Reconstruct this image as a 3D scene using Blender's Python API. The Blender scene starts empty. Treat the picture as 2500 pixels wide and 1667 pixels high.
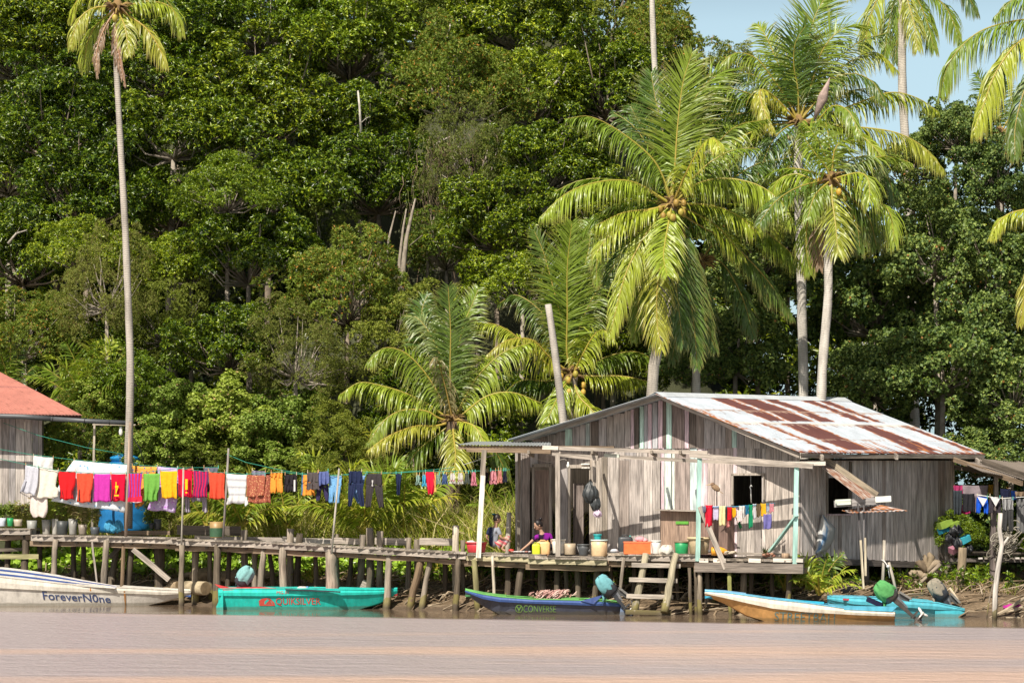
import bpy, math, random
import numpy as np
from mathutils import Vector, Matrix
R_ = math.radians
rng = np.random.default_rng(7)
random.seed(11)
scene = bpy.context.scene
COL = scene.collection

# ------------------------------------------------------------------ camera, sky, sun, exposure
FPX, CX, HY, HC = 6000.0, 1250.0, 1230.0, 2.8      # focal length in photo pixels, centre column, horizon row, eye height
cam_d = bpy.data.cameras.new('camera')
cam = bpy.data.objects.new('camera', cam_d); COL.objects.link(cam)
cam_d.sensor_width = 36.0; cam_d.sensor_fit = 'HORIZONTAL'
cam_d.lens = 36.0 * FPX / 2500.0
cam_d.shift_y = (HY - 833.5) / 2500.0
cam_d.clip_start = 0.5; cam_d.clip_end = 3000
cam.location = (0, 0, HC); cam.rotation_euler = (R_(90), 0, 0)
scene.camera = cam
SUN_ELEV, SUN_AZ = 47.0, 204.0     # azimuth clockwise from +Y: from behind the viewer's left shoulder
w = bpy.data.worlds.new("World"); scene.world = w; w.use_nodes = True
nt = w.node_tree
sky = nt.nodes.new('ShaderNodeTexSky'); sky.sky_type = 'NISHITA'; sky.sun_disc = False
sky.sun_elevation = R_(SUN_ELEV); sky.sun_rotation = R_(SUN_AZ)
sky.air_density = 1.0; sky.dust_density = 3.0; sky.ozone_density = 1.0
bg = nt.nodes['Background']; bg.inputs['Strength'].default_value = 0.05
# humid bright band of air low over the horizon
_tc = nt.nodes.new('ShaderNodeTexCoord'); _sp = nt.nodes.new('ShaderNodeSeparateXYZ'); nt.links.new(_tc.outputs['Generated'], _sp.inputs[0])
_rp = nt.nodes.new('ShaderNodeValToRGB'); nt.links.new(_sp.outputs['Z'], _rp.inputs[0])
_rp.color_ramp.elements[0].position = 0.0; _rp.color_ramp.elements[0].color = (6.2, 8.6, 9.2, 1)
_rp.color_ramp.elements[1].position = 0.25; _rp.color_ramp.elements[1].color = (0, 0, 0, 1)
_e1 = _rp.color_ramp.elements.new(0.19); _e1.color = (5.4, 7.4, 7.9, 1)
_mx = nt.nodes.new('ShaderNodeMix'); _mx.data_type = 'RGBA'; _mx.blend_type = 'ADD'; _mx.inputs['Factor'].default_value = 1.0
nt.links.new(sky.outputs[0], _mx.inputs['A']); nt.links.new(_rp.outputs[0], _mx.inputs['B'])
nt.links.new(_mx.outputs['Result'], bg.inputs['Color'])
sd = bpy.data.lights.new('sun', 'SUN'); sd.energy = 5.0; sd.angle = R_(0.5); sd.color = (1.0, 0.93, 0.82)
sun = bpy.data.objects.new('sun', sd); COL.objects.link(sun)
_a, _e = R_(SUN_AZ), R_(SUN_ELEV)
SUNV = Vector((math.sin(_a) * math.cos(_e), math.cos(_a) * math.cos(_e), math.sin(_e)))
sun.rotation_euler = SUNV.to_track_quat('Z', 'Y').to_euler()
sun.location = SUNV * 60
scene.view_settings.view_transform = 'Standard'; scene.view_settings.look = 'None'
scene.view_settings.exposure = 0.45; scene.view_settings.gamma = 1.0
scene.render.engine = 'CYCLES'
scene.cycles.use_denoising = True
scene.cycles.max_bounces = 6; scene.cycles.transparent_max_bounces = 4

def P(px, py, Y):
    "a point seen at photo pixel (px, py), Y metres out from the camera"
    return Vector(((px - CX) * Y / FPX, Y, HC + (HY - py) * Y / FPX))
def XO(px, Y): return (px - CX) * Y / FPX
def shore(X): return np.interp(X, [-30, -14, -8.2, -4, 1.35, 6.8, 13, 30], [75, 69.8, 67.9, 65.9, 63.35, 61.9, 60.7, 58])
def walk(X): return 64.05 - 0.40 * X
def walkpx(px):
    a = (px - CX) / FPX
    return 64.05 / (1 + 0.40 * a)

# ------------------------------------------------------------------ object helpers
WL = {}
def tag(o, label=None, cat=None, group=None, kind=None):
    if label: o['label'] = label
    if cat: o['category'] = cat
    if group: o['group'] = group
    if kind: o['kind'] = kind
    return o
def empty(name, loc, label=None, cat=None, group=None):
    o = bpy.data.objects.new(name, None); COL.objects.link(o)
    o.empty_display_size = 0.2
    o.location = loc; WL[o.name] = Vector(loc)
    return tag(o, label, cat, group)

class MB:
    "collects geometry; build() links it as one mesh object"
    def __init__(s):
        s.v = []; s.f = []; s.c = []; s.l = []; s.mi = []; s.m = 0; s.col = (1, 1, 1); s.smooth = False; s.sm = []
    def add(s, vs, fs, lc=None, col=None):
        n = len(s.v); col = col or s.col
        s.v += [tuple(v) for v in vs]
        s.c += [(col[0], col[1], col[2], 1.0)] * len(vs)
        if lc is None: lc = vs
        s.l += [tuple(v) for v in lc]
        for f in fs:
            s.f.append(tuple(i + n for i in f)); s.mi.append(s.m); s.sm.append(s.smooth)
    def beam(s, p0, p1, wd, ht, up=(0, 0, 1), col=None, taper=1.0, roll=0.0, seg=1, warp=0.0):
        "a sawn board from p0 to p1: wd across, ht along 'up'"
        p0 = Vector(p0); p1 = Vector(p1); d = p1 - p0; L = d.length
        if L < 1e-6: return
        t = d / L; u = Vector(up); u = u - t * u.dot(t)
        if u.length < 1e-4:
            u = Vector((0, -1, 0)); u = u - t * u.dot(t)
        u.normalize(); a = t.cross(u)
        if roll:
            q = Matrix.Rotation(roll, 3, t); u = q @ u; a = q @ a
        r = random.random() * 40
        vs = []; lc = []
        for i in range(seg + 1):
            f = i / seg; k = 1 + (taper - 1) * f
            c = p0 + d * f
            if warp and 0 < i < seg: c = c + u * random.uniform(-warp, warp) + a * random.uniform(-warp, warp)
            for sx, sy in ((-1, -1), (1, -1), (1, 1), (-1, 1)):
                vs.append(c + a * (sx * wd / 2 * k) + u * (sy * ht / 2 * k))
                lc.append((sx * wd / 2 + r, sy * ht / 2 + r * .37, L * f + r * 1.7))
        fs = [(3, 2, 1, 0), tuple(seg * 4 + k for k in range(4))]
        for i in range(seg):
            b = i * 4
            for k in range(4):
                k2 = (k + 1) % 4
                fs.append((b + k, b + k2, b + 4 + k2, b + 4 + k))
        s.add(vs, fs, lc, col)
    def tube(s, pts, rad, sides=8, col=None, rough=0.0, cap=True, cols=None):
        pts = [Vector(p) for p in pts]; n = len(pts)
        if not hasattr(rad, '__len__'): rad = [rad] * n
        vs = []; lc = []; fs = []
        prev = None; acc = random.random() * 30
        for i in range(n):
            t = (pts[min(i + 1, n - 1)] - pts[max(i - 1, 0)])
            if t.length < 1e-9: t = Vector((0, 0, 1))
            t.normalize()
            if prev is None:
                u = Vector((0, 1, 0)) if abs(t.y) < 0.9 else Vector((1, 0, 0))
            else: u = prev
            u = (u - t * u.dot(t)).normalized(); prev = u
            b = t.cross(u)
            if i: acc += (pts[i] - pts[i - 1]).length
            for k in range(sides):
                a = 2 * math.pi * k / sides
                r = rad[i] * (1 + (random.uniform(-rough, rough) if rough else 0))
                vs.append(pts[i] + (u * math.cos(a) + b * math.sin(a)) * r)
                lc.append((math.cos(a) * rad[i], math.sin(a) * rad[i], acc))
        for i in range(n - 1):
            for k in range(sides):
                k2 = (k + 1) % sides
                fs.append((i * sides + k, i * sides + k2, (i + 1) * sides + k2, (i + 1) * sides + k))
        if cap:
            fs.append(tuple(range(sides - 1, -1, -1))); fs.append(tuple((n - 1) * sides + k for k in range(sides)))
        s0 = s.smooth; s.smooth = True
        base = len(s.v)
        s.add(vs, fs, lc, col)
        if cap: s.sm[-1] = False; s.sm[-2] = False
        if cols:
            for i in range(n):
                for k in range(sides): s.c[base + i * sides + k] = (*cols[i], 1)
        s.smooth = s0
    def lathe(s, c, prof, sides=20, col=None, sx=1.0, sy=1.0, axis=None, cap_bottom=True, cap_top=True):
        "prof: list of (radius, height) from bottom to top"
        c = Vector(c); vs = []; fs = []; n = len(prof)
        M = axis or Matrix.Identity(3)
        for r, h in prof:
            for k in range(sides):
                a = 2 * math.pi * k / sides
                vs.append(c + M @ Vector((math.cos(a) * r * sx, math.sin(a) * r * sy, h)))
        for i in range(n - 1):
            for k in range(sides):
                k2 = (k + 1) % sides
                fs.append((i * sides + k, i * sides + k2, (i + 1) * sides + k2, (i + 1) * sides + k))
        s0 = s.smooth; s.smooth = True
        if cap_bottom: fs.append(tuple(range(sides - 1, -1, -1)))
        if cap_top: fs.append(tuple((n - 1) * sides + k for k in range(sides)))
        s.add(vs, fs, None, col)
        s.smooth = s0
    def ball(s, c, r, col=None, nu=12, nv=8, rough=0.0, axis=None):
        c = Vector(c)
        if not hasattr(r, '__len__'): r = (r, r, r)
        M = axis or Matrix.Identity(3)
        vs = [c + M @ Vector((0, 0, -r[2]))]; fs = []
        for j in range(1, nv):
            th = math.pi * j / nv
            for i in range(nu):
                a = 2 * math.pi * i / nu
                k = 1 + (random.uniform(-rough, rough) if rough else 0)
                vs.append(c + M @ Vector((r[0] * math.sin(th) * math.cos(a) * k, r[1] * math.sin(th) * math.sin(a) * k, -r[2] * math.cos(th) * k)))
        vs.append(c + M @ Vector((0, 0, r[2])))
        for i in range(nu):
            i2 = (i + 1) % nu
            fs.append((0, 1 + i2, 1 + i)); fs.append((len(vs) - 1, 1 + (nv - 2) * nu + i, 1 + (nv - 2) * nu + i2))
            for j in range(nv - 2):
                fs.append((1 + j * nu + i, 1 + j * nu + i2, 1 + (j + 1) * nu + i2, 1 + (j + 1) * nu + i))
        s0 = s.smooth; s.smooth = True; s.add(vs, fs, None, col); s.smooth = s0
    def grid(s, rows, col=None, lc=None, cols=None):
        "rows: equal-length lists of points"
        n = len(rows[0]); vs = [p for r in rows for p in r]; fs = []
        for i in range(len(rows) - 1):
            for k in range(n - 1):
                fs.append((i * n + k, i * n + k + 1, (i + 1) * n + k + 1, (i + 1) * n + k))
        base = len(s.v)
        s.add(vs, fs, lc, col)
        if cols:
            for i, cc in enumerate(cols): s.c[base + i] = (cc[0], cc[1], cc[2], 1)
    def build(s, name, mats, parent=None, solid=0.0, **tags):
        if not isinstance(mats, (list, tuple)): mats = [mats]
        V = np.array(s.v, dtype=float)
        lo, hi = V.min(0), V.max(0)
        if parent is None: org = Vector(((lo[0] + hi[0]) / 2, (lo[1] + hi[1]) / 2, lo[2]))
        else: org = Vector(tuple((lo + hi) / 2))
        V = V - np.array(org)
        me = bpy.data.meshes.new(name)
        me.from_pydata(V.tolist(), [], s.f)
        ca = me.color_attributes.new('col', 'FLOAT_COLOR', 'POINT')
        ca.data.foreach_set('color', np.array(s.c, dtype=np.float32).ravel())
        la = me.attributes.new('lc', 'FLOAT_VECTOR', 'POINT')
        la.data.foreach_set('vector', np.array(s.l, dtype=np.float32).ravel())
        for m in mats: me.materials.append(m)
        me.polygons.foreach_set('material_index', s.mi)
        me.polygons.foreach_set('use_smooth', s.sm)
        me.update()
        o = bpy.data.objects.new(name, me); COL.objects.link(o)
        WL[o.name] = org
        if parent is not None:
            o.parent = parent; o.location = org - WL[parent.name]
        else: o.location = org
        if solid:
            md = o.modifiers.new('thick', 'SOLIDIFY'); md.thickness = solid; md.offset = 0
        if tags: tag(o, **tags)
        return o

def npmesh(name, V, T, C, mat, parent=None, loc=None, link=True, smooth=False, **tags):
    "fast mesh from numpy: V (n,3), T (m,3) triangles, C (n,3) colours"
    me = bpy.data.meshes.new(name)
    me.vertices.add(len(V)); me.vertices.foreach_set('co', V.astype(np.float32).ravel())
    me.loops.add(T.size); me.loops.foreach_set('vertex_index', T.astype(np.int32).ravel())
    me.polygons.add(len(T))
    me.polygons.foreach_set('loop_start', np.arange(0, T.size, 3, dtype=np.int32))
    ca = me.color_attributes.new('col', 'FLOAT_COLOR', 'POINT')
    cc = np.ones((len(V), 4), dtype=np.float32); cc[:, :3] = C
    ca.data.foreach_set('color', cc.ravel())
    me.materials.append(mat)
    me.update(calc_edges=True); me.validate()
    if smooth: me.polygons.foreach_set('use_smooth', [True] * len(me.polygons))
    if not link: return me
    o = bpy.data.objects.new(name, me); COL.objects.link(o)
    loc = Vector(loc or (0, 0, 0)); WL[o.name] = loc
    if parent is not None: o.parent = parent; o.location = loc - WL[parent.name]
    else: o.location = loc
    if tags: tag(o, **tags)
    return o

# ------------------------------------------------------------------ materials
def newmat(name):
    m = bpy.data.materials.new(name); m.use_nodes = True
    n = m.node_tree.nodes; l = m.node_tree.links
    return m, n, l, n['Principled BSDF']
def N(n, t, **kw):
    x = n.new(t)
    for k, v in kw.items(): setattr(x, k, v)
    return x
def mixc(n, l, fac, a, b, mode='MIX'):
    x = N(n, 'ShaderNodeMix', data_type='RGBA', blend_type=mode)
    for sock, val in ((x.inputs['Factor'], fac), (x.inputs['A'], a), (x.inputs['B'], b)):
        if isinstance(val, (int, float)): sock.default_value = val
        elif isinstance(val, tuple): sock.default_value = (*val, 1) if len(val) == 3 else val
        else: l.new(val, sock)
    return x.outputs['Result']
def ramp(n, l, src, stops):
    x = N(n, 'ShaderNodeValToRGB'); e = x.color_ramp.elements
    while len(e) < len(stops): e.new(0.5)
    for i, (p, c) in enumerate(stops):
        e[i].position = p; e[i].color = (c, c, c, 1) if not isinstance(c, tuple) else (*c, 1)
    l.new(src, x.inputs[0]); return x.outputs[0]
def noise(n, l, vec, scale, detail=3, rough=0.6):
    x = N(n, 'ShaderNodeTexNoise'); x.inputs['Scale'].default_value = scale
    x.inputs['Detail'].default_value = detail; x.inputs['Roughness'].default_value = rough
    if vec is not None: l.new(vec, x.inputs['Vector'])
    return x.outputs['Fac']
def scalev(n, l, vec, s):
    x = N(n, 'ShaderNodeMapping'); x.inputs['Scale'].default_value = s; l.new(vec, x.inputs['Vector']); return x.outputs[0]
def attr(n, name):
    x = N(n, 'ShaderNodeAttribute'); x.attribute_name = name; return x
def bump(n, l, src, strength, dist, bsdf):
    x = N(n, 'ShaderNodeBump'); x.inputs['Strength'].default_value = strength; x.inputs['Distance'].default_value = dist
    l.new(src, x.inputs['Height']); l.new(x.outputs[0], bsdf.inputs['Normal'])

def wood_mat(name, grain=1.0, rough=0.85, low=0.5, high=1.22, algae=False):
    m, n, l, b = newmat(name)
    c = attr(n, 'col'); lc = attr(n, 'lc')
    g1 = noise(n, l, scalev(n, l, lc.outputs['Vector'], (34, 34, 1.6)), 1.0, 4, 0.65)
    g2 = noise(n, l, scalev(n, l, lc.outputs['Vector'], (6, 6, 1.1)), 1.0, 3, 0.6)
    r1 = ramp(n, l, g1, [(0.32, low), (0.62, high)])
    r2 = ramp(n, l, g2, [(0.28, 0.5), (0.6, 1.15)])
    x = mixc(n, l, grain, c.outputs['Color'], r1, 'MULTIPLY')
    x = mixc(n, l, 0.8, x, r2, 'MULTIPLY')
    if algae:   # green-brown growth in the tide's reach, a real stain at the foot of the piles
        tc = N(n, 'ShaderNodeNewGeometry'); sp = N(n, 'ShaderNodeSeparateXYZ'); l.new(tc.outputs['Position'], sp.inputs[0])
        g3 = noise(n, l, tc.outputs['Position'], 2.2, 3)
        ad = N(n, 'ShaderNodeMath', operation='MULTIPLY_ADD'); l.new(g3, ad.inputs[0]); ad.inputs[1].default_value = 1.3
        l.new(sp.outputs['Z'], ad.inputs[2])
        al = ramp(n, l, ad.outputs[0], [(0.55, 0.0), (0.75, 0.75), (1.05, 0.75), (1.4, 0.0)])
        x = mixc(n, l, al, x, (0.20, 0.17, 0.05))
        wet = ramp(n, l, sp.outputs['Z'], [(0.05, 0.75), (0.2, 0.0)])
        x = mixc(n, l, wet, x, (0.06, 0.045, 0.03))
    l.new(x, b.inputs['Base Color']); b.inputs['Roughness'].default_value = rough
    b.inputs['Specular IOR Level'].default_value = 0.25
    bump(n, l, g1, 0.5, 0.01, b)
    return m
M_WOOD = wood_mat('weathered_wood')
M_PILE = wood_mat('pile_wood', algae=True)
M_PAINT = wood_mat('painted_wood', grain=0.5, low=0.7, high=1.1)

def simple(name, rough=0.6, spec=0.4, metal=0.0, grime=0.25, gscale=6.0, tint=True, col=None, bmp=0.0):
    m, n, l, b = newmat(name)
    src = attr(n, 'col').outputs['Color'] if col is None else None
    g = noise(n, l, N(n, 'ShaderNodeNewGeometry').outputs['Position'], gscale, 5, 0.65)
    r = ramp(n, l, g, [(0.3, 1.0 - grime), (0.6, 1.0)])
    x = mixc(n, l, 1.0, src if src else col, r, 'MULTIPLY')
    l.new(x, b.inputs['Base Color']); b.inputs['Roughness'].default_value = rough
    b.inputs['Specular IOR Level'].default_value = spec; b.inputs['Metallic'].default_value = metal
    if bmp: bump(n, l, g, bmp, 0.02, b)
    return m
M_PLASTIC = simple('plastic', 0.45, 0.45, grime=0.22, gscale=9)
def hull_mat():
    m, n, l, b = newmat('boat_paint'); c = attr(n, 'col').outputs['Color']; p = N(n, 'ShaderNodeNewGeometry').outputs['Position']
    g = noise(n, l, p, 3.5, 5, .65); st = noise(n, l, scalev(n, l, p, (9, 9, .8)), 1.0, 4, .6); ch = noise(n, l, p, 22, 4, .7)
    x = mixc(n, l, 1.0, c, ramp(n, l, g, [(.3, .72), (.6, 1.0)]), 'MULTIPLY'); x = mixc(n, l, .8, x, ramp(n, l, st, [(.3, .72), (.55, 1.0)]), 'MULTIPLY')
    x = mixc(n, l, ramp(n, l, ch, [(.64, 0.0), (.68, .55)]), x, (.30, .26, .21))          # chipped spots showing wood
    sp = N(n, 'ShaderNodeSeparateXYZ'); l.new(p, sp.inputs[0]); ad = N(n, 'ShaderNodeMath', operation='MULTIPLY_ADD'); l.new(g, ad.inputs[0]); ad.inputs[1].default_value = -.12; l.new(sp.outputs['Z'], ad.inputs[2])
    x = mixc(n, l, ramp(n, l, ad.outputs[0], [(0.0, .55), (.04, .0)]), x, (.10, .085, .045))   # slime line at the water
    l.new(x, b.inputs['Base Color']); b.inputs['Roughness'].default_value = .42; b.inputs['Specular IOR Level'].default_value = .4
    return m
M_HULL = hull_mat()
M_METAL = simple('engine_metal', 0.4, 0.5, 0.2, grime=0.4, gscale=14)
M_SKIN = simple('skin', 0.6, 0.3, grime=0.08)
M_HAIR = simple('hair', 0.5, 0.4, grime=0.3, gscale=60)
M_ROPE = simple('rope', 0.9, 0.1, grime=0.3, gscale=30)
M_TRUNK = simple('bark', 0.9, 0.15, grime=0.5, gscale=5.0, bmp=0.6)
M_NUT = simple('coconut_husk', 0.5, 0.35, grime=0.35, gscale=10)

def cloth_mat(name, trans=0.25, patt=None):
    m, n, l, b = newmat(name)
    c = attr(n, 'col').outputs['Color']
    out = n['Material Output']
    if patt:
        lc = attr(n, 'lc').outputs['Vector']
        vo = N(n, 'ShaderNodeTexVoronoi'); vo.inputs['Scale'].default_value = patt[0]; l.new(lc, vo.inputs['Vector'])
        k = ramp(n, l, vo.outputs['Distance'], [(patt[1], 1.0), (patt[1] + 0.06, 0.0)])
        c = mixc(n, l, k, c, patt[2])
        vo2 = N(n, 'ShaderNodeTexVoronoi'); vo2.inputs['Scale'].default_value = patt[0] * 0.6; l.new(lc, vo2.inputs['Vector'])
        k2 = ramp(n, l, vo2.outputs['Distance'], [(patt[1] * .7, 1.0), (patt[1] * .7 + 0.05, 0.0)])
        c = mixc(n, l, k2, c, patt[3])
    g = noise(n, l, N(n, 'ShaderNodeNewGeometry').outputs['Position'], 14, 3)
    c = mixc(n, l, 1.0, c, ramp(n, l, g, [(0.3, 0.88), (0.6, 1.0)]), 'MULTIPLY')
    l.new(c, b.inputs['Base Color']); b.inputs['Roughness'].default_value = 0.9
    b.inputs['Specular IOR Level'].default_value = 0.15
    t = N(n, 'ShaderNodeBsdfTranslucent'); l.new(c, t.inputs['Color'])
    ms = N(n, 'ShaderNodeMixShader'); ms.inputs[0].default_value = trans
    l.new(b.outputs[0], ms.inputs[1]); l.new(t.outputs[0], ms.inputs[2]); l.new(ms.outputs[0], out.inputs['Surface'])
    bump(n, l, noise(n, l, N(n, 'ShaderNodeNewGeometry').outputs['Position'], 9, 2), 0.5, 0.03, b)
    return m
M_CLOTH = cloth_mat('cotton')
M_BATIK = cloth_mat('batik_print', 0.2, (22, 0.28, (0.75, 0.42, 0.2), (0.30, 0.06, 0.02)))
M_FLORAL = cloth_mat('floral_print', 0.2, (13, 0.26, (0.55, 0.10, 0.12), (0.12, 0.16, 0.40)))
M_LILAC = cloth_mat('lilac_print', 0.2, (15, 0.30, (0.55, 0.22, 0.70), (0.80, 0.72, 0.90)))
M_BUTTERFLY = cloth_mat('butterfly_print', 0.3, (7, 0.17, (0.30, 0.58, 0.85), (0.55, 0.75, 0.9)))

def leaf_mat(name, rough=0.38, trans=0.28, spec=0.5, var=0.22):
    m, n, l, b = newmat(name); out = n['Material Output']
    c = attr(n, 'col').outputs['Color']
    oi = N(n, 'ShaderNodeObjectInfo')
    hs = N(n, 'ShaderNodeHueSaturation'); l.new(c, hs.inputs['Color'])
    mr = N(n, 'ShaderNodeMapRange'); l.new(oi.outputs['Random'], mr.inputs['Value'])
    mr.inputs['To Min'].default_value = 1 - var; mr.inputs['To Max'].default_value = 1 + var
    l.new(mr.outputs[0], hs.inputs['Value'])
    mh = N(n, 'ShaderNodeMapRange'); l.new(oi.outputs['Random'], mh.inputs['Value'])
    mh.inputs['To Min'].default_value = 0.495; mh.inputs['To Max'].default_value = 0.470
    l.new(mh.outputs[0], hs.inputs['Hue'])
    l.new(hs.outputs[0], b.inputs['Base Color']); b.inputs['Roughness'].default_value = rough
    b.inputs['Specular IOR Level'].default_value = spec
    t = N(n, 'ShaderNodeBsdfTranslucent')
    tc = mixc(n, l, 1.0, hs.outputs[0], (1.5, 1.7, 0.5), 'MULTIPLY'); l.new(tc, t.inputs['Color'])
    ms = N(n, 'ShaderNodeMixShader'); ms.inputs[0].default_value = trans
    l.new(b.outputs[0], ms.inputs[1]); l.new(t.outputs[0], ms.inputs[2]); l.new(ms.outputs[0], out.inputs['Surface'])
    return m
M_LEAF = leaf_mat('glossy_leaf', 0.3, 0.16, 0.42)
M_SOFT = leaf_mat('soft_leaf', 0.5, 0.2, 0.25)
M_FROND = leaf_mat('palm_leaflet', 0.4, 0.24, 0.5, var=0.08)

def palm_bark():
    m, n, l, b = newmat('palm_bark')
    lc = attr(n, 'lc').outputs['Vector']; c = attr(n, 'col').outputs['Color']
    wv = N(n, 'ShaderNodeTexWave', wave_type='BANDS', bands_direction='Z'); wv.inputs['Scale'].default_value = 5.5
    wv.inputs['Distortion'].default_value = 5.0; wv.inputs['Detail'].default_value = 3; wv.inputs['Detail Scale'].default_value = 1.5
    l.new(lc, wv.inputs['Vector'])
    r = ramp(n, l, wv.outputs['Fac'], [(0.0, 0.72), (0.3, 0.98), (1.0, 1.08)])
    g = ramp(n, l, noise(n, l, scalev(n, l, lc, (5, 5, 1.2)), 1.0, 4), [(0.35, 0.6), (0.6, 1.1)])
    x = mixc(n, l, 0.8, c, r, 'MULTIPLY'); x = mixc(n, l, 0.85, x, g, 'MULTIPLY')
    l.new(x, b.inputs['Base Color']); b.inputs['Roughness'].default_value = 0.9; b.inputs['Specular IOR Level'].default_value = 0.2
    bump(n, l, r, 0.6, 0.02, b)
    return m
M_PALMBARK = palm_bark()

# ------------------------------------------------------------------ ground and river
def smooth(a, b, x):
    t = np.clip((x - a) / (b - a), 0, 1); return t * t * (3 - 2 * t)
def ter(X, Y):
    X = np.asarray(X, float); Y = np.asarray(Y, float)
    s = Y - shore(X)
    z = np.interp(s, [-60, -3, -0.8, 0.0, 1.2, 2.5, 4.0, 9.0, 14.0, 60.0], [-1.6, -1.2, -0.35, -0.01, 0.42, 0.75, 0.95, 1.4, 1.9, 3.0])
    lowb = smooth(3.5, 5.5, X) * (s > 0); z = z * (1 - lowb) + np.minimum(z, np.interp(s, [0, 3, 11, 16], [.5, .5, .6, 2.0])) * lowb
    H = np.interp(X, [-30, 3, 6, 9, 14], [21.0, 19.0, 13.0, 4.5, 1.5])
    z = z + H * smooth(13, 36, s)
    z = z + (0.05 * np.sin(X * 2.3 + Y * 1.1) + 0.04 * np.sin(X * 5.1 - Y * 3.7) + 0.03 * np.sin(X * 9.7 + Y * 8.1)) * smooth(0.1, 1.2, s)
    return z
xs = np.concatenate([[-400, -150, -60], np.arange(-24, 24.01, 0.25), [60, 150, 400]])
ys = np.concatenate([[-60, 20, 50], np.arange(58, 82, 0.25), np.arange(82, 112, 1.5), [150, 300, 900]])
GX, GY = np.meshgrid(xs, ys); GZ = ter(GX, GY)
V = np.stack([GX.ravel(), GY.ravel(), GZ.ravel()], 1)
nx = len(xs); idx = np.arange(V.shape[0]).reshape(GX.shape)
a, b_, c_, d_ = idx[:-1, :-1].ravel(), idx[:-1, 1:].ravel(), idx[1:, 1:].ravel(), idx[1:, :-1].ravel()
T = np.concatenate([np.stack([a, b_, c_], 1), np.stack([a, c_, d_], 1)])
def mud_mat():
    m, n, l, b = newmat('mud')
    p = N(n, 'ShaderNodeNewGeometry').outputs['Position']
    g = noise(n, l, p, 3.0, 6, 0.7); g2 = noise(n, l, p, 14, 5, 0.7)
    sp = N(n, 'ShaderNodeSeparateXYZ'); l.new(p, sp.inputs[0])
    x = mixc(n, l, ramp(n, l, g, [(0.35, 0.0), (0.65, 1.0)]), (0.13, 0.085, 0.045), (0.29, 0.205, 0.125))
    x = mixc(n, l, ramp(n, l, g2, [(0.4, 0.0), (0.6, 0.7)]), x, (0.09, 0.065, 0.035))
    hi = ramp(n, l, sp.outputs['Z'], [(0.8, 0.0), (1.0, 1.0)])
    x = mixc(n, l, hi, x, (0.05, 0.055, 0.02))
    wet = ramp(n, l, sp.outputs['Z'], [(0.02, 0.8), (0.16, 0.0)])
    x = mixc(n, l, wet, x, (0.08, 0.055, 0.035))
    l.new(x, b.inputs['Base Color']); b.inputs['Roughness'].default_value = 0.75
    bump(n, l, g2, 0.9, 0.06, b)
    return m
M_MUD = mud_mat()
npmesh('ground', V, T, np.ones((len(V), 3)), M_MUD, smooth=True, kind='structure', label='muddy river bank rising to the forest')

def water_mat():
    m, n, l, b = newmat('river_water')
    p = N(n, 'ShaderNodeNewGeometry').outputs['Position']
    sp = N(n, 'ShaderNodeSeparateXYZ'); l.new(p, sp.inputs[0])
    ma = N(n, 'ShaderNodeMath', operation='MULTIPLY_ADD'); l.new(sp.outputs['X'], ma.inputs[0]); ma.inputs[1].default_value = 0.35
    l.new(sp.outputs['Y'], ma.inputs[2])            # distance along the shore normal
    ww = noise(n, l, scalev(n, l, p, (0.25, 0.9, 1)), 1.0, 2)
    m2 = N(n, 'ShaderNodeMath', operation='MULTIPLY_ADD'); l.new(ww, m2.inputs[0]); m2.inputs[1].default_value = 0.7; l.new(ma.outputs[0], m2.inputs[2])
    mr = N(n, 'ShaderNodeMapRange'); l.new(m2.outputs[0], mr.inputs['Value'])
    mr.inputs['From Min'].default_value = 59.4; mr.inputs['From Max'].default_value = 60.4
    calm = mr.outputs[0]                             # 1 in the sheltered strip by the bank
    # silt streaks
    st = noise(n, l, scalev(n, l, p, (0.035, 0.20, 1)), 1.0, 3, 0.5)
    near = N(n, 'ShaderNodeMapRange'); l.new(sp.outputs['Y'], near.inputs['Value'])
    near.inputs['From Min'].default_value = 36; near.inputs['From Max'].default_value = 58
    near.inputs['To Min'].default_value = 0.10; near.inputs['To Max'].default_value = -0.12
    sa = N(n, 'ShaderNodeMath', operation='ADD'); l.new(st, sa.inputs[0]); l.new(near.outputs[0], sa.inputs[1])
    fac = ramp(n, l, sa.outputs[0], [(0.46, 0.0), (0.66, 1.0)])
    x = mixc(n, l, fac, (0.375, 0.32, 0.32), (0.54, 0.385, 0.31))
    x = mixc(n, l, calm, x, (0.17, 0.12, 0.08))
    l.new(x, b.inputs['Base Color'])
    rr = N(n, 'ShaderNodeMapRange'); l.new(calm, rr.inputs['Value']); rr.inputs['To Min'].default_value = 0.34; rr.inputs['To Max'].default_value = 0.05
    l.new(rr.outputs[0], b.inputs['Roughness'])
    b.inputs['IOR'].default_value = 1.33
    w1 = noise(n, l, scalev(n, l, p, (0.7, 1.9, 1)), 1.0, 4, 0.62)
    w2 = noise(n, l, scalev(n, l, p, (4.0, 7.0, 1)), 1.0, 3, 0.6)
    s_ = N(n, 'ShaderNodeMath', operation='MULTIPLY_ADD'); l.new(w2, s_.inputs[0]); s_.inputs[1].default_value = 0.45; l.new(w1, s_.inputs[2])
    bp = N(n, 'ShaderNodeBump'); l.new(s_.outputs[0], bp.inputs['Height']); bp.inputs['Distance'].default_value = 0.4
    bs = N(n, 'ShaderNodeMapRange'); l.new(calm, bs.inputs['Value']); bs.inputs['To Min'].default_value = 0.5; bs.inputs['To Max'].default_value = 0.028
    l.new(bs.outputs[0], bp.inputs['Strength']); l.new(bp.outputs[0], b.inputs['Normal'])
    return m
wm = MB(); wm.grid([[(-600, -80, 0), (600, -80, 0)], [(-600, 74, 0), (600, 74, 0)]])
wo = wm.build('water', water_mat(), kind='structure', label='muddy brown river with small ripples')

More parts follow.
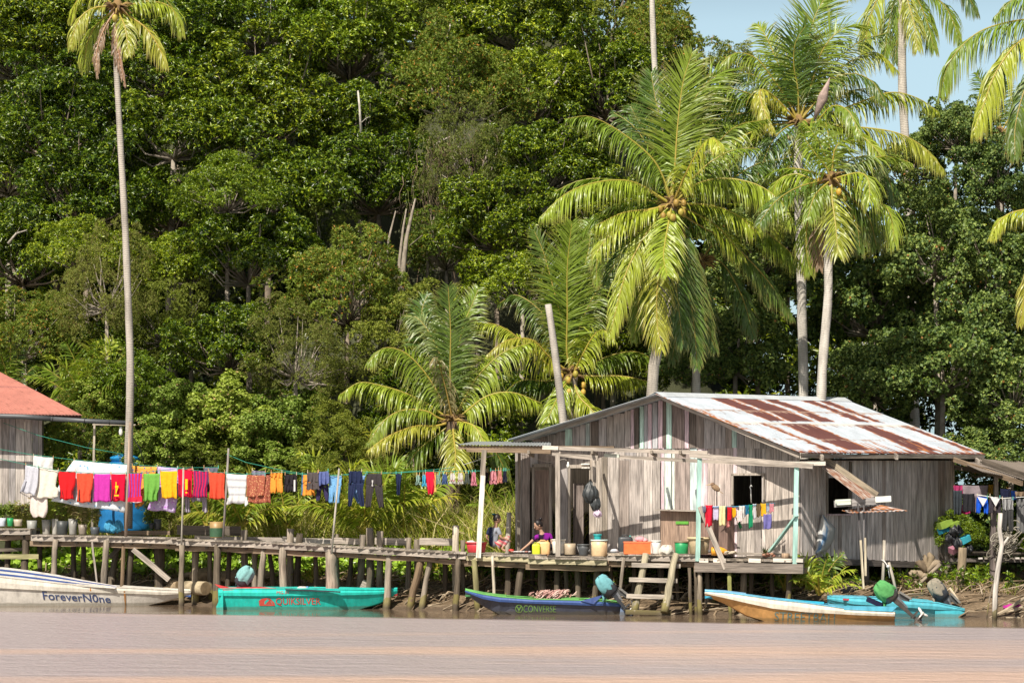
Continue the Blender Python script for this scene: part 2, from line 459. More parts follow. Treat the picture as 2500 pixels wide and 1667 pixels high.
# ------------------------------------------------------------------ leaves
def unit(v): return v / np.maximum(np.linalg.norm(v, axis=-1, keepdims=True), 1e-9)
def rdir(n): return unit(rng.normal(size=(n, 3)))
def leaves(B, D, Nn, L, W, C, fold=0.25, tipbend=0.0):
    "B base, D direction, Nn leaf normal; arrays; returns V,T,C for folded leaf blades"
    n = len(B); S = unit(np.cross(D, Nn)); U = unit(np.cross(S, D))
    L = np.broadcast_to(L, (n,))[:, None]; W = np.broadcast_to(W, (n,))[:, None]
    mid = B + D * L * 0.45
    v = np.empty((n, 4, 3))
    v[:, 0] = B; v[:, 1] = mid + S * W * .5 + U * W * fold; v[:, 2] = B + D * L - U * L * tipbend; v[:, 3] = mid - S * W * .5 + U * W * fold
    base = (np.arange(n) * 4)[:, None]
    t = np.concatenate([base + np.array([[0, 1, 2]]), base + np.array([[0, 2, 3]])])
    return v.reshape(-1, 3), t, np.repeat(C, 4, axis=0)
def palette(n, cols, wts=None, jit=0.22):
    cols = np.array(cols); wts = None if wts is None else np.array(wts) / sum(wts)
    c = cols[rng.choice(len(cols), n, p=wts)]
    return np.clip(c * (1 + rng.uniform(-jit, jit, (n, 1))), 0, 1)
KINDS = {
 'glossy': dict(L=.185, W=.062, per=7, ros=84, cols=[(.095, .175, .010), (.155, .25, .012), (.27, .36, .02), (.022, .055, .006)], w=[4, 3.2, 1.7, 5], mat=M_LEAF, ang=(50, 88)),
 'bright': dict(L=.165, W=.056, per=8, ros=70, cols=[(.16, .27, .015), (.26, .36, .02), (.06, .12, .01)], w=[4, 2, 3.5], mat=M_LEAF, ang=(40, 85)),
 'fine':   dict(L=.12, W=.045, per=9, ros=80, cols=[(.19, .25, .035), (.26, .30, .05), (.12, .18, .025)], w=[4, 2, 3], mat=M_SOFT, ang=(30, 90)),
 'rust':   dict(L=.16, W=.052, per=8, ros=64, cols=[(.14, .22, .03), (.10, .17, .025), (.45, .26, .04), (.30, .28, .05)], w=[6, 5, .5, 1], mat=M_SOFT, ang=(20, 75)),
 'broad':  dict(L=.15, W=.14, per=3, ros=105, cols=[(.10, .17, .04), (.16, .24, .06), (.24, .33, .08), (.05, .10, .03), (.35, .2, .05)], w=[4, 4, 2, 3, .12], mat=M_SOFT, ang=(60, 150)),
 'creeper':dict(L=.17, W=.16, per=3, ros=100, cols=[(.21, .32, .05), (.27, .38, .07), (.14, .22, .03), (.33, .26, .10)], w=[4, 3, 4, .4], mat=M_SOFT, ang=(50, 120)),
 'brown':  dict(L=.10, W=.03, per=9, ros=80, cols=[(.13, .16, .03), (.15, .20, .035), (.18, .14, .05)], w=[4, 5, .8], mat=M_SOFT, ang=(60, 170)),
}
def crown_mesh(kind, Rr=3.0, nclump=70, rc=0.72, sq=0.85):
    k = KINDS[kind]
    d = rdir(nclump * 2); d = d[d[:, 2] > (-0.30 if kind in ('glossy', 'bright', 'rust') else -0.7)][:nclump]
    c = d * Rr * (rng.uniform(0.30, 1.0, (len(d), 1)) ** .6 * 1.08) * np.array([1, 1, sq]) * (1 + .16 * np.sin(d[:, :1] * 5 + nclump) + .14 * np.sin(d[:, 2:3] * 6 + d[:, 1:2] * 4))
    bs, ds, ns = [], [], []
    for ci in c:
        r_c = rc * rng.uniform(0.65, 1.35); out = ci / (np.linalg.norm(ci) + 1e-6)
        m = int(k['ros'] * .60 * (r_c / rc) ** 2)
        q = unit(rng.normal(size=(m, 3)) + out * 0.45 + np.array([0, 0, 0.45]))
        pos = ci + q * r_c * rng.uniform(0.72, 1.05, (m, 1)) * np.array([1, 1, .8])
        ax = unit(q * 0.8 + np.array([0, 0, 0.55]) + rng.normal(size=(m, 3)) * 0.3)
        per = k['per']
        A = np.repeat(ax, per, 0); Bp = np.repeat(pos, per, 0)
        t = unit(np.cross(A, rdir(len(A))))
        an = np.radians(rng.uniform(*k['ang'], len(A)))[:, None]
        D = unit(A * np.cos(an) + t * np.sin(an) - np.array([0, 0, .12]))
        bs.append(Bp + D * 0.01); ds.append(D); ns.append(unit(A + rng.normal(size=A.shape) * 0.5))
    B = np.concatenate(bs); D = np.concatenate(ds); Nn = np.concatenate(ns)
    L = k['L'] * rng.uniform(.7, 1.2, len(B)); W = k['W'] * rng.uniform(.8, 1.2, len(B))
    V, T, C = leaves(B, D, Nn, L, W, palette(len(B), k['cols'], k['w']), 0.22, 0.12)
    return npmesh('crown', V, T, C, k['mat'], link=False), c
def limb_mesh(Rr, cl, h, col, r0=0.15):
    mb = MB(); mb.col = col
    top = Vector((0, 0, -Rr * .35))
    mb.tube([(0.0, 0, -h), (random.uniform(-.2, .2), .1, -h * .6), top], [r0 * 1.2, r0, r0 * .75], 7, rough=.1)
    for i in range(0, len(cl), 3):
        e = Vector(cl[i]); mid = top.lerp(e, .5) + Vector((0, 0, -.25)) + Vector(rdir(1)[0]) * .3
        mb.tube([top, mid, e * .97], [r0 * .5, r0 * .28, r0 * .07], 5)
    V = np.array(mb.v); me = bpy.data.meshes.new('trunk'); me.from_pydata(V.tolist(), [], mb.f)
    ca = me.color_attributes.new('col', 'FLOAT_COLOR', 'POINT'); ca.data.foreach_set('color', np.array(mb.c, dtype=np.float32).ravel())
    me.materials.append(M_TRUNK); me.polygons.foreach_set('use_smooth', [True] * len(me.polygons))
    return me
CROWNS = {}
def crown_var(kind, i):
    key = (kind, i)
    if key not in CROWNS:
        sq = [0.85, 1.05, 0.75][i % 3]
        cm, cl = crown_mesh(kind, 3.0, 120, 0.52, sq)
        CROWNS[key] = (cm, limb_mesh(3.0, cl, 12.0, (.26, .21, .16) if i % 2 else (.36, .31, .25)))
    return CROWNS[key]
def tree(px, py, rpx, Y, kind, var, label, group=None, sz=1.0, name='forest_tree', cat='tree', trunk=True):
    c = P(px, py, Y); sc = rpx * Y / FPX / 3.0
    gz = float(ter(c.x, c.y)); cm, tm = crown_var(kind, var)
    rz = random.uniform(0, 6.28)
    o = empty(name, (c.x, c.y, min(gz, c.z - 1)), label, cat, group)
    for nm, me in (('crown', cm), ('trunk', tm)) if trunk else (('crown', cm),):
        p = bpy.data.objects.new(nm, me); COL.objects.link(p); p.parent = o
        p.location = (0, 0, c.z - o.location.z); p.rotation_euler = (0, 0, rz)
        s3 = sc * sz
        p.scale = (sc, sc, sc if nm == 'trunk' else s3)
        WL[p.name] = c
    return o
# ------------------------------------------------------------------ the forest
GF = 'forest trees on the slope behind the village'
TR = [  # px, py, r_px, Y, kind, variant, label, zscale
 (40, 130, 190, 93, 'glossy', 0, 'dark leafy tree filling the top left corner, left of the tall palm crown', 1),
 (150, 330, 180, 90, 'glossy', 1, 'dark tree just left of the tall palm, below its drooping brown fronds', 1),
 (20, 420, 170, 88, 'glossy', 2, 'shadowy tree at the left edge, halfway up the forest wall', 1),
 (430, 160, 190, 93, 'glossy', 3, 'dense dark tree right beside the fronds of the tall left palm', 1),
 (420, 330, 180, 89, 'glossy', 0, 'glossy tree just right of the tall palm trunk, under the dark crown beside the fronds', 1),
 (640, 60, 200, 98, 'bright', 0, 'sunlit light green treetop at the upper edge, second crown from the tall palm', 1),
 (650, 290, 190, 90, 'glossy', 1, 'round dark glossy tree high above the red shirts, with pale twigs at its foot', 1),
 (850, 130, 200, 95, 'bright', 1, 'broad fresh green crown high in the middle of the forest', 1),
 (870, 330, 170, 88, 'glossy', 2, 'glossy tree with a slim white trunk showing, left of the brown hanging vines', 1),
 (930, 470, 160, 84, 'glossy', 3, 'rounded glossy crown overhanging the pair of pale bare trunks', 1),
 (1060, 40, 190, 99, 'fine', 0, 'olive green treetop at the upper edge above the orange-tinged tree', 1),
 (1110, 240, 170, 89, 'rust', 0, 'tree with orange and yellow shoots poking out near the top of the forest', 1.1),
 (1270, 70, 180, 97, 'glossy', 0, 'deep green crown at the upper edge, two crowns left of the tall bare palm trunk', 1),
 (1300, 250, 180, 91, 'bright', 2, 'yellow-green patched tree above the longest leftward palm frond', 1),
 (1470, 70, 190, 96, 'fine', 1, 'sunlit olive crown left of the tall bare palm trunk, against its upper end', 1),
 (1610, 160, 135, 92, 'rust', 1, 'rounded tree at the skyline, right of the tall bare palm trunk', 1.15),
 (1480, 240, 160, 89, 'glossy', 1, 'dark glossy tree behind the raised left fronds of the big palm', 1),
 (1330, 420, 160, 85, 'glossy', 2, 'bushy dark tree behind the longest leftward palm frond', 1),
 (1160, 430, 150, 84, 'brown', 0, 'brownish tree hung with dry vines in the middle of the forest', 1.3),
 (1210, 560, 150, 81, 'glossy', 3, 'dark tree between the brown vine tangle and the upright frond of the middle palm', 1),
 (1100, 620, 120, 79, 'rust', 0, 'small tree with bright orange tips right of the pale bare trunks', 1),
 (1270, 700, 140, 78, 'bright', 0, 'bright bush-like tree just left of the headless leaning palm trunk', 1),
 (640, 480, 180, 84, 'glossy', 0, 'glossy tree behind the two thin arching fronds high above the laundry', 1),
 (430, 520, 150, 84, 'bright', 1, 'bright leaved tree just right of the middle of the tall palm trunk', 1),
 (200, 500, 170, 85, 'glossy', 1, 'glossy tree left of the middle of the tall palm trunk', 1),
 (60, 640, 170, 82, 'glossy', 3, 'glossy tree at the left edge, well above the red roof', 1),
 (180, 620, 120, 80, 'bright', 2, 'vivid green small crown left of the tall palm trunk, above the olive thicket', 1),
 (260, 720, 120, 78, 'brown', 0, 'olive brown vine-draped tree touching the left side of the tall palm trunk', 1.5),
 (560, 480, 120, 80, 'bright', 0, 'yellow-green rounded crown in front of the darker trees, above the red shirts', 1),
 (610, 640, 170, 79, 'glossy', 2, 'large sparkling glossy tree right of the tall palm trunk, the fullest in the wood', 1),
 (470, 660, 120, 78, 'bright', 2, 'light green tree touching the right side of the tall palm trunk', 1.1),
 (850, 740, 170, 77, 'rust', 1, 'wide tree with many orange-tipped shoots left of the pale bare trunks', 1),
 (770, 590, 120, 80, 'fine', 0, 'small yellow-green crown left of the pale bare trunks', 1),
 (960, 850, 140, 75, 'fine', 1, 'yellowish feathery tree behind the left fronds of the short spreading palm', 1.1),
 (560, 860, 140, 76, 'glossy', 3, 'low glossy tree above the patterned brown sarong', 1),
 (400, 800, 110, 76, 'fine', 0, 'soft green tree hugging the tall palm trunk at roof height', 1.2),
 (720, 880, 140, 76, 'brown', 0, 'brownish green feathery tree above the short orange trousers', 1.1),
 (60, 830, 140, 78, 'rust', 0, 'reddish-tipped tree just behind the peak of the red roof', 1),
 (200, 880, 130, 77, 'glossy', 0, 'low glossy tree behind the right slope of the red roof', .9),
 (320, 950, 110, 74, 'bright', 1, 'low bright tree behind the foot of the tall palm', 1),
 (1000, 1010, 120, 75, 'glossy', 1, 'dark low tree behind the heart of the short spreading palm', 1),
 (1190, 1000, 130, 78, 'glossy', 2, 'dark low tree in the shade between the two short palms', 1),
 (1480, 900, 150, 79, 'glossy', 3, 'dark tree right of the headless trunk, above the left slope of the tin roof', 1),
 (1500, 700, 150, 80, 'glossy', 0, 'shaded tree behind the hanging yellow fronds of the big palm', 1),
 (1450, 560, 130, 82, 'glossy', 1, 'dark tree below the longest leftward palm frond', 1),
]
GH = 'round-leaved trees behind the wooden house'
TR += [
 (1800, 850, 170, 77, 'broad', 0, 'round-leaved tree directly above the rusty stripes of the tin roof', 1),
 (1850, 640, 150, 79, 'broad', 1, 'round-leaved tree showing between the two big palms', 1),
 (1700, 880, 110, 76, 'broad', 2, 'low round-leaved tree above the peak of the tin roof', .8),
 (2130, 760, 180, 79, 'broad', 2, 'dark shaded round-leaved tree right of the twin palm trunks', 1.1),
 (2280, 620, 160, 76, 'broad', 0, 'round-leaved tree leaning against the sky right of the forked palms', 1.1),
 (2240, 440, 120, 79, 'broad', 1, 'thin-topped round-leaved tree with sky showing through its crown', 1),
 (2330, 330, 105, 78, 'broad', 2, 'pointed round-leaved treetop against the sky below the far palm', 1.2),
 (2440, 440, 130, 77, 'broad', 0, 'round-leaved tree behind the drooping fronds at the right edge', 1.1),
 (2440, 720, 170, 75, 'broad', 1, 'round-leaved tree at the right edge below the single arching frond', 1.1),
 (2300, 900, 180, 74, 'broad', 2, 'large round-leaved tree behind the far corner of the tin roof', 1),
 (2120, 930, 130, 75, 'broad', 1, 'low round-leaved tree behind the ridge end of the tin roof', 1),
 (2470, 960, 150, 73, 'broad', 0, 'round-leaved tree at the right edge above the lean-to', 1),
 (2430, 1110, 140, 73, 'broad', 2, 'low round-leaved bush behind the lean-to laundry', .8),
 (1790, 175, 70, 96, 'fine', 1, 'small distant treetop poking up against the sky left of the highest palm', 1),
 (1770, 330, 130, 88, 'glossy', 2, 'tree filling the gap between the two big palm crowns', 1.2),
 (1930, 560, 130, 84, 'glossy', 3, 'dark tree behind the left trunk of the twin palms', 1.2),
 (1640, 520, 140, 86, 'glossy', 0, 'dark tree behind the fruit cluster of the big palm', 1.4),
]
for (px, py, r, Y, kd, vr, lb, sz) in TR:
    tree(px + random.uniform(-10, 10), py, r * .95, max(Y + random.uniform(-4.5, 3.0) * (py < 900 and kd != 'broad'), min(Y, 78.5) if px > 850 else 74), kd, vr, lb, GH if kd == 'broad' else GF, sz)

# the far wood behind them: one mass
def scatter_leaf(pts, kind, spread, ros, Ls=1.0, rcz=0.8):
    k = KINDS[kind]; B_, D_, N_ = [], [], []
    for p, r in pts:
        m = ros
        q = unit(rng.normal(size=(m, 3)) + np.array([0, -.5, .4]))
        pos = p + q * r * rng.uniform(.5, 1.05, (m, 1)) * np.array([1, 1, rcz])
        ax = unit(q + np.array([0, 0, .5]) + rng.normal(size=(m, 3)) * .35)
        per = k['per']; A = np.repeat(ax, per, 0); Bp = np.repeat(pos, per, 0)
        t = unit(np.cross(A, rdir(len(A)))); an = np.radians(rng.uniform(*k['ang'], len(A)))[:, None]
        D = unit(A * np.cos(an) + t * np.sin(an)); B_.append(Bp); D_.append(D); N_.append(unit(A + rng.normal(size=A.shape) * .25))
    B = np.concatenate(B_); D = np.concatenate(D_); Nn = np.concatenate(N_)
    return leaves(B, D, Nn, k['L'] * Ls * rng.uniform(.7, 1.2, len(B)), k['W'] * Ls * rng.uniform(.8, 1.2, len(B)), palette(len(B), k['cols'], k['w']))
def join(parts):
    V = []; T = []; C = []; n = 0
    for v, t, c in parts: V.append(v); T.append(t + n); C.append(c); n += len(v)
    return np.concatenate(V), np.concatenate(T), np.concatenate(C)
pts = []
for i in range(520):
    px = rng.uniform(-150, 1700); top = np.interp(px, [-150, 900, 1500, 1640, 1700, 1760], [-260, -220, -120, 60, 230, 330])
    py = rng.uniform(top, 1000); Y = np.interp(py, [-200, 1000], [107, 89]) + rng.uniform(-2, 2)
    pts.append((np.array(P(px, py, Y)), rng.uniform(.9, 1.6)))
for i in range(170):
    px = rng.uniform(1700, 2650); top = np.interp(px, [1700, 1850, 2050, 2200, 2400, 2650], [330, 420, 560, 560, 520, 500])
    py = rng.uniform(top, 1050); Y = rng.uniform(84, 90)
    pts.append((np.array(P(px, py, Y)), rng.uniform(.7, 1.2)))
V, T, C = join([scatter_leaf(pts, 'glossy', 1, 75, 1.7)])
npmesh('distant_forest', V, T, C * 0.6, M_LEAF, kind='stuff', label='dense far wood behind the nearer trees')  # leaf colours darkened, painting deep shade into the gaps between crowns

# pale bare trunks and dead twigs among the foliage
def bare(name, pts, Y, r0, r1, label, col=(.34, .29, .23), br=(), cat='dead tree', group=None):
    o = MB(); o.col = col
    w = [P(a, b, Y) for a, b in pts]
    o.tube(w, list(np.linspace(r0, r1, len(w))), 7, rough=.12)
    for bb in br:
        ww = [P(a, b, Y - .1) for a, b in bb]; o.tube(ww, list(np.linspace(r1 * .6, r1 * .2, len(ww))), 5)
    return o.build(name, M_TRUNK, label=label, cat=cat, group=group)
GB = 'pale bare trunks among the foliage'
bare('bare_trunk', [(980, 760), (985, 650), (993, 580), (1006, 520), (1014, 485)], 79, .11, .025, 'thick pale bare trunk, the right one of the close pair', br=[[(1000, 600), (1030, 575), (1060, 580)]], group=GB)
bare('bare_trunk', [(976, 750), (975, 640), (984, 560), (992, 510)], 79.3, .08, .02, 'slimmer pale bare trunk, the left one of the close pair', group=GB)
bare('bare_trunk', [(1044, 740), (1045, 600), (1060, 530)], 80.5, .07, .015, 'grey leaning stem just right of the pair of bare trunks', col=(.3, .26, .2), group=GB)
bare('bare_trunk', [(940, 680), (950, 580), (966, 515)], 80, .06, .015, 'thin pale stem left of the pair of bare trunks', group=GB)
bare('bare_trunk', [(882, 330), (878, 260), (874, 222)], 84.5, .05, .03, 'slim white trunk against dark leaves above the middle of the laundry', col=(.6, .55, .47), br=[[(882, 300), (893, 290), (902, 285)]], group=GB)
bare('dead_branch', [(1053, 365), (1075, 345), (1100, 335), (1120, 345)], 85, .06, .03, 'pale hooked dead branch over the brown vine tangle', col=(.6, .53, .45), cat='branch')
bare('dead_branch', [(1352, 210), (1362, 195), (1378, 175)], 88, .05, .02, 'pale forked dead twig high in the middle crowns', col=(.6, .53, .45), br=[[(1362, 195), (1370, 212)]], cat='branch')
bare('dead_branch', [(1093, 95), (1096, 75), (1100, 58)], 90, .05, .02, 'short pale dead stub poking above the orange-tinged tree', col=(.6, .53, .45), cat='branch')
bare('dead_branch', [(20, 595), (40, 570), (66, 562)], 79, .05, .02, 'pale dead branch at the left edge above the red roof', col=(.45, .4, .33), br=[[(40, 570), (48, 555)]], cat='branch')
bare('dark_limb', [(190, 420), (205, 380), (215, 340)], 85.5, .14, .1, 'dark thick limb in shade left of the tall palm trunk', col=(.10, .08, .06), cat='branch')
# hanging dry vines (one tangle)
mb = MB()
for i in range(420):
    px = random.gauss(1092, 46); py = random.uniform(320, 620); Y = 82.5 + random.uniform(-1, 1)
    L = random.uniform(30, 130); mb.col = random.choice([(.16, .11, .07), (.26, .19, .13), (.10, .08, .05), (.14, .15, .05)])
    a = random.uniform(-.5, .5); r = random.uniform(.006, .017)
    mb.tube([P(px + math.sin(q * 2 + a) * 5 + a * q * 12, py + L * q / 4, Y) for q in range(5)], [r, r, r * .8, r * .7, r * .3], 3)
mb.build('hanging_vines', M_TRUNK, label='curtain of dry brown hanging vines in the middle of the wood', kind='stuff')
mb = MB()
for i in range(200):
    px = random.gauss(1378, 34); py = random.uniform(330, 420); Y = 83 + random.uniform(-.8, .8); L = random.uniform(25, 80)
    mb.col = random.choice([(.18, .12, .08), (.28, .2, .14), (.10, .07, .05)]); a = random.uniform(-1, 1); r = random.uniform(.007, .02)
    mb.tube([P(px, py, Y), P(px + a * 10 + random.uniform(-6, 6), py + L * .5, Y), P(px + a * 16, py + L, Y)], [r, r * .8, r * .3], 3)
mb.build('root_tangle', M_TRUNK, label='dark brown root tangle above the longest leftward palm frond', kind='stuff')

# ------------------------------------------------------------------ palms
def spline(pts, n):
    pts = [np.array(p, float) for p in pts]
    pts = [2 * pts[0] - pts[1]] + pts + [2 * pts[-1] - pts[-2]]
    out = []; m = len(pts) - 3
    seg = [np.linalg.norm(pts[i + 2] - pts[i + 1]) for i in range(m)]; tot = sum(seg); acc = np.cumsum([0] + seg)
    for s in np.linspace(0, tot, n):
        i = min(m - 1, int(np.searchsorted(acc, s, side='right') - 1)); t = (s - acc[i]) / max(seg[i], 1e-6); t = min(max(t, 0), 1)
        p0, p1, p2, p3 = pts[i:i + 4]
        out.append(.5 * ((2 * p1) + (-p0 + p2) * t + (2 * p0 - 5 * p1 + 4 * p2 - p3) * t * t + (-p0 + 3 * p1 - 3 * p2 + p3) * t ** 3))
    return np.array(out)
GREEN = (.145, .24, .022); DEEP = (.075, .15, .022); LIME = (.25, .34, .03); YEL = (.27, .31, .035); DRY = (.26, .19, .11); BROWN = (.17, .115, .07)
def frond(parent, pts, Lf=.62, hang=.5, col=GREEN, gap=.034, start=.16, nrm=None, wd=.021, ragged=.12, name='frond'):
    pl = np.linalg.norm(np.diff(np.array(pts, float), axis=0), axis=1).sum()
    n = max(10, int(pl / gap)); C = spline(pts, n)
    Tg = unit(np.gradient(C, axis=0))
    up = np.array([0, 0, 1.0]); tow = np.array([0, -1.0, .25])
    k = np.abs(Tg[:, 2:3]) ** 1.5
    Nv = up * (1 - k) + tow * k if nrm is None else np.repeat(np.array([nrm], float), n, 0)
    Nv = unit(Nv - Tg * (Nv * Tg).sum(1, keepdims=True)); S = unit(np.cross(Tg, Nv))
    f = np.linspace(0, 1, n)
    keep = f > start
    prof = np.interp(f, [start, .28, .5, .75, .93, 1.0], [.45, .85, 1.0, .85, .5, .25])
    Vs, Ts, Cs = [], [], []; off = 0
    seg = np.array([0, .3, .62, 1.0])
    for sgn in (-1, 1):
        ii = np.where(keep)[0]; ii = ii[rng.random(len(ii)) > ragged * .5]; m = len(ii)
        jit = rng.normal(size=(m, 3)) * .13 + (.22 * np.sin(f[ii] * 23 + rng.uniform(0, 6)))[:, None] * Tg[ii] * .6
        fwd = np.interp(f[ii], [0, .6, 1], [.45, .75, 1.6])[:, None]
        D = unit(S[ii] * sgn + Tg[ii] * fwd + Nv[ii] * .22 + jit)
        L = Lf * 1.36 * prof[ii] * rng.uniform(.8, 1.08, m)
        L = np.where(rng.random(m) < ragged, L * rng.uniform(.4, .8, m), L)
        hg = hang * rng.uniform(.8, 1.25, m)
        p = C[ii]; row = [p]; d = D.copy(); dirs = [D]
        for j in range(3):
            step = (seg[j + 1] - seg[j]) * L
            d = unit(d + np.array([0, 0, -1.0]) * (hg * (.35 + .65 * (j + 1) / 3))[:, None])
            p = p + d * step[:, None]; row.append(p); dirs.append(d)
        wid = np.array([.55, 1.0, .75, .08]) * wd
        # blade normal roughly along the frond's upper side, twisted a little
        base = np.clip(np.array(col)[None] * rng.uniform(.75, 1.25, (m, 1)) * np.array([[1, 1, 1]]), 0, 1)
        tip = base * .55 + np.array([.36, .25, .09]) * .45
        v = np.empty((m, 8, 3)); c = np.empty((m, 8, 3))
        for j in range(4):
            wv = unit(np.cross(dirs[j], Nv[ii] * .8 + rng.normal(size=(m, 3)) * .35))
            v[:, 2 * j] = row[j] - wv * wid[j]; v[:, 2 * j + 1] = row[j] + wv * wid[j]
            cc = base if j < 3 else tip
            c[:, 2 * j] = cc; c[:, 2 * j + 1] = cc
        b = off + (np.arange(m) * 8)[:, None]
        for j in range(3):
            q = 2 * j
            Ts.append(b + np.array([[q, q + 1, q + 3]])); Ts.append(b + np.array([[q, q + 3, q + 2]]))
        Vs.append(v.reshape(-1, 3)); Cs.append(c.reshape(-1, 3)); off += m * 8
    # rachis
    ns = max(6, n // 5); idx = np.linspace(0, n - 1, ns).astype(int); sides = 5
    rr = np.interp(np.linspace(0, 1, ns), [0, .15, 1], [.05, .032, .008])
    rv = []; 
    for a_, i in enumerate(idx):
        for q in range(sides):
            an = 2 * math.pi * q / sides; rv.append(C[i] + (S[i] * math.cos(an) + Nv[i] * math.sin(an)) * rr[a_])
    t = []
    for a_ in range(ns - 1):
        for q in range(sides):
            q2 = (q + 1) % sides; x0, x1, x2, x3 = a_ * sides + q, a_ * sides + q2, (a_ + 1) * sides + q2, (a_ + 1) * sides + q
            t += [(x0, x1, x2), (x0, x2, x3)]
    Ts.append(np.array(t) + off); Vs.append(np.array(rv))
    rc = np.array(col) * .4 + np.array([.46, .36, .07]) * .75 if col not in (BROWN, DRY) else np.array([.4, .26, .12])
    Cs.append(np.repeat(rc[None], len(rv), 0))
    V = np.concatenate(Vs); org = Vector(tuple(V.mean(0)))
    return npmesh(name, V - np.array(org), np.concatenate(Ts), np.concatenate(Cs), M_FROND, parent, org)
def rand_fronds(parent, hc, n, L, elev, az, cols, Lf=.55, hang=.6, seedcurve=.5):
    for i in range(n):
        a = R_(az[0] + (az[1] - az[0]) * (i + random.random() * .8) / n); e = R_(random.uniform(*elev)); l = L * random.uniform(.85, 1.1)
        d = Vector((math.sin(a) * math.cos(e), math.cos(a) * math.cos(e), math.sin(e)))
        pts = []; p = Vector(hc); st = l / 5
        for j in range(6):
            pts.append(tuple(p)); p = p + d * st; d = (d + Vector((0, 0, -seedcurve * (.25 + j * .16)))).normalized()
        frond(parent, pts, Lf, hang, random.choice(cols), gap=.06)
def palm(label, heart, Y, specs, trunk=None, r=(.16, .12), tY=None, tcol=(.40, .355, .30), nuts=0, nutcol=(.55, .34, .05), fill=None, Lf=.62, cat='palm', group=None, name='coconut_palm', skirt=True):
    hc = P(heart[0], heart[1], Y)
    base = hc if not trunk else P(trunk[0][0], trunk[0][1], tY or Y)
    o = empty(name, (base.x, base.y, min(base.z, hc.z)), label, cat, group)
    if trunk:
        w_ = [P(a, b, (tY or Y) + (Y - (tY or Y)) * i / (len(trunk) - 1)) for i, (a, b) in enumerate(trunk)]
        if w_[-1].z < hc.z + .2: w_.append(hc.copy())
        sp = spline(w_, 26); m = MB(); m.col = tcol
        m.tube([Vector(p) for p in sp], list(np.linspace(r[0], r[1], 26) * (1 + 0.04 * np.sin(np.arange(26) * 2.1))), 14, rough=.03)
        m.build('trunk', M_PALMBARK, o)
    if skirt:
        m = MB()
        for i in range(26):
            a = random.uniform(0, 6.28); m.col = random.choice([(.26, .17, .07), (.36, .25, .08), (.16, .10, .05)])
            d = Vector((math.cos(a), math.sin(a), random.uniform(-.3, .9))).normalized()
            m.tube([hc + d * .05, hc + d * .3, hc + d * .5 + Vector((0, 0, -.12))], [.06, .035, .01], 5)
        m.ball(hc, (.16, .16, .28), (.25, .16, .07), rough=.1)
        m.build('leaf_bases', M_TRUNK, o)
    for sp in specs:
        pts, kw = (sp[0], sp[1]) if isinstance(sp, tuple) and isinstance(sp[1], dict) else (sp, {})
        dy = kw.get('dy', 0); n = len(pts)
        ww = [tuple(hc)] + [tuple(P(a, b, Y + dy * (i + 1) / n)) for i, (a, b) in enumerate(pts)]
        k2 = {k: v for k, v in kw.items() if k != 'dy'}; k2.setdefault('Lf', Lf)
        frond(o, ww, **k2)
    for i in range(nuts):
        a = random.uniform(0, 6.28); q = hc + Vector((math.cos(a) * .34, math.sin(a) * .34 - .1, random.uniform(-.55, .05)))
        m = MB(); m.ball(q, (.085, .085, .11), nutcol if random.random() < .75 else (.40, .33, .06), 10, 8, rough=.03); m.build('coconut', M_NUT, o)
    if fill:
        for fl in fill: rand_fronds(o, hc, **fl)
    return o
D = dict
H1 = D(hang=1.1); 
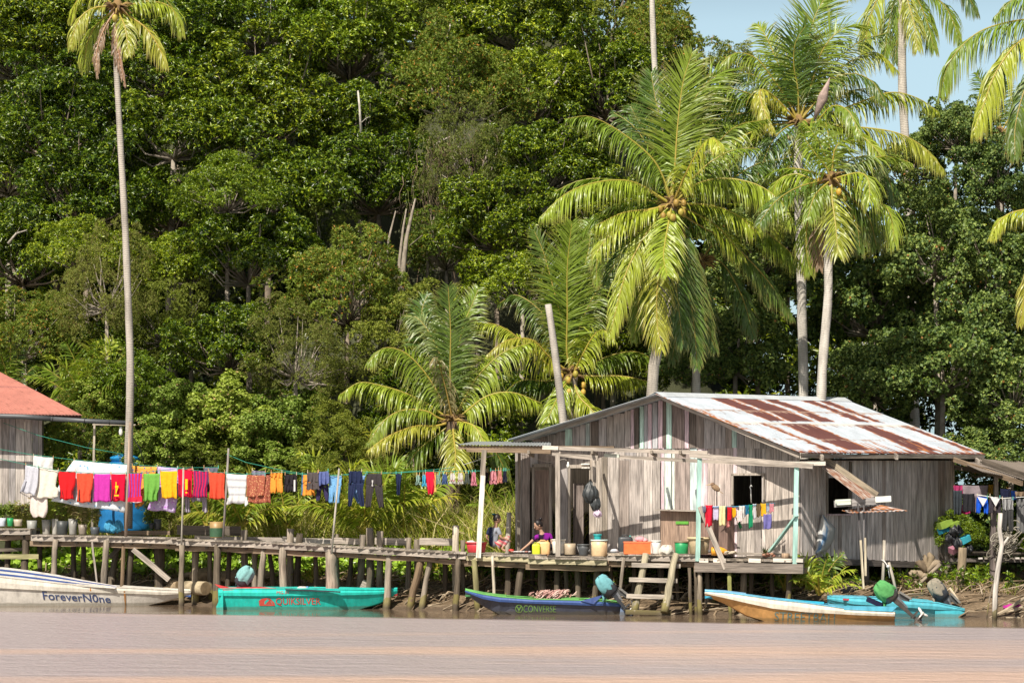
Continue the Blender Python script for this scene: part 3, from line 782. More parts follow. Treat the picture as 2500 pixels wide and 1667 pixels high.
# the big palm in the middle
palm('big full palm with orange coconuts right behind the peak of the tin roof', (1640, 500), 71, [
 ([(1560, 450), (1500, 440), (1430, 452), (1375, 478), (1322, 528)], D(hang=1.5, Lf=.85, col=LIME, dy=-1.2)),
 ([(1618, 430), (1584, 378), (1508, 318), (1440, 285), (1385, 290)], D(hang=1.2, Lf=.85, col=GREEN, dy=-.5)),
 ([(1642, 420), (1660, 340), (1692, 249), (1740, 190), (1800, 168)], D(hang=.15, Lf=.95, col=GREEN, dy=.5)),
 ([(1635, 400), (1618, 320), (1600, 240), (1590, 180)], D(hang=.1, Lf=.85, col=DEEP, dy=.9)),
 ([(1648, 400), (1655, 300), (1668, 200), (1690, 130)], D(hang=.1, Lf=.9, col=GREEN, dy=.2)),
 ([(1620, 420), (1590, 350), (1560, 300), (1540, 260)], D(hang=.4, Lf=.8, col=DEEP, dy=1.2)),
 ([(1680, 430), (1735, 370), (1795, 310), (1870, 292)], D(hang=.6, Lf=.85, col=GREEN, dy=1)),
 ([(1700, 450), (1772, 436), (1850, 452), (1905, 492), (1935, 545)], D(hang=1.4, Lf=.9, col=LIME, dy=-1.2)),
 ([(1672, 430), (1695, 385), (1725, 345), (1745, 340), (1755, 362)], D(hang=1.1, Lf=.7, col=LIME, dy=-2)),
 ([(1700, 470), (1780, 440), (1850, 400), (1930, 385)], D(hang=.9, Lf=.75, col=DEEP, dy=1.5)),
 ([(1700, 500), (1800, 525), (1900, 590), (1968, 655)], D(hang=1.4, Lf=.85, col=GREEN, dy=.3)),
 ([(1690, 540), (1790, 600), (1870, 680), (1935, 775)], D(hang=1.2, Lf=.7, col=DEEP, dy=1.2)),
 ([(1633, 540), (1624, 590), (1620, 630), (1628, 668)], D(hang=.35, Lf=.8, col=LIME, dy=-1.6, start=.05, wd=.024)),
 ([(1600, 540), (1560, 600), (1524, 680), (1490, 815)], D(hang=.9, Lf=.75, col=LIME, dy=-.8)),
 ([(1625, 600), (1606, 690), (1604, 780), (1615, 850)], D(hang=.55, Lf=.85, col=YEL, dy=-.6)),
 ([(1670, 570), (1690, 670), (1715, 760), (1745, 850)], D(hang=.8, Lf=.8, col=DEEP, dy=.6)),
 ([(1660, 600), (1680, 700), (1695, 800), (1702, 895)], D(hang=.4, Lf=.7, col=DEEP, dy=.2)),
 ([(1580, 512), (1520, 520), (1452, 552)], D(hang=1.4, Lf=.75, col=LIME, dy=-.6)),
 ([(1560, 530), (1490, 545), (1462, 600), (1455, 690)], D(hang=.9, Lf=.6, col=GREEN, dy=-.2)),
 ([(1600, 560), (1570, 640), (1560, 740), (1548, 830)], D(hang=.6, Lf=.7, col=GREEN, dy=.5)),
 ([(1650, 580), (1650, 680), (1660, 780), (1668, 840)], D(hang=.5, Lf=.8, col=DEEP, dy=0)),
 ], trunk=[(1588, 1290), (1593, 940), (1605, 850), (1622, 700), (1640, 540)], r=(.19, .13), nuts=14, nutcol=(.34, .22, .05),
 fill=[D(n=9, L=3.6, elev=(5, 75), az=(-100, 100), cols=[DEEP, GREEN], Lf=.8), D(n=6, L=3.0, elev=(-40, 20), az=(-140, 140), cols=[DEEP, GREEN, LIME], Lf=.75)])
palm('palm almost hidden behind the big palm, only its trunk and dark fronds showing', (1712, 640), 74, [
 ([(1740, 600), (1790, 600), (1850, 660), (1880, 740)], D(hang=1.2, col=DEEP)),
 ([(1690, 600), (1650, 620), (1610, 700), (1590, 800)], D(hang=1.1, col=DEEP)),
 ([(1715, 700), (1720, 780), (1735, 860)], D(hang=.6, col=DEEP)),
 ([(1690, 700), (1660, 780), (1640, 880)], D(hang=.8, col=DEEP)),
 ([(1760, 640), (1810, 720), (1840, 820)], D(hang=1, col=DEEP)),
 ], trunk=[(1710, 1290), (1700, 930), (1700, 850), (1708, 760)], r=(.14, .11), Lf=.7)
# the high palm on the right
palm('highest broad palm on the right, its raised fronds cut by the upper edge', (1950, 300), 74, [
 ([(1972, 235), (1986, 190), (2010, 120), (2059, 70), (2120, 66)], D(hang=.25, Lf=.95, col=GREEN, dy=-.5)),
 ([(1962, 220), (1972, 120), (1990, 40), (2030, -30)], D(hang=.1, Lf=1.0, col=GREEN, dy=.5)),
 ([(1948, 220), (1938, 160), (1942, 105), (1968, 62)], D(hang=.2, Lf=.95, col=DEEP, dy=-.8)),
 ([(1925, 250), (1885, 190), (1845, 142), (1795, 130), (1760, 158)], D(hang=1.0, Lf=.75, col=GREEN, dy=-.4)),
 ([(1915, 262), (1880, 228), (1856, 220), (1862, 262), (1888, 318)], D(hang=1.2, Lf=.6, col=YEL, dy=-1.5)),
 ([(2010, 210), (2070, 155), (2136, 128), (2188, 170)], D(hang=1.0, Lf=.75, col=LIME, dy=.2)),
 ([(2020, 280), (2094, 252), (2174, 226), (2240, 240), (2290, 272)], D(hang=1.2, Lf=.8, col=LIME, dy=.4)),
 ([(2030, 310), (2110, 312), (2190, 325), (2250, 356), (2302, 412)], D(hang=1.3, Lf=.85, col=YEL, dy=-.5)),
 ([(1900, 310), (1860, 330), (1800, 370), (1760, 440)], D(hang=1.1, Lf=.75, col=GREEN, dy=.5)),
 ([(1930, 240), (1905, 170), (1870, 90), (1850, 60)], D(hang=.3, Lf=.7, col=GREEN, dy=1.2)),
 ([(1990, 250), (2020, 200), (2080, 180), (2130, 200), (2160, 250)], D(hang=1.0, Lf=.7, col=DEEP, dy=-.6)),
 ([(1990, 300), (2030, 260), (2070, 270), (2100, 330)], D(hang=1.0, Lf=.65, col=GREEN, dy=-1.6)),
 ([(1920, 330), (1880, 370), (1850, 430), (1840, 520)], D(hang=1.0, Lf=.75, col=DEEP, dy=.3)),
 ([(2000, 340), (2060, 400), (2100, 480)], D(hang=1.0, Lf=.75, col=DEEP, dy=.8)),
 ([(1955, 380), (1962, 460), (1975, 560)], D(hang=.6, Lf=.7, col=GREEN, dy=.2)),
 ([(1930, 390), (1905, 480), (1895, 590)], D(hang=.8, Lf=.7, col=LIME, dy=.1)),
 ], trunk=[(1962, 1290), (1961, 900), (1958, 780), (1956, 660), (1950, 500), (1948, 360)], r=(.16, .13), tcol=(.52, .48, .42), nuts=4, nutcol=(.6, .5, .25),
 fill=[D(n=10, L=3.8, elev=(10, 80), az=(-100, 100), cols=[DEEP, GREEN], Lf=.85), D(n=7, L=3.2, elev=(-30, 25), az=(-150, 150), cols=[DEEP, GREEN, LIME], Lf=.8)])
palm('smaller palm in front of the highest palm, with bright curling fronds', (2030, 440), 70, [
 ([(2033, 400), (2038, 365), (2058, 345), (2098, 346)], D(hang=.3, Lf=.7, col=GREEN, dy=-.4)),
 ([(2015, 405), (1990, 375), (1962, 335), (1955, 312)], D(hang=.8, Lf=.65, col=LIME, dy=-.6)),
 ([(2020, 395), (2000, 350), (1978, 315), (1960, 300)], D(hang=.5, Lf=.6, col=GREEN, dy=.2)),
 ([(2050, 410), (2090, 385), (2130, 384), (2155, 418)], D(hang=.7, Lf=.7, col=(.2, .27, .1), dy=0)),
 ([(2060, 430), (2100, 422), (2120, 440), (2124, 490)], D(hang=.9, Lf=.8, col=LIME, dy=-1.2)),
 ([(2010, 456), (1988, 480), (1972, 532)], D(hang=.9, Lf=.65, col=GREEN, dy=-.8)),
 ([(2032, 490), (2040, 550), (2046, 622)], D(hang=.35, Lf=.75, col=YEL, dy=-1.0, start=.08, wd=.024)),
 ([(2080, 455), (2136, 486), (2172, 520), (2184, 590)], D(hang=1.1, Lf=.85, col=LIME, dy=-.3)),
 ([(2075, 480), (2120, 530), (2140, 600)], D(hang=1.0, Lf=.8, col=DEEP, dy=.5)),
 ([(2060, 490), (2090, 540), (2100, 610)], D(hang=.8, Lf=.7, col=DEEP, dy=.3)),
 ([(2005, 480), (1975, 530), (1968, 600), (1978, 665)], D(hang=.8, Lf=.7, col=GREEN, dy=.2)),
 ([(1990, 440), (1945, 425), (1900, 440), (1880, 490)], D(hang=1.1, Lf=.75, col=LIME, dy=.4)),
 ([(2020, 500), (2005, 580), (2000, 650)], D(hang=.6, Lf=.6, col=DRY, dy=.1)),
 ([(2070, 420), (2120, 400), (2170, 440), (2185, 500)], D(hang=1, Lf=.7, col=DEEP, dy=1.0)),
 ], trunk=[(1998, 1290), (2006, 940), (2014, 820), (2022, 720), (2022, 620), (2028, 500)], r=(.155, .11), tcol=(.52, .48, .42), nuts=3, fill=[D(n=8, L=2.6, elev=(-20, 65), az=(-120, 120), cols=[DEEP, GREEN], Lf=.7)])
mb = MB(); hc = P(2000, 300, 72.5)
mb.tube([P(1988, 292, 72.5), P(2010, 240, 72.3), P(2026, 190, 72.3)], [.04, .16, .01], 7, (.40, .30, .26), rough=.2)
mb.build('dry_leaf_sheath', M_TRUNK, label='withered grey-brown pointed leaf hanging in the highest palm', cat='palm leaf')
# tall left palm
palm('tall slender palm on the left with yellowing wind-worn fronds', (288, 22), 70, [
 ([(262, 16), (222, 23), (191, 52), (172, 112)], D(hang=1.3, Lf=.55, col=YEL, dy=-.4)),
 ([(258, 42), (230, 69), (212, 112), (206, 168)], D(hang=1.1, Lf=.55, col=LIME, dy=.4)),
 ([(266, 50), (247, 88), (236, 130), (238, 186)], D(hang=1.2, Lf=.32, col=DRY, dy=-.5, ragged=.5)),
 ([(294, 40), (306, 69), (314, 132)], D(hang=.6, Lf=.5, col=YEL, dy=-.8)),
 ([(284, 80), (292, 140), (306, 212)], D(hang=1.2, Lf=.25, col=DRY, dy=-.3, ragged=.5)),
 ([(280, 80), (284, 140), (300, 190)], D(hang=1.2, Lf=.25, col=BROWN, dy=-.1, ragged=.5)),
 ([(325, 46), (356, 69), (383, 107), (406, 158)], D(hang=1.2, Lf=.6, col=YEL, dy=-.2)),
 ([(325, 11), (367, 4), (417, 19), (446, 78)], D(hang=1.3, Lf=.65, col=LIME, dy=.3)),
 ([(330, -10), (380, -20), (430, 30), (448, 60)], D(hang=1.2, Lf=.6, col=GREEN, dy=.8)),
 ([(280, -40), (260, -90), (220, -120)], D(hang=.6, Lf=.6, col=GREEN)),
 ([(300, -40), (320, -100), (370, -130)], D(hang=.6, Lf=.6, col=GREEN)),
 ([(262, 0), (230, -20), (190, 0), (170, 50)], D(hang=1.2, Lf=.5, col=LIME, dy=1)),
 ], trunk=[(313, 1290), (314, 1120), (317, 1000), (318, 880), (314, 760), (306, 560), (297, 400), (289, 260), (284, 150), (285, 60)], r=(.125, .075), tcol=(.40, .36, .31), nuts=3, nutcol=(.4, .3, .1), Lf=.6)
# short palm
palm('short spreading palm with a dark hairy heart just left of the house', (1105, 1030), 71.5, [
 ([(1099, 917), (1100, 806), (1094, 700)], D(hang=.15, Lf=.8, col=DEEP, dy=-.4)),
 ([(1085, 900), (1053, 821), (1018, 776), (985, 772)], D(hang=.7, Lf=.7, col=(.2, .28, .1), dy=.4)),
 ([(1070, 960), (1030, 900), (984, 858), (935, 850), (900, 885)], D(hang=.9, Lf=.75, col=GREEN, dy=-.3)),
 ([(1050, 990), (991, 960), (926, 940), (876, 934), (832, 962)], D(hang=1.3, Lf=.7, col=LIME, dy=-.2)),
 ([(1070, 1020), (1040, 1003), (984, 1001), (938, 1026), (900, 1080)], D(hang=1.2, Lf=.65, col=GREEN, dy=-.6)),
 ([(1060, 1040), (1014, 1040), (953, 1062), (900, 1098)], D(hang=1.1, Lf=.6, col=YEL, dy=-1)),
 ([(1095, 978), (1078, 910), (1064, 872), (1050, 890)], D(hang=1.3, Lf=.42, col=(.2, .2, .08), dy=-1.2, ragged=.4)),
 ([(1112, 900), (1130, 800), (1150, 750), (1168, 706)], D(hang=.3, Lf=.7, col=GREEN, dy=.6)),
 ([(1140, 960), (1178, 905), (1232, 858), (1297, 836)], D(hang=1.2, Lf=.75, col=LIME, dy=.3)),
 ([(1137, 1005), (1190, 966), (1252, 958), (1322, 984)], D(hang=1.3, Lf=.75, col=LIME, dy=-.3)),
 ([(1130, 1030), (1160, 1042), (1187, 1090)], D(hang=1.0, Lf=.65, col=LIME, dy=-.9)),
 ([(1108, 1070), (1112, 1110), (1108, 1165)], D(hang=.5, Lf=.7, col=YEL, dy=-1.2, start=.1)),
 ([(1070, 1060), (1020, 1100), (980, 1160)], D(hang=.9, Lf=.6, col=GREEN, dy=-.3)),
 ([(1140, 1060), (1200, 1090), (1240, 1160)], D(hang=1.0, Lf=.65, col=DEEP, dy=.5)),
 ([(1080, 940), (1040, 850), (1030, 760), (1045, 720)], D(hang=.3, Lf=.65, col=DEEP, dy=.8)),
 ], trunk=[(1108, 1290), (1106, 1200), (1104, 1120)], r=(.24, .2), tcol=(.14, .10, .07), Lf=.7,
 fill=[D(n=5, L=2.6, elev=(20, 70), az=(-80, 80), cols=[DEEP, GREEN], Lf=.6)])
palm('palm with a great upright frond and yellow coconuts behind the headless trunk', (1397, 915), 75, [
 ([(1384, 860), (1385, 768), (1385, 653), (1396, 545)], D(hang=.12, Lf=.95, col=GREEN, dy=-.5, start=.1)),
 ([(1375, 800), (1350, 700), (1328, 620), (1305, 565)], D(hang=.2, Lf=.7, col=DEEP, dy=.4)),
 ([(1410, 820), (1440, 740), (1480, 680), (1520, 620)], D(hang=.5, Lf=.85, col=GREEN, dy=.5)),
 ([(1405, 800), (1420, 690), (1440, 590), (1438, 540)], D(hang=.2, Lf=.8, col=GREEN, dy=1)),
 ([(1415, 880), (1447, 822), (1472, 805), (1500, 830)], D(hang=.9, Lf=.6, col=LIME, dy=-1)),
 ([(1440, 890), (1500, 865), (1560, 860), (1610, 890)], D(hang=1.1, Lf=.7, col=GREEN, dy=.2)),
 ([(1450, 918), (1519, 918), (1580, 930)], D(hang=1.2, Lf=.7, col=LIME, dy=-.4)),
 ([(1343, 894), (1278, 835), (1221, 796), (1163, 784)], D(hang=1.2, Lf=.75, col=LIME, dy=-.5)),
 ([(1340, 870), (1300, 830), (1240, 830), (1190, 865)], D(hang=1.2, Lf=.65, col=YEL, dy=-1.2)),
 ([(1372, 950), (1352, 990), (1326, 1045)], D(hang=.7, Lf=.7, col=LIME, dy=-1.4, start=.1)),
 ([(1412, 965), (1445, 1000), (1470, 1040)], D(hang=.8, Lf=.6, col=LIME, dy=-.8)),
 ([(1340, 930), (1270, 930), (1210, 980)], D(hang=1.2, Lf=.7, col=DEEP, dy=.5)),
 ([(1370, 840), (1320, 760), (1260, 720), (1220, 740)], D(hang=.9, Lf=.7, col=DEEP, dy=1)),
 ], nuts=12, nutcol=(.5, .32, .06), trunk=[(1398, 1290), (1398, 1100), (1397, 1000)], r=(.2, .17), tcol=(.3, .25, .2))
# headless trunk
mb = MB(); mb.col = (.42, .38, .33)
sp = spline([P(1400, 1290, 70), P(1382, 1100, 70), (P(1372, 1000, 70)), P(1352, 840, 70), P(1338, 743, 70)], 16)
mb.tube([Vector(p) for p in sp], list(np.linspace(.135, .095, 16)), 12, rough=.03)
mb.build('headless_palm_trunk', M_PALMBARK, label='leaning grey headless palm trunk left of the roof peak', cat='dead palm')
# very tall palm whose crown is out of the picture
palm('very tall thin palm trunk running out of the top left of the sky', (1588, -260), 86, [
 ([(1540, -300), (1470, -260)], D(hang=1)), ([(1640, -300), (1700, -250)], D(hang=1)), ([(1590, -330), (1600, -400)], D(hang=.4)), ([(1560, -250), (1530, -190)], D(hang=1)), ([(1620, -250), (1650, -190)], D(hang=1)),
 ], trunk=[(1690, 1100), (1650, 620), (1626, 420), (1606, 250), (1597, 140), (1592, 0), (1590, -150)], r=(.15, .085), tcol=(.5, .46, .40))
palm('palm in the sky on the right with its crown cut by the top edge', (2203, -50), 84, [
 ([(2160, -30), (2125, 40), (2108, 130)], D(hang=1.0, Lf=.8, col=LIME)), ([(2185, 0), (2168, 70), (2160, 140)], D(hang=.9, Lf=.7, col=GREEN)),
 ([(2215, 0), (2232, 60), (2240, 120)], D(hang=.9, Lf=.75, col=YEL, dy=-1)), ([(2240, 0), (2265, 60), (2280, 120)], D(hang=1.0, Lf=.8, col=GREEN)),
 ([(2260, -20), (2310, 20), (2345, 100)], D(hang=1.1, Lf=.8, col=GREEN)), ([(2270, -60), (2340, -40), (2385, 30)], D(hang=1.1, Lf=.8, col=DEEP)),
 ([(2195, 10), (2190, 80), (2186, 150)], D(hang=.8, Lf=.6, col=DEEP)), ([(2200, -120), (2200, -200)], D(hang=.5)), ([(2150, -90), (2100, -80), (2075, -10)], D(hang=1)),
 ], trunk=[(2235, 1100), (2225, 700), (2214, 420), (2204, 240), (2202, 120), (2203, 20)], r=(.17, .14), tcol=(.5, .45, .38), Lf=.75)
palm('palm at the right edge whose long grey-green fronds droop into the sky', (2600, 90), 72, [
 ([(2540, 50), (2460, 55), (2380, 85), (2320, 150), (2296, 225)], D(hang=1.4, Lf=1.0, col=GREEN)),
 ([(2540, 80), (2480, 110), (2430, 180), (2400, 260), (2378, 320)], D(hang=1.3, Lf=1.0, col=LIME, dy=-1)),
 ([(2560, 0), (2490, -10), (2430, 40)], D(hang=1.2, Lf=.8, col=GREEN)),
 ([(2560, 140), (2510, 200), (2480, 300), (2478, 380)], D(hang=1.1, Lf=.9, col=DEEP, dy=-1)),
 ([(2570, 160), (2545, 240), (2530, 340)], D(hang=1.0, Lf=.8, col=DEEP)),
 ([(2520, 90), (2450, 150), (2420, 240)], D(hang=1.1, Lf=.8, col=DEEP, dy=1)),
 ], trunk=[(2640, 1200), (2630, 700), (2610, 300)], r=(.17, .14))
palm('spiky palm top standing between the sky and the right-edge fronds', (2440, 330), 78, [
 ([(2425, 270), (2400, 210), (2385, 180)], D(hang=.3, Lf=.5, col=GREEN)), ([(2445, 260), (2450, 200)], D(hang=.3, Lf=.5, col=DEEP)),
 ([(2400, 300), (2360, 290), (2340, 340)], D(hang=1, Lf=.5, col=GREEN)), ([(2470, 280), (2500, 260), (2540, 290)], D(hang=1, Lf=.5, col=GREEN)),
 ], trunk=[(2448, 1000), (2445, 600), (2442, 400)], r=(.13, .1))
palm('palm outside the right edge sending one arching frond over the dark trees', (2620, 560), 70, [
 ([(2560, 515), (2500, 512), (2450, 530), (2418, 578)], D(hang=1.2, Lf=.6, col=LIME)),
 ([(2560, 600), (2510, 690), (2490, 790)], D(hang=.9, Lf=.6, col=YEL)), ([(2600, 480), (2580, 420)], D(hang=.4)),
 ], trunk=[(2630, 1250), (2625, 900), (2622, 700)], r=(.17, .14))
# far fronds inside the wood
palm('young palm deep in the shade of the wood with three thin arching fronds', (640, 500), 81, [
 ([(648, 420), (680, 385), (720, 372), (742, 392)], D(hang=1.1, Lf=.5, col=LIME)), ([(660, 450), (700, 430), (735, 432), (722, 470)], D(hang=1, Lf=.5, col=LIME)),
 ([(700, 500), (740, 515), (772, 545)], D(hang=1.1, Lf=.5, col=YEL)), ([(560, 465), (500, 466), (470, 420)], D(hang=.9, Lf=.5, col=GREEN)), ([(600, 470), (560, 450), (540, 500)], D(hang=1, Lf=.6, col=DEEP)),
 ], skirt=False, name='young_palm')
# ------------------------------------------------------------------ undergrowth
def small_palm(px, py, Y, n, Lpx, label, cols, up=55, name='young_palm'):
    hc = P(px, py, Y); g = float(ter(hc.x, hc.y)); o = empty(name, (hc.x, hc.y, min(g, hc.z)), label, 'palm', 'small stemless palms on the bank')
    L = Lpx * Y / FPX
    for i in range(n):
        a = R_(-100 + 200 * (i + .5) / n + random.uniform(-10, 10)); e = R_(random.uniform(up - 25, up + 22))
        d = Vector((math.sin(a) * math.cos(e), -abs(math.cos(a)) * math.cos(e) * .5, math.sin(e))).normalized()
        pts = []; p = hc.copy()
        for j in range(6):
            pts.append(tuple(p)); p = p + d * (L / 5) * random.uniform(.9, 1.1); d = (d + Vector((0, 0, -.13 - .06 * j))).normalized()
        frond(o, pts, L * .28, .35, random.choice(cols), gap=.06, start=.12, wd=.028)
    return o
small_palm(590, 1285, 70.5, 9, 150, 'bright young palm fanning out behind the rusty drum', [LIME, GREEN, YEL], 45)
small_palm(700, 1290, 71, 6, 110, 'small yellow-green palm behind the white striped shirt', [LIME, GREEN])
small_palm(505, 1290, 71, 6, 130, 'low palm behind the purple floral cloth end, near the thin pole', [LIME, GREEN])
small_palm(890, 1300, 70, 9, 200, 'dark green young palm behind the black hanging trousers', [GREEN, LIME, LIME], 55)
small_palm(985, 1300, 70, 8, 190, 'young palm standing behind the red shorts', [GREEN, LIME, GREEN, YEL], 50)
small_palm(830, 1250, 72, 6, 170, 'young palm behind the light blue trousers', [LIME, YEL], 50)
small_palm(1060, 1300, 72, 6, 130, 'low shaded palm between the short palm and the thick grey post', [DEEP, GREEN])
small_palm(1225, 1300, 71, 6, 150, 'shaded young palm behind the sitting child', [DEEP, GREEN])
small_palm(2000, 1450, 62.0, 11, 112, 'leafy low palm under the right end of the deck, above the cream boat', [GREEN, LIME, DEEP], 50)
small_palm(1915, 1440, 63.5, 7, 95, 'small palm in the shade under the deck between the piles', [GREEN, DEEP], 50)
small_palm(760, 1420, 68, 6, 55, 'tiny palm seedling on the bank beneath the jetty', [LIME, GREEN], 55)
small_palm(1070, 1400, 67.5, 7, 70, 'spiky palm seedling below the jetty near the thick crooked pile', [GREEN, LIME], 55)
small_palm(570, 1130, 76, 7, 150, 'slender palm behind the washing line, above the striped shirts', [LIME, GREEN], 65)
small_palm(690, 1140, 76, 6, 140, 'pale feathery palm above the patterned brown sarong', [LIME, YEL], 60)
small_palm(215, 1020, 74, 8, 190, 'fine-leaved palm between the red roof and the tall palm trunk', [LIME, GREEN], 60)
small_palm(25, 960, 75, 6, 120, 'palm fronds rising behind the red roof at the left edge', [GREEN, DEEP], 60)
small_palm(880, 1130, 74, 7, 110, 'yellowish palm left of the short spreading palm', [LIME, YEL], 50)
small_palm(620, 1090, 78, 5, 170, 'tall thin palm with bare arching stalks above the orange shorts', [LIME, GREEN], 75)
# light green climbers and bushes between the jetty and the wood
GC = 'light green climber-covered bushes behind the laundry'
for (px, py, r, Y, kd, vr, lb, sz) in [
 (430, 1010, 110, 74, 'creeper', 0, 'sunny bush smothered in heart-leaved climber right of the tall palm foot', .9),
 (540, 1050, 120, 73.5, 'creeper', 1, 'broad light green climber bush above the patterned red and purple shirts', .9),
 (690, 1040, 110, 74, 'creeper', 0, 'climber-covered bush above the brown sarong', 1),
 (800, 1060, 90, 73.5, 'fine', 0, 'yellow-green bush left of the low fronds of the short palm', 1),
 (200, 1090, 100, 73, 'rust', 1, 'orange-flecked bush beside the grey plank hut', 1),
 (250, 980, 80, 74, 'creeper', 1, 'light bush above the grey rain gutter', .9),
 (380, 1110, 90, 73, 'creeper', 0, 'low climber bush behind the blue tank lid', .9),
 (660, 1150, 110, 73, 'creeper', 1, 'low broad climber bush behind the white striped shirt', .7),
 (520, 1170, 110, 73, 'fine', 1, 'low yellow-green bush behind the striped shirts', .7),
 (790, 1180, 90, 72, 'fine', 0, 'straw-tinged low bush behind the pole with the blue trousers', .8),
 (940, 1170, 90, 73, 'fine', 1, 'low bush behind the dark trousers', .9),
 (1030, 1230, 70, 73, 'brown', 0, 'dull bush behind the red shorts', 1),
 (1160, 1240, 90, 72.5, 'fine', 0, 'shaded bush behind the white corner post', 1),
 (420, 1230, 80, 71.5, 'fine', 1, 'weedy bush right of the blue water tank', .8),
 (620, 1250, 70, 71.5, 'creeper', 0, 'low leafy bush behind the old plank fence', .6),
 (2340, 1310, 65, 68, 'bright', 0, 'glossy bright bush under the lean-to beside the thick dark post', 1),
 (2480, 1330, 60, 67, 'bright', 1, 'glossy bright bush at the right edge under the lean-to', 1),
 (2180, 1420, 70, 68.5, 'creeper', 0, 'low bush in the gap under the hut beyond the paired poles', .7),
 (2380, 1430, 70, 67, 'fine', 1, 'weedy bush under the right-hand platform', .7),
 (2480, 1450, 60, 66, 'fine', 0, 'low weeds at the right edge behind the pale pole', .7),
 ]:
    tree(px, py, r, Y, kd, vr, lb, GC, sz, name='climber_bush', cat='bush', trunk=False)
# ground cover on the bank
gp = []
for i in range(1300):
    X = rng.uniform(-15, 4.5); s = rng.uniform(2.6, 8.5); Y = shore(X) + s
    h = rng.uniform(0, .5) * min(1, (s - 2.2) / 2)
    if X > -1: h *= .5
    gp.append((np.array([X, Y, float(ter(X, Y)) + h]), rng.uniform(.16, .34)))
kk = KINDS['creeper']
V, T, C = join([scatter_leaf(gp, 'creeper', 1, 16, 1.15, .7)])
C = C * np.array([.85, 1.1, .7])
npmesh('creeper_ground_cover', V, T, C, M_LEAF, kind='stuff', label='dense green creeper covering the bank under and behind the jetty')
gp = []
for i in range(240):
    X = rng.uniform(-2, 13); s = rng.uniform(1.8, 7); Y = shore(X) + s
    gp.append((np.array([X, Y, float(ter(X, Y)) + rng.uniform(.05, .45)]), rng.uniform(.15, .3)))
V, T, C = join([scatter_leaf(gp, 'bright', 1, 9, .8, 1.0)])
npmesh('bank_weeds', V, T, C, M_LEAF, kind='stuff', label='sparse green weeds on the mud under the house')
# dense shrubs closing the foot of the wood
for nm, lab, n, xr, hh, kd, sr in (('undergrowth', 'thick leafy undergrowth at the foot of the wood behind the jetty', 330, (-16, 0.5), 3.6, 'glossy', (9.5, 14)),
                       ('shaded_undergrowth', 'dark leafy undergrowth behind the wooden house', 260, (0, 18), 3.8, 'broad', (11.5, 16)),
                       ('pale_undergrowth', 'yellow-green scrub along the top of the bank', 420, (-15, 0.5), 2.3, 'fine', (7.2, 10.5)),
                       ('sunny_creepers', 'sunny heart-leaved creepers over the scrub behind the jetty', 260, (-15, 0.5), 2.0, 'creeper', (7.0, 10))):
    gp = []
    for i in range(n):
        X = rng.uniform(*xr); s = rng.uniform(*sr); Y = shore(X) + s
        gp.append((np.array([X, Y, float(ter(X, Y)) + rng.uniform(.1, hh) * (.4 + .6 * (s - sr[0]) / (sr[1] - sr[0]))]), rng.uniform(.45, .8)))
    V, T, C = join([scatter_leaf(gp, kd, 1, 60, 1.05, .8)])
    npmesh(nm, V, T, C, KINDS[kd]['mat'], kind='stuff', label=lab)
# grass blades
def grass(n, xr, sr, hr, cols, label, name='grass', lean=.35):
    X = rng.uniform(*xr, n); s = rng.uniform(*sr, n); Y = shore(X) + s; Z = ter(X, Y)
    cl = np.sin(X * 3.1 + Y * 1.7) + np.sin(X * 1.3 - Y * 2.9) + rng.normal(size=n) * .6; k = cl > -.3
    X, Y, Z = X[k], Y[k], Z[k]; m = len(X)
    B = np.stack([X, Y, Z], 1); d = unit(np.stack([rng.normal(size=m) * lean, rng.normal(size=m) * lean, np.ones(m)], 1))
    L = rng.uniform(*hr, m)[:, None]; S = unit(np.cross(d, rdir(m))); w_ = .014
    bend = np.stack([rng.normal(size=m), rng.normal(size=m) - .3, -np.abs(rng.normal(size=m)) * .5], 1) * .22
    v = np.empty((m, 5, 3)); v[:, 0] = B - S * w_; v[:, 1] = B + S * w_; md = B + d * L * .55
    v[:, 2] = md + S * w_; v[:, 3] = md - S * w_; v[:, 4] = B + d * L + bend * L
    b = (np.arange(m) * 5)[:, None]; T = np.concatenate([b + np.array([[0, 1, 2]]), b + np.array([[0, 2, 3]]), b + np.array([[3, 2, 4]])])
    return npmesh(name, v.reshape(-1, 3), T, np.repeat(palette(m, cols), 5, 0), M_SOFT, kind='stuff', label=label)
grass(42000, (-15, 1.5), (4.4, 8.5), (.8, 2.3), [(.36, .42, .07), (.42, .42, .11), (.24, .34, .05), (.52, .46, .24)], 'tall weedy grass and dry stalks behind the jetty', 'tall_grass')
grass(9000, (-14, 13), (1.6, 6), (.12, .5), [(.34, .26, .14), (.26, .2, .1), (.17, .2, .05), (.2, .16, .08)], 'short dry weeds on the mud bank', 'bank_grass', .6)
# driftwood, roots and litter
mb = MB()
for i in range(1100):
    X = rng.uniform(-14, 13.5); s = rng.uniform(-.15, 2.6) if rng.random() < .75 else rng.uniform(2, 5); Y = shore(X) + s
    if X < -5 and rng.random() < .5: continue
    z = float(ter(X, Y)) + .02; L = rng.uniform(.25, 1.3); a = rng.uniform(-.5, .5) + (0 if rng.random() < .7 else 1.2)
    r = rng.uniform(.008, .03); mb.col = random.choice([(.36, .28, .19), (.27, .2, .13), (.42, .34, .24), (.18, .13, .08)])
    p0 = Vector((X, Y, z)); p2 = p0 + Vector((math.cos(a) * L, math.sin(a) * L * .6, rng.uniform(-.05, .3))); p1 = p0.lerp(p2, .5) + Vector((0, 0, rng.uniform(-.03, .16)))
    mb.tube([p0, p1, p2], [r, r * .9, r * .4], 5, rough=.15)
mb.build('driftwood', M_TRUNK, label='tangle of driftwood, roots and sticks along the mud edge', kind='stuff')
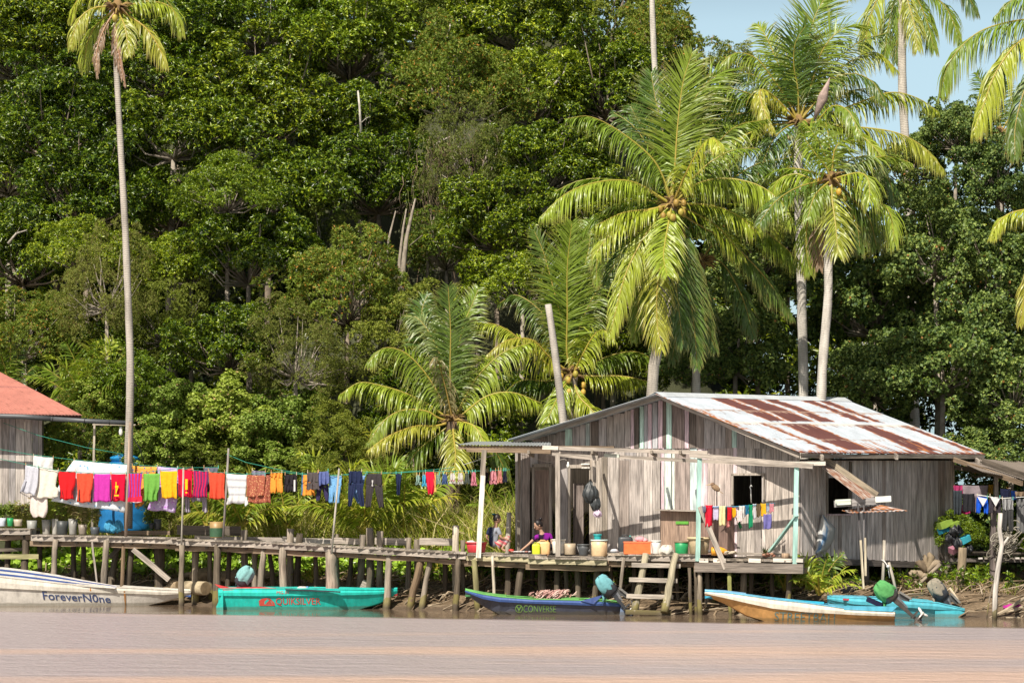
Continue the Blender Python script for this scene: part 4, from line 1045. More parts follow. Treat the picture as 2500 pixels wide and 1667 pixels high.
# ------------------------------------------------------------------ jetty, deck, piles
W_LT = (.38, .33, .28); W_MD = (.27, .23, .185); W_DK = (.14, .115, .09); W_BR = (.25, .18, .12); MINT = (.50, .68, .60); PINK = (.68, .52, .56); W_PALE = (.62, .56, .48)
def wcol(): 
    k = random.uniform(.75, 1.2); b = random.choice([W_LT, W_MD, W_MD, (.40, .34, .27)]); return tuple(c * k for c in b)
class Pl:
    "a vertical plane through two plan points given as (px, Y)"
    def __init__(s, pa, pb):
        s.a = Vector((XO(pa[0], pa[1]), pa[1])); s.b = Vector((XO(pb[0], pb[1]), pb[1])); s.d = (s.b - s.a).normalized()
        n = Vector((s.d.y, -s.d.x)); s.n = n if n.y < 0 else -n
    def at(s, px, py, off=0.0):
        k = (px - CX) / FPX; a = s.a + s.n * off
        # a + t d with x = k y
        t = (k * a.y - a.x) / (s.d.x - k * s.d.y); q = a + s.d * t
        return Vector((q.x, q.y, HC + (HY - py) * q.y / FPX))
def deck_seg(pa, pb, ya, yb, depth, boards, bearers, off=0.0, fascia=None, back=None, drop=.10, comb=True, fwd=0.0):
    "boards run away from the river, px pa..pb, front edge at rows ya..yb"
    A = P(pa, ya, walkpx(pa) + off); B = P(pb, yb, walkpx(pb) + off); d = B - A; L = d.length; n = int(L / .17)
    for i in range(n):
        f0 = (i + .5) / n; c = A + d * f0; wd = L / n - random.uniform(.008, .02)
        k = Vector((0, 1, 0)) * (depth if back is None else max(.3, back(c) - c.y)); j = random.uniform(-.05, .05)
        boards.beam(c + Vector((0, j - .04, -.018)), c + k + Vector((0, random.uniform(-.05, .08), -.018)), wd, .034 + random.uniform(0, .006), col=wcol())
    dn = d.normalized()
    bearers.beam(A + Vector((0, .06, -.105)), B + Vector((0, .06, -.105)), .07, .125, col=fascia or W_LT, seg=6, warp=.006)
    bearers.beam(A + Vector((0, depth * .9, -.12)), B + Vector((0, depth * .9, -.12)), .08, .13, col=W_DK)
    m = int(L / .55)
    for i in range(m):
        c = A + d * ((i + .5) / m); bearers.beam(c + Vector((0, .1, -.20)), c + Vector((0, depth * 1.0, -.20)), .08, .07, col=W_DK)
    bearers.beam(A + Vector((-.05, .22, -.25)), B + Vector((.1, .22, -.25)), .12, .14, col=W_BR, seg=5, warp=.02)
def pile(par, t, b, wpx, off=0.0, col=W_MD, name='pile', crook=.16, square=False, ext=.6):
    "t,b: (px,py) top and bottom; off: metres behind the front line"
    Y0 = walkpx(t[0]) + off; p0 = P(t[0], t[1], Y0); p1 = P(b[0], b[1], Y0 - .03)
    p1 = p1 + (p1 - p0).normalized() * ext; r = wpx * Y0 / FPX / 2; m = MB(); kf = random.uniform(.6, .95); m.col = (col[0] * kf, col[1] * kf * .96, col[2] * kf * .88)
    if square: m.beam(p0, p1, r * 2, r * 1.8, up=(0, 1, 0)); 
    else:
        n = 7; pts = []; rr = []
        for i in range(n):
            f = i / (n - 1); pts.append(p0.lerp(p1, f) + Vector((random.uniform(-1, 1), random.uniform(-1, 1), 0)) * r * crook * (0 < i < n - 1))
            rr.append(r * random.uniform(.88, 1.08) * (.92 + .14 * f))
        m.tube(pts, rr, 9, rough=.10)
    return m.build(name, M_PILE, par)
jet = empty('plank_jetty', P(700, 1500, walkpx(700)), 'long grey plank jetty on crooked piles running from the left edge to the house', 'jetty')
bd, br = MB(), MB()
for pa, pb, ya, yb in [(-60, 74, 1290, 1290), (76, 250, 1305, 1308), (250, 432, 1308, 1313), (432, 622, 1316, 1321), (622, 900, 1322, 1336), (900, 1138, 1336, 1349)]:
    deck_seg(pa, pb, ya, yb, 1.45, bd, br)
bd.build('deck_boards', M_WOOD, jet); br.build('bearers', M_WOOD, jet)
for t, b, w_, off, col in [
 ((136, 1316), (130, 1418), 15, 0, W_LT), ((260, 1318), (253, 1430), 17, 0, W_LT), ((321, 1318), (311, 1440), 16, .5, W_DK), ((389, 1322), (391, 1440), 26, .9, W_DK),
 ((444, 1330), (442, 1478), 14, -.12, W_MD), ((478, 1326), (477, 1440), 18, .8, W_MD), ((530, 1328), (528, 1478), 19, .1, W_DK), ((511, 1330), (514, 1420), 13, 1.2, W_MD),
 ((596, 1293), (598, 1430), 19, 1.5, W_LT), ((620, 1330), (621, 1400), 14, .9, W_LT), ((644, 1335), (636, 1440), 16, .2, W_LT), ((691, 1336), (692, 1445), 20, .1, W_LT),
 ((709, 1290), (708, 1440), 18, 1.5, W_LT), ((732, 1301), (725, 1440), 17, 1.5, W_DK), ((809, 1340), (811, 1450), 31, .2, W_LT), ((822, 1303), (824, 1440), 12, 1.5, W_MD),
 ((886, 1305), (878, 1450), 19, 1.4, W_LT), ((903, 1288), (905, 1440), 20, 1.5, W_LT), ((928, 1296), (927, 1450), 19, 1.4, W_LT), ((950, 1345), (945, 1460), 18, .2, W_LT),
 ((905, 1345), (900, 1462), 16, .5, W_DK), ((998, 1312), (996, 1445), 15, 1.45, W_LT), ((1018, 1316), (1020, 1440), 18, 1.5, W_MD), ((1030, 1350), (1002, 1478), 20, .3, W_BR),
 ((1052, 1354), (1030, 1478), 15, .4, W_LT), ((1113, 1282), (1112, 1450), 18, 1.5, W_PALE), ((1130, 1318), (1131, 1440), 13, 1.6, W_MD), ((1120, 1352), (1113, 1490), 16, .1, W_DK),
 ((64, 1300), (60, 1400), 19, .3, W_DK), ((98, 1315), (96, 1420), 13, .9, W_DK), ((180, 1318), (178, 1430), 13, 1.0, W_DK), ((204, 1318), (203, 1440), 13, 1.2, W_DK), ((286, 1330), (270, 1440), 18, 1.3, W_MD), ((20, 1300), (18, 1400), 16, .8, W_DK), ((302, 1315), (298, 1440), 10, .2, W_BR), ((770, 1345), (772, 1440), 13, 1.1, W_DK), ((560, 1330), (556, 1430), 14, 1.1, W_DK), ((655, 1330), (668, 1430), 13, 1.3, W_DK), ((860, 1345), (850, 1440), 13, 1.2, W_DK), ((1085, 1355), (1088, 1450), 14, 1.2, W_DK)]:
    pile(jet, t, b, w_, off, col)
def jb(a, b, wd, ht, off=0, col=W_MD, name='rail_plank', up=(0, 0, 1), par=None, **k):
    ya = walkpx(a[0]) + off; m = MB(); m.beam(P(a[0], a[1], ya), P(b[0], b[1], ya + (k.get('dy', 0))), wd, ht, up=up, col=col, seg=4, warp=.006); return m.build(name, M_PILE if name == 'brace' else M_WOOD, par or jet)
jb((432, 1293), (588, 1296), .04, .27, 1.6, W_DK); jb((475, 1313), (815, 1321), .04, .15, 1.45, W_LT); jb((690, 1314), (806, 1322), .04, .12, 1.42, W_PALE)
jb((815, 1319), (880, 1322), .04, .17, 1.4, W_LT); jb((915, 1320), (992, 1322), .04, .19, 1.42, W_LT); jb((1024, 1321), (1108, 1322), .04, .19, 1.42, W_LT)
jb((325, 1340), (413, 1415), .14, .14, .2, W_LT, 'brace'); jb((268, 1360), (292, 1335), .12, .12, .7, W_DK, 'brace')
jb((0, 1358), (95, 1358), .14, .14, -.1, (.36, .33, .17), 'walkway_step'); jb((-10, 1342), (70, 1340), .1, .1, .3, W_DK, 'walkway_step')
jb((225, 1322), (238, 1435), .05, .05, -.06, W_LT, 'stick', up=(0, 1, 0)); jb((285, 1300), (420, 1300), .8, .12, 1.6, W_BR, 'low_platform')
jb((880, 1430), (893, 1436), .22, .4, .9, W_LT, 'wood_block'); jb((75, 1422), (118, 1422), .4, .22, .6, W_MD, 'wood_block')

deck = empty('house_deck', P(1550, 1500, walkpx(1550)), 'rough plank deck on piles in front of the wooden house', 'deck')
GP = Pl((1260, 67.0), (1955, 62.5)); SP = Pl((1955, 62.5), (2325, 68.5))
def gback(c):
    t = (c.x - GP.a.x) / (GP.b.x - GP.a.x); return GP.a.y + (GP.b.y - GP.a.y) * min(max(t, -.2), 1) + .1
bd, br = MB(), MB()
deck_seg(1140, 1335, 1352, 1357, 2.4, bd, br, back=gback, fascia=(.40, .35, .22)); deck_seg(1290, 1482, 1360, 1363, 1.6, bd, br, off=-.16, back=gback, fascia=(.42, .37, .24))
deck_seg(1484, 1700, 1352, 1354, 1.4, bd, br, back=gback); deck_seg(1702, 1962, 1364, 1368, 1.1, bd, br, back=gback, fascia=W_DK)
A_, B_ = P(1697, 1384, walkpx(1700) - .06), P(1962, 1388, walkpx(1960) - .06)
br.beam(A_, B_, .12, .24, col=(.22, .185, .155), seg=5, warp=.008)
for a, b in ((1708, 1730), (1742, 1772), (1828, 1858), (1888, 1934), (1945, 1961)):
    br.beam(P(a, 1367, walkpx(a) - .06), P(b, 1368, walkpx(b) - .06), .06, .10, col=W_PALE)
bd.build('deck_boards', M_WOOD, deck); br.build('bearers', M_WOOD, deck)
for t, b, w_, off, col in [
 ((1157, 1365), (1166, 1492), 15, .05, (.36, .34, .18)), ((1202, 1357), (1206, 1450), 8, -.14, W_PALE), ((1240, 1375), (1239, 1460), 16, .6, W_DK), ((1275, 1375), (1262, 1460), 17, .4, W_DK),
 ((1323, 1373), (1323, 1450), 20, .9, W_MD), ((1361, 1378), (1358, 1460), 16, .5, W_DK), ((1382, 1376), (1383, 1460), 12, .6, W_DK), ((1410, 1380), (1411, 1465), 15, .5, W_DK), ((1461, 1378), (1450, 1470), 16, .5, W_DK),
 ((1523, 1360), (1513, 1455), 9, -.1, W_LT), ((1613, 1385), (1615, 1480), 17, .9, W_DK), ((1683, 1385), (1686, 1502), 9, .1, W_DK), ((1697, 1385), (1700, 1502), 9, .3, W_DK), ((1708, 1395), (1709, 1503), 14, 0, W_MD), ((1727, 1390), (1727, 1480), 13, .8, W_MD), ((1741, 1390), (1741, 1480), 12, 1.1, W_DK),
 ((1781, 1397), (1783, 1503), 10, 0, (.40, .42, .15)), ((1817, 1395), (1815, 1500), 18, .5, W_MD), ((1834, 1395), (1833, 1480), 14, .9, W_DK), ((1927, 1395), (1923, 1480), 16, .4, W_DK), ((1548, 1375), (1548, 1470), 12, 1.1, W_DK), ((1490, 1375), (1492, 1470), 12, 1.2, W_DK), ((1650, 1380), (1655, 1470), 11, 1.2, W_DK), ((1425, 1375), (1428, 1460), 12, 1.5, W_DK), ((1300, 1375), (1300, 1440), 12, 1.8, W_DK), ((1884, 1395), (1886, 1470), 12, 1.2, W_DK)]:
    pile(deck, t, b, w_, off, col)
# ladder from the water
lad = empty('log_ladder', P(1590, 1500, walkpx(1600) - .6), 'wide log ladder with four plank rungs going down to the water', 'ladder')
for t, b in (((1577, 1352), (1549, 1495)), ((1650, 1352), (1622, 1495))):
    m = MB(); p0 = P(*t, walkpx(t[0]) - .14); p1 = P(*b, walkpx(t[0]) - .75); n = 7
    m.tube([p0.lerp(p1, i / n) + Vector((random.uniform(-.012, .012), 0, 0)) for i in range(n + 1)], [.085 + .018 * i / n for i in range(n + 1)], 10, col=(.33, .29, .2), rough=.05); m.build('side_rail', M_PILE, lad)
for i, (a, b, y) in enumerate(((1542, 1661, 1379), (1536, 1653, 1415), (1529, 1643, 1455), (1527, 1638, 1494))):
    Y = walkpx(1600) - .28 - .16 * i; m = MB(); m.beam(P(a, y - 1, Y), P(b, y + 2, Y), .16 if i else .12, .11, col=(.42, .37, .31) if i < 3 else (.42, .36, .24), seg=3, warp=.004); m.build('rung', M_PILE, lad)

# ------------------------------------------------------------------ the wooden house
def corrugated(quad, pitch, amp, rows, colf, mb, thick=False):
    "quad: ridge front, ridge back, eave front, eave back"
    a, b, c, d = [Vector(q) for q in quad]; L = ((b - a).length + (d - c).length) / 2; n = int(L / pitch) * 4
    nrm = (b - a).cross(c - a).normalized(); nrm = nrm if nrm.z > 0 else -nrm
    rws = []; cols = []
    for j in range(rows + 1):
        v = j / rows; p, q = a.lerp(c, v), b.lerp(d, v); row = []
        for i in range(n + 1):
            u = i / n; row.append(p.lerp(q, u) + nrm * (amp * math.sin(math.pi * .5 * i))); cols.append(colf(u, v))
        rws.append(row)
    mb.grid(rws, cols=cols)
def metal_roof_mat(name='galvanised_iron'):
    m, n, l, b = newmat(name); c = attr(n, 'col'); p = N(n, 'ShaderNodeNewGeometry').outputs['Position']
    g = noise(n, l, p, 1.7, 5, .7); g2 = noise(n, l, p, 25, 3, .6)
    x = mixc(n, l, 1.0, c.outputs['Color'], ramp(n, l, g, [(0.3, .78), (.6, 1.02)]), 'MULTIPLY'); x = mixc(n, l, .5, x, ramp(n, l, g2, [(0.3, .75), (.6, 1.0)]), 'MULTIPLY')
    l.new(x, b.inputs['Base Color']); b.inputs['Roughness'].default_value = .55; b.inputs['Specular IOR Level'].default_value = .35
    return m
M_IRON = metal_roof_mat()
house = empty('wooden_house', Vector((SP.a.x, SP.a.y, 1.2)), 'weathered plank house on stilts with a rust-striped tin roof', 'house')
RF = P(1600, 962, 63.6); off = Vector((5.9, 7.3, 0)); RB = P(2063, 975, 71.2); EF = P(1954, 1105, 61.3); EB = P(2408, 1109, 69.0); LF = P(1240, 1073, 65.9); LB = LF + off; LB.z = LF.z + .1
TI, GAL, RU, OR = (.40, .45, .50), (.42, .46, .50), (.11, .042, .036), (.33, .12, .04)
rgh = np.cumsum(rng.normal(size=(16, 400)), axis=1); rgh = rgh - rgh.mean(1, keepdims=True); rgh = rgh / np.abs(rgh).max(1, keepdims=True)
UP = [(.25, .34), (.365, .475), (.515, .60), (.735, .795), (.83, .875)]; LO = [(.165, .195), (.27, .42), (.655, .755), (.925, .975)]
STK = rng.exponential(.035, 800); STN = rng.exponential(.02, 800)
def rcol(u, v):
    q_ = int(u * 160)
    if v > 1 - STK[q_] * 1.3: return RU if v > 1 - STK[q_] * .6 else OR
    if 0 < v - .5 < STN[q_ + 170] or 0 < v - .27 < STN[q_ + 340] * .7 or 0 < v - .76 < STN[q_ + 500] * .7: return (.30, .20, .15)
    t = random.uniform(.94, 1.04); tier = UP if v < .5 else LO; k0 = 0 if v < .5 else 6
    if u < .01 and random.random() < .5: return OR
    for k, (a, b) in enumerate(tier):
        a2 = a + .026 * rgh[k + k0, int(v * 399)] - (.03 * (v if v < .5 else (v - .5) * 1.2)); b2 = b + .024 * rgh[k + k0 + 1, int(v * 390)] - .02 * (v if v < .5 else v - .5)
        if v < .5 and v > .46 + .04 * rgh[k, int(u * 399)]: break
        if v > .95 and k in (0,): break
        if a2 < u < b2: return tuple(c * t for c in RU) if (u - a2 > .006 and b2 - u > .006) else tuple(c * t for c in OR)
        if 0 < a2 - u < .008 or 0 < u - b2 < .01: return tuple(c * t for c in (OR if random.random() < .35 else GAL))
    if v > .97 and random.random() < .25 + (.5 if .2 < u < .5 else 0): return OR
    if u < .035 and .25 < v < .62 and random.random() < .55: return OR
    if .485 < v < .515: return (.46, .45, .42)
    if .13 < u + v * .04 < .15 and v < .5: return (.42, .46, .50)
    return tuple(c * t for c in GAL)
m = MB(); corrugated((RF, RB, EF, EB), .082, .012, 70, rcol, m); m.build('tin_roof_slope', M_IRON, house, label='river-side roof slope streaked with maroon rust', solid=.004)
m = MB(); corrugated((RF, RB, LF, LB), .082, .012, 10, lambda u, v: (.40, .44, .47) if u < .94 else GAL, m); m.build('tin_roof_slope', M_IRON, house, label='dull far-side roof slope', solid=.004)
m = MB(); up_ = Vector((0, 0, .035)); fr = (EF - RF).normalized(); fl = (LF - RF).normalized()
m.grid([[RF + fl * .22 + up_ * .3, RB + fl * .22 + up_ * .3], [RF + up_ * 1.6, RB + up_ * 1.6], [RF + fr * .24 + up_ * .5, RB + fr * .24 + up_ * .5]], col=(.55, .58, .60)); m.build('ridge_cap', M_IRON, house, solid=.004)
def zroof(x, y, right):
    a, b, c = (RF, RB, EF) if right else (RF, RB, LF); nn = (b - a).cross(c - a); return a.z - (nn.x * (x - a.x) + nn.y * (y - a.y)) / nn.z
def planks(mb, pl, px0, px1, ytop, ybot, cols=None, wpx=(15, 28), off=0.0, holes=(), th=.024, roof=None, gapc=None, ragged=3):
    px = px0
    while px < px1 - 2:
        w_ = min(random.uniform(*wpx), px1 - px); col = None
        if cols:
            for a, b, c in cols:
                if a <= px < b - 3: col = c; w_ = min(w_, b - px) if b - px > 6 else w_
                elif px < a < px + w_: w_ = a - px
        if w_ < 3: px += w_; continue
        a, b = px + .45, px + w_ - .5; yt = ytop(px + w_ / 2) if callable(ytop) else ytop; yb = (ybot(px + w_ / 2) if callable(ybot) else ybot) + random.uniform(-ragged, ragged) * .5
        segs = [(yt, yb)]
        for (hx0, hy0, hx1, hy1) in holes:
            if a < hx1 and b > hx0 and not (b - hx0 < 4 or hx1 - a < 4):
                segs = [s for q in segs for s in ((q[0], min(q[1], hy0)), (max(q[0], hy1), q[1])) if s[1] - s[0] > 3]
        o_ = off + random.uniform(0, .014); kk_ = random.uniform(.75, 1.15); c2 = col or tuple(k * kk_ for k in random.choice([(.46, .41, .37), (.39, .345, .315), (.49, .44, .40), (.34, .285, .25), (.42, .385, .37)]))
        for (s0, s1) in segs:
            q0, q1 = pl.at((a + b) / 2, s0, o_), pl.at((a + b) / 2, s1, o_)
            if roof is not None and s0 == yt: q0.z = min(q0.z, zroof(q0.x, q0.y, roof(a)) - .03)
            wd = (pl.at(b, s0, o_) - pl.at(a, s0, o_)); wd.z = 0
            mb.beam(q1, q0, th, wd.length, up=tuple(wd.normalized()), col=c2)
        px += w_
gtop = lambda px: np.interp(px, [1255, 1600, 1628, 1955], [1055, 955, 950, 1085])
isr = lambda px: px > 1612
PK, MT, GY_, DKB = PINK, MINT, (.42, .42, .43), (.17, .14, .12)
m = MB()
ucols = [(1380, 1384, MT), (1430, 1440, (.45, .52, .5)), (1443, 1462, DKB), (1540, 1545, PK), (1548, 1560, DKB), (1562, 1572, MT), (1573, 1582, GY_), (1582, 1592, PK), (1593, 1606, GY_), (1607, 1618, PK), (1619, 1627, DKB), (1627, 1640, MT), (1641, 1672, (.28, .22, .2)), (1672, 1682, PK), (1683, 1700, DKB), (1787, 1799, MT)]
planks(m, GP, 1300, 1955, gtop, 1094, ucols, off=.03, roof=isr)
lcols = [(1613, 1622, PK), (1622, 1640, (.62, .70, .64)), (1641, 1648, (.70, .74, .66)), (1648, 1685, (.34, .28, .25)), (1685, 1703, (.60, .70, .68)), (1703, 1728, (.68, .56, .58)), (1775, 1800, (.66, .54, .56)), (1728, 1790, (.50, .42, .38)), (1870, 1955, (.46, .40, .35))]
planks(m, GP, 1610, 1955, 1092, 1358, lcols, off=0, holes=[(1791, 1160, 1864, 1236)])
planks(m, GP, 1258, 1612, 1092, 1352, None, off=0, holes=[(1303, 1140, 1345, 1400), (1393, 1142, 1441, 1400)])
m.build('gable_wall', M_WOOD, house)
m = MB(); planks(m, GP, 1441, 1612, lambda px: 1112 + random.uniform(-4, 12), 1351, [(1441, 1470, W_LT), (1470, 1484, W_MD)], off=.10, wpx=(20, 38)); m.build('plank_screen', M_WOOD, house)
m = MB(); scol = [(1955, 2021, (.36, .33, .32)), (2021, 2030, (.5, .4, .4))]
W_SAVE = None; planks(m, SP, 1955, 2330, 1124, lambda px: np.interp(px, [1955, 2040, 2045, 2330], [1356, 1358, 1366, 1374]), [(q, q + 9, tuple(random.uniform(.9, 1.15) * np.array((.54, .485, .45)))) for q in range(1955, 2330, 9) if random.random() < .85], wpx=(14, 22), off=0, holes=[(2021, 1166, 2076, 1254)], ragged=6); m.build('side_wall', M_WOOD, house)  # same wood as the gable, coloured paler to offset this wall's shade
# hidden walls, floor and a beam grid that close the inside
m = MB()
c0, c1, c2 = GP.at(1260, 1350), SP.at(1956, 1350), SP.at(2325, 1350); c3 = c0 + (c2 - c1); zt, zb = 4.1, 1.35
for p, q in ((c0, c3), (c3, c2)):
    m.grid([[Vector((p.x, p.y, zb)), Vector((q.x, q.y, zb))], [Vector((p.x, p.y, zt)), Vector((q.x, q.y, zt))]], col=W_DK)
m.build('rear_walls', M_WOOD, house, solid=.03)
m = MB(); m.grid([[Vector((c0.x, c0.y + .1, zb + .08)), Vector((c1.x, c1.y + .1, zb + .08))], [Vector((c3.x, c3.y, zb)), Vector((c2.x, c2.y, zb))]], col=W_DK); m.build('floor', M_WOOD, house, solid=.05)
# doors, window furniture
def panel(par, name, pl, a, b, off, col, th=.03, mat=None, **k):
    q0, q1 = pl.at(a[0], a[1], off), pl.at(b[0], b[1], off); w_ = Vector((q1.x - q0.x, q1.y - q0.y, 0)); mid = (q0 + q1) / 2
    m = MB(); m.beam(Vector((mid.x, mid.y, q1.z)), Vector((mid.x, mid.y, q0.z)), th, w_.length, up=tuple(w_.normalized()), col=col); return m.build(name, mat or M_WOOD, par, **k)
panel(house, 'door', GP, (1306, 1147), (1341, 1350), -.08, (.30, .22, .18))
panel(house, 'door', GP, (1400, 1180), (1425, 1350), -.35, (.22, .18, .16))
for a, b in (((1300, 1134), (1305, 1350)), ((1342, 1134), (1347, 1350)), ((1300, 1132), (1347, 1139)), ((1440, 1134), (1444, 1350)), ((1388, 1134), (1393, 1350)), ((1388, 1134), (1444, 1142))):
    panel(house, 'door_frame', GP, a, b, .06, W_LT, .06)
for a, b in (((1420, 1131), (1440, 1134)), ((1420, 1140), (1440, 1143))): panel(house, 'white_batten', GP, a, b, .12, (.75, .72, .66))
for a, b in (((1786, 1157), (1791, 1240)), ((1864, 1157), (1867, 1240)), ((1786, 1155), (1867, 1160)), ((1786, 1236), (1867, 1240))):
    panel(house, 'window_frame', GP, a, b, .05, W_LT, .04)
panel(house, 'window_edge', SP, (2017, 1150), (2021, 1256), .03, W_MD, .04); panel(house, 'window_edge', SP, (2074, 1126), (2079, 1256), .03, W_DK, .04)
panel(house, 'window_sill', SP, (2018, 1254), (2080, 1258), .05, (.5, .38, .38), .05)
# eave timber
m = MB(); m.beam(EF + Vector((.05, .15, -.07)), EB + Vector((-.1, -.1, -.07)), .05, .11, col=W_MD, seg=5, warp=.01); m.build('eave_beam', M_WOOD, house)
for px, y0, y1 in ((2008, 1104, 1118), (2190, 1108, 1116), (2390, 1118, 1128)):
    q = SP.at(px, y1, .75); a = SP.at(px - 30, y0 - 12, -.3); m = MB(); m.beam(a, q, .07, .13, col=W_LT); m.build('rafter', M_WOOD, house)
for px in (2132, 2322): panel(house, 'wall_post', SP, (px - 5, 1105), (px + 5, 1135), -.06, W_DK, .08)
m = MB(); w_ = fr
m.beam(RF + Vector((.1, .14, -.06)), EF + Vector((.0, .14, -.08)), .05, .10, col=W_LT); m.build('barge_board', M_WOOD, house)
m = MB(); m.beam(RF + Vector((.1, .14, -.08)), LF + Vector((.1, .14, -.08)), .05, .08, col=W_MD); m.build('barge_board', M_WOOD, house)
m = MB(); m.beam(SP.at(1960, 1366, .06), SP.at(2330, 1383, .06), .12, .16, col=(.16, .135, .12), seg=4, warp=.01); m.build('sill_beam', M_WOOD, house)
for t, b, w_, yy, col in [((2026, 1372), (2025, 1460), 13, 64.5, W_MD), ((2111, 1375), (2112, 1475), 20, 64.2, W_DK), ((2195, 1378), (2195, 1475), 11, 66.5, W_DK), ((2214, 1378), (2214, 1475), 11, 66.8, W_DK), ((2315, 1380), (2312, 1480), 18, 67.5, W_DK), ((2000, 1375), (2000, 1460), 15, 63.2, W_DK), ((1980, 1380), (1980, 1440), 14, 66, W_DK), ((2070, 1380), (2070, 1440), 14, 67, W_DK), ((2150, 1380), (2150, 1440), 14, 68, W_DK), ((2260, 1380), (2260, 1440), 14, 69, W_DK)]:
    m = MB(); p0, p1 = P(*t, yy), P(*b, yy); p1.z = min(p1.z, .2); r = w_ * yy / FPX / 2; m.tube([p0, p0.lerp(p1, .5) + Vector((.02, 0, 0)), p1], [r, r * .95, r * 1.05], 9, col=col, rough=.06); m.build('stilt', M_PILE, house)
# ground-level darkness under the house comes from the floor itself
# plywood cupboard against the wall
cup = empty('plywood_cupboard', P(1690, 1350, 63.5), 'brown plywood cupboard standing against the pastel boards', 'cupboard')
m = MB()
for a, b, o0, c in (((1613, 1245), (1702, 1352), .45, (.33, .23, .17)), ((1702, 1245), (1776, 1352), .42, (.24, .16, .13))):
    q0, q1 = GP.at(a[0], a[1], o0), GP.at(b[0], b[1], o0); q1.z = 1.50; w2 = Vector((q1.x - q0.x, q1.y - q0.y, 0)); mid = (q0 + q1) / 2 + Vector((.54, .84, 0)) * .2
    m.beam(Vector((mid.x, mid.y, q1.z)), Vector((mid.x, mid.y, q0.z)), .42, w2.length, up=tuple(w2.normalized()), col=c)
m.build('carcass', M_WOOD, cup); panel(cup, 'door_edge', GP, (1650, 1281), (1681, 1350), .46, (.34, .24, .18), .02); panel(cup, 'green_handle_strip', GP, (1650, 1272), (1681, 1279), .49, (.12, .38, .05), .02, M_PLASTIC)
m = MB(); m.beam(GP.at(1610, 1244, .46), GP.at(1778, 1249, .44), .5, .03, col=W_LT); m.build('top_board', M_WOOD, cup)
# porch frame
por = empty('porch_pergola', P(1560, 1360, walkpx(1560)), 'open timber porch of posts and rafters before the house', 'porch')
def pb(name, a, b, wd, ht, oa=0.0, ob=None, col=W_LT, mat=None, up=(0, 0, 1), lab=None):
    ob = oa if ob is None else ob; m = MB(); m.beam(P(a[0], a[1], walkpx(a[0]) + oa), P(b[0], b[1], walkpx(b[0]) + ob), wd, ht, up=up, col=col, seg=4, warp=.004)
    o = m.build(name, mat or M_WOOD, por)
    if lab: o['label'] = lab
    return o
pb('post', (1182, 1098), (1178, 1162), .13, .14, -.02, col=W_MD, up=(0, 1, 0)); pb('post', (1179, 1160), (1168, 1361), .13, .15, -.06, col=(.80, .76, .66), up=(0, 1, 0), lab='corner post with its lower part bare white wood')
pb('post', (1361, 1110), (1362, 1358), .12, .12, -.04, col=W_LT, up=(0, 1, 0)); pb('post', (1450, 1125), (1452, 1200), .09, .10, .7, col=W_LT, up=(0, 1, 0))
pb('post', (1708, 1117), (1703, 1369), .11, .13, -.02, col=(.38, .60, .53), mat=M_PAINT, up=(0, 1, 0), lab='mint green painted post, left one')
pb('post', (1945, 1128), (1940, 1376), .11, .11, -.02, col=(.38, .60, .53), mat=M_PAINT, up=(0, 1, 0), lab='mint green painted post, right one')
pb('post', (1268, 1105), (1266, 1345), .08, .09, 2.0, col=W_MD, up=(0, 1, 0))
pb('rafter', (1120, 1092), (1500, 1093), .06, .09, .1, col=W_BR); pb('rafter', (1325, 1092), (1364, 1094), .07, .1, .04, col=W_PALE); pb('rafter', (1366, 1094), (1728, 1105), .06, .095, .0, col=W_LT); pb('rafter', (1684, 1110), (1985, 1138), .07, .12, -.1, col=W_LT)
pb('rafter', (1900, 1131), (2016, 1131), .06, .10, .2, col=W_PALE); pb('rafter', (1140, 1098), (1345, 1103), .06, .10, .0, col=W_BR); pb('rafter', (1335, 1104), (1460, 1118), .06, .13, .1, col=W_LT); pb('rafter', (1475, 1111), (1512, 1113), .05, .09, .3, col=(.55, .58, .5)); pb('rafter', (1510, 1115), (1960, 1138), .06, .09, .5, col=W_LT)
for px, o1 in ((1590, 1.2), (1660, 1.0), (1445, 1.8), (1290, 2.3)): pb('cross_tie', (px, 1103), (px + 12, 1112), .06, .09, -.15, o1, col=W_MD)
pb('brace', (1709, 1236), (1772, 1388), .05, .13, -.16, -.1, col=W_LT, up=(1, 0, .3)); pb('brace', (1945, 1258), (1880, 1345), .04, .14, -.12, .5, col=(.38, .60, .53), mat=M_PAINT, up=(1, 0, .7), lab='mint painted diagonal brace')
m = MB(); a, b, c, d = P(1118, 1085, walkpx(1118) + .0), P(1345, 1088, walkpx(1345)), P(1160, 1078, 66.8), P(1345, 1078, 66.2); corrugated((c, d, a, b), .082, .013, 4, lambda u, v: (.34, .36, .36), m); m.build('tin_sheet', M_IRON, por, solid=.004)
# small low sills on the deck, right part
jb((1775, 1350), (1925, 1352), .12, .06, .25, W_LT, 'loose_plank', par=deck); jb((1822, 1358), (1960, 1362), .1, .05, .05, W_DK, 'loose_plank', par=deck); 
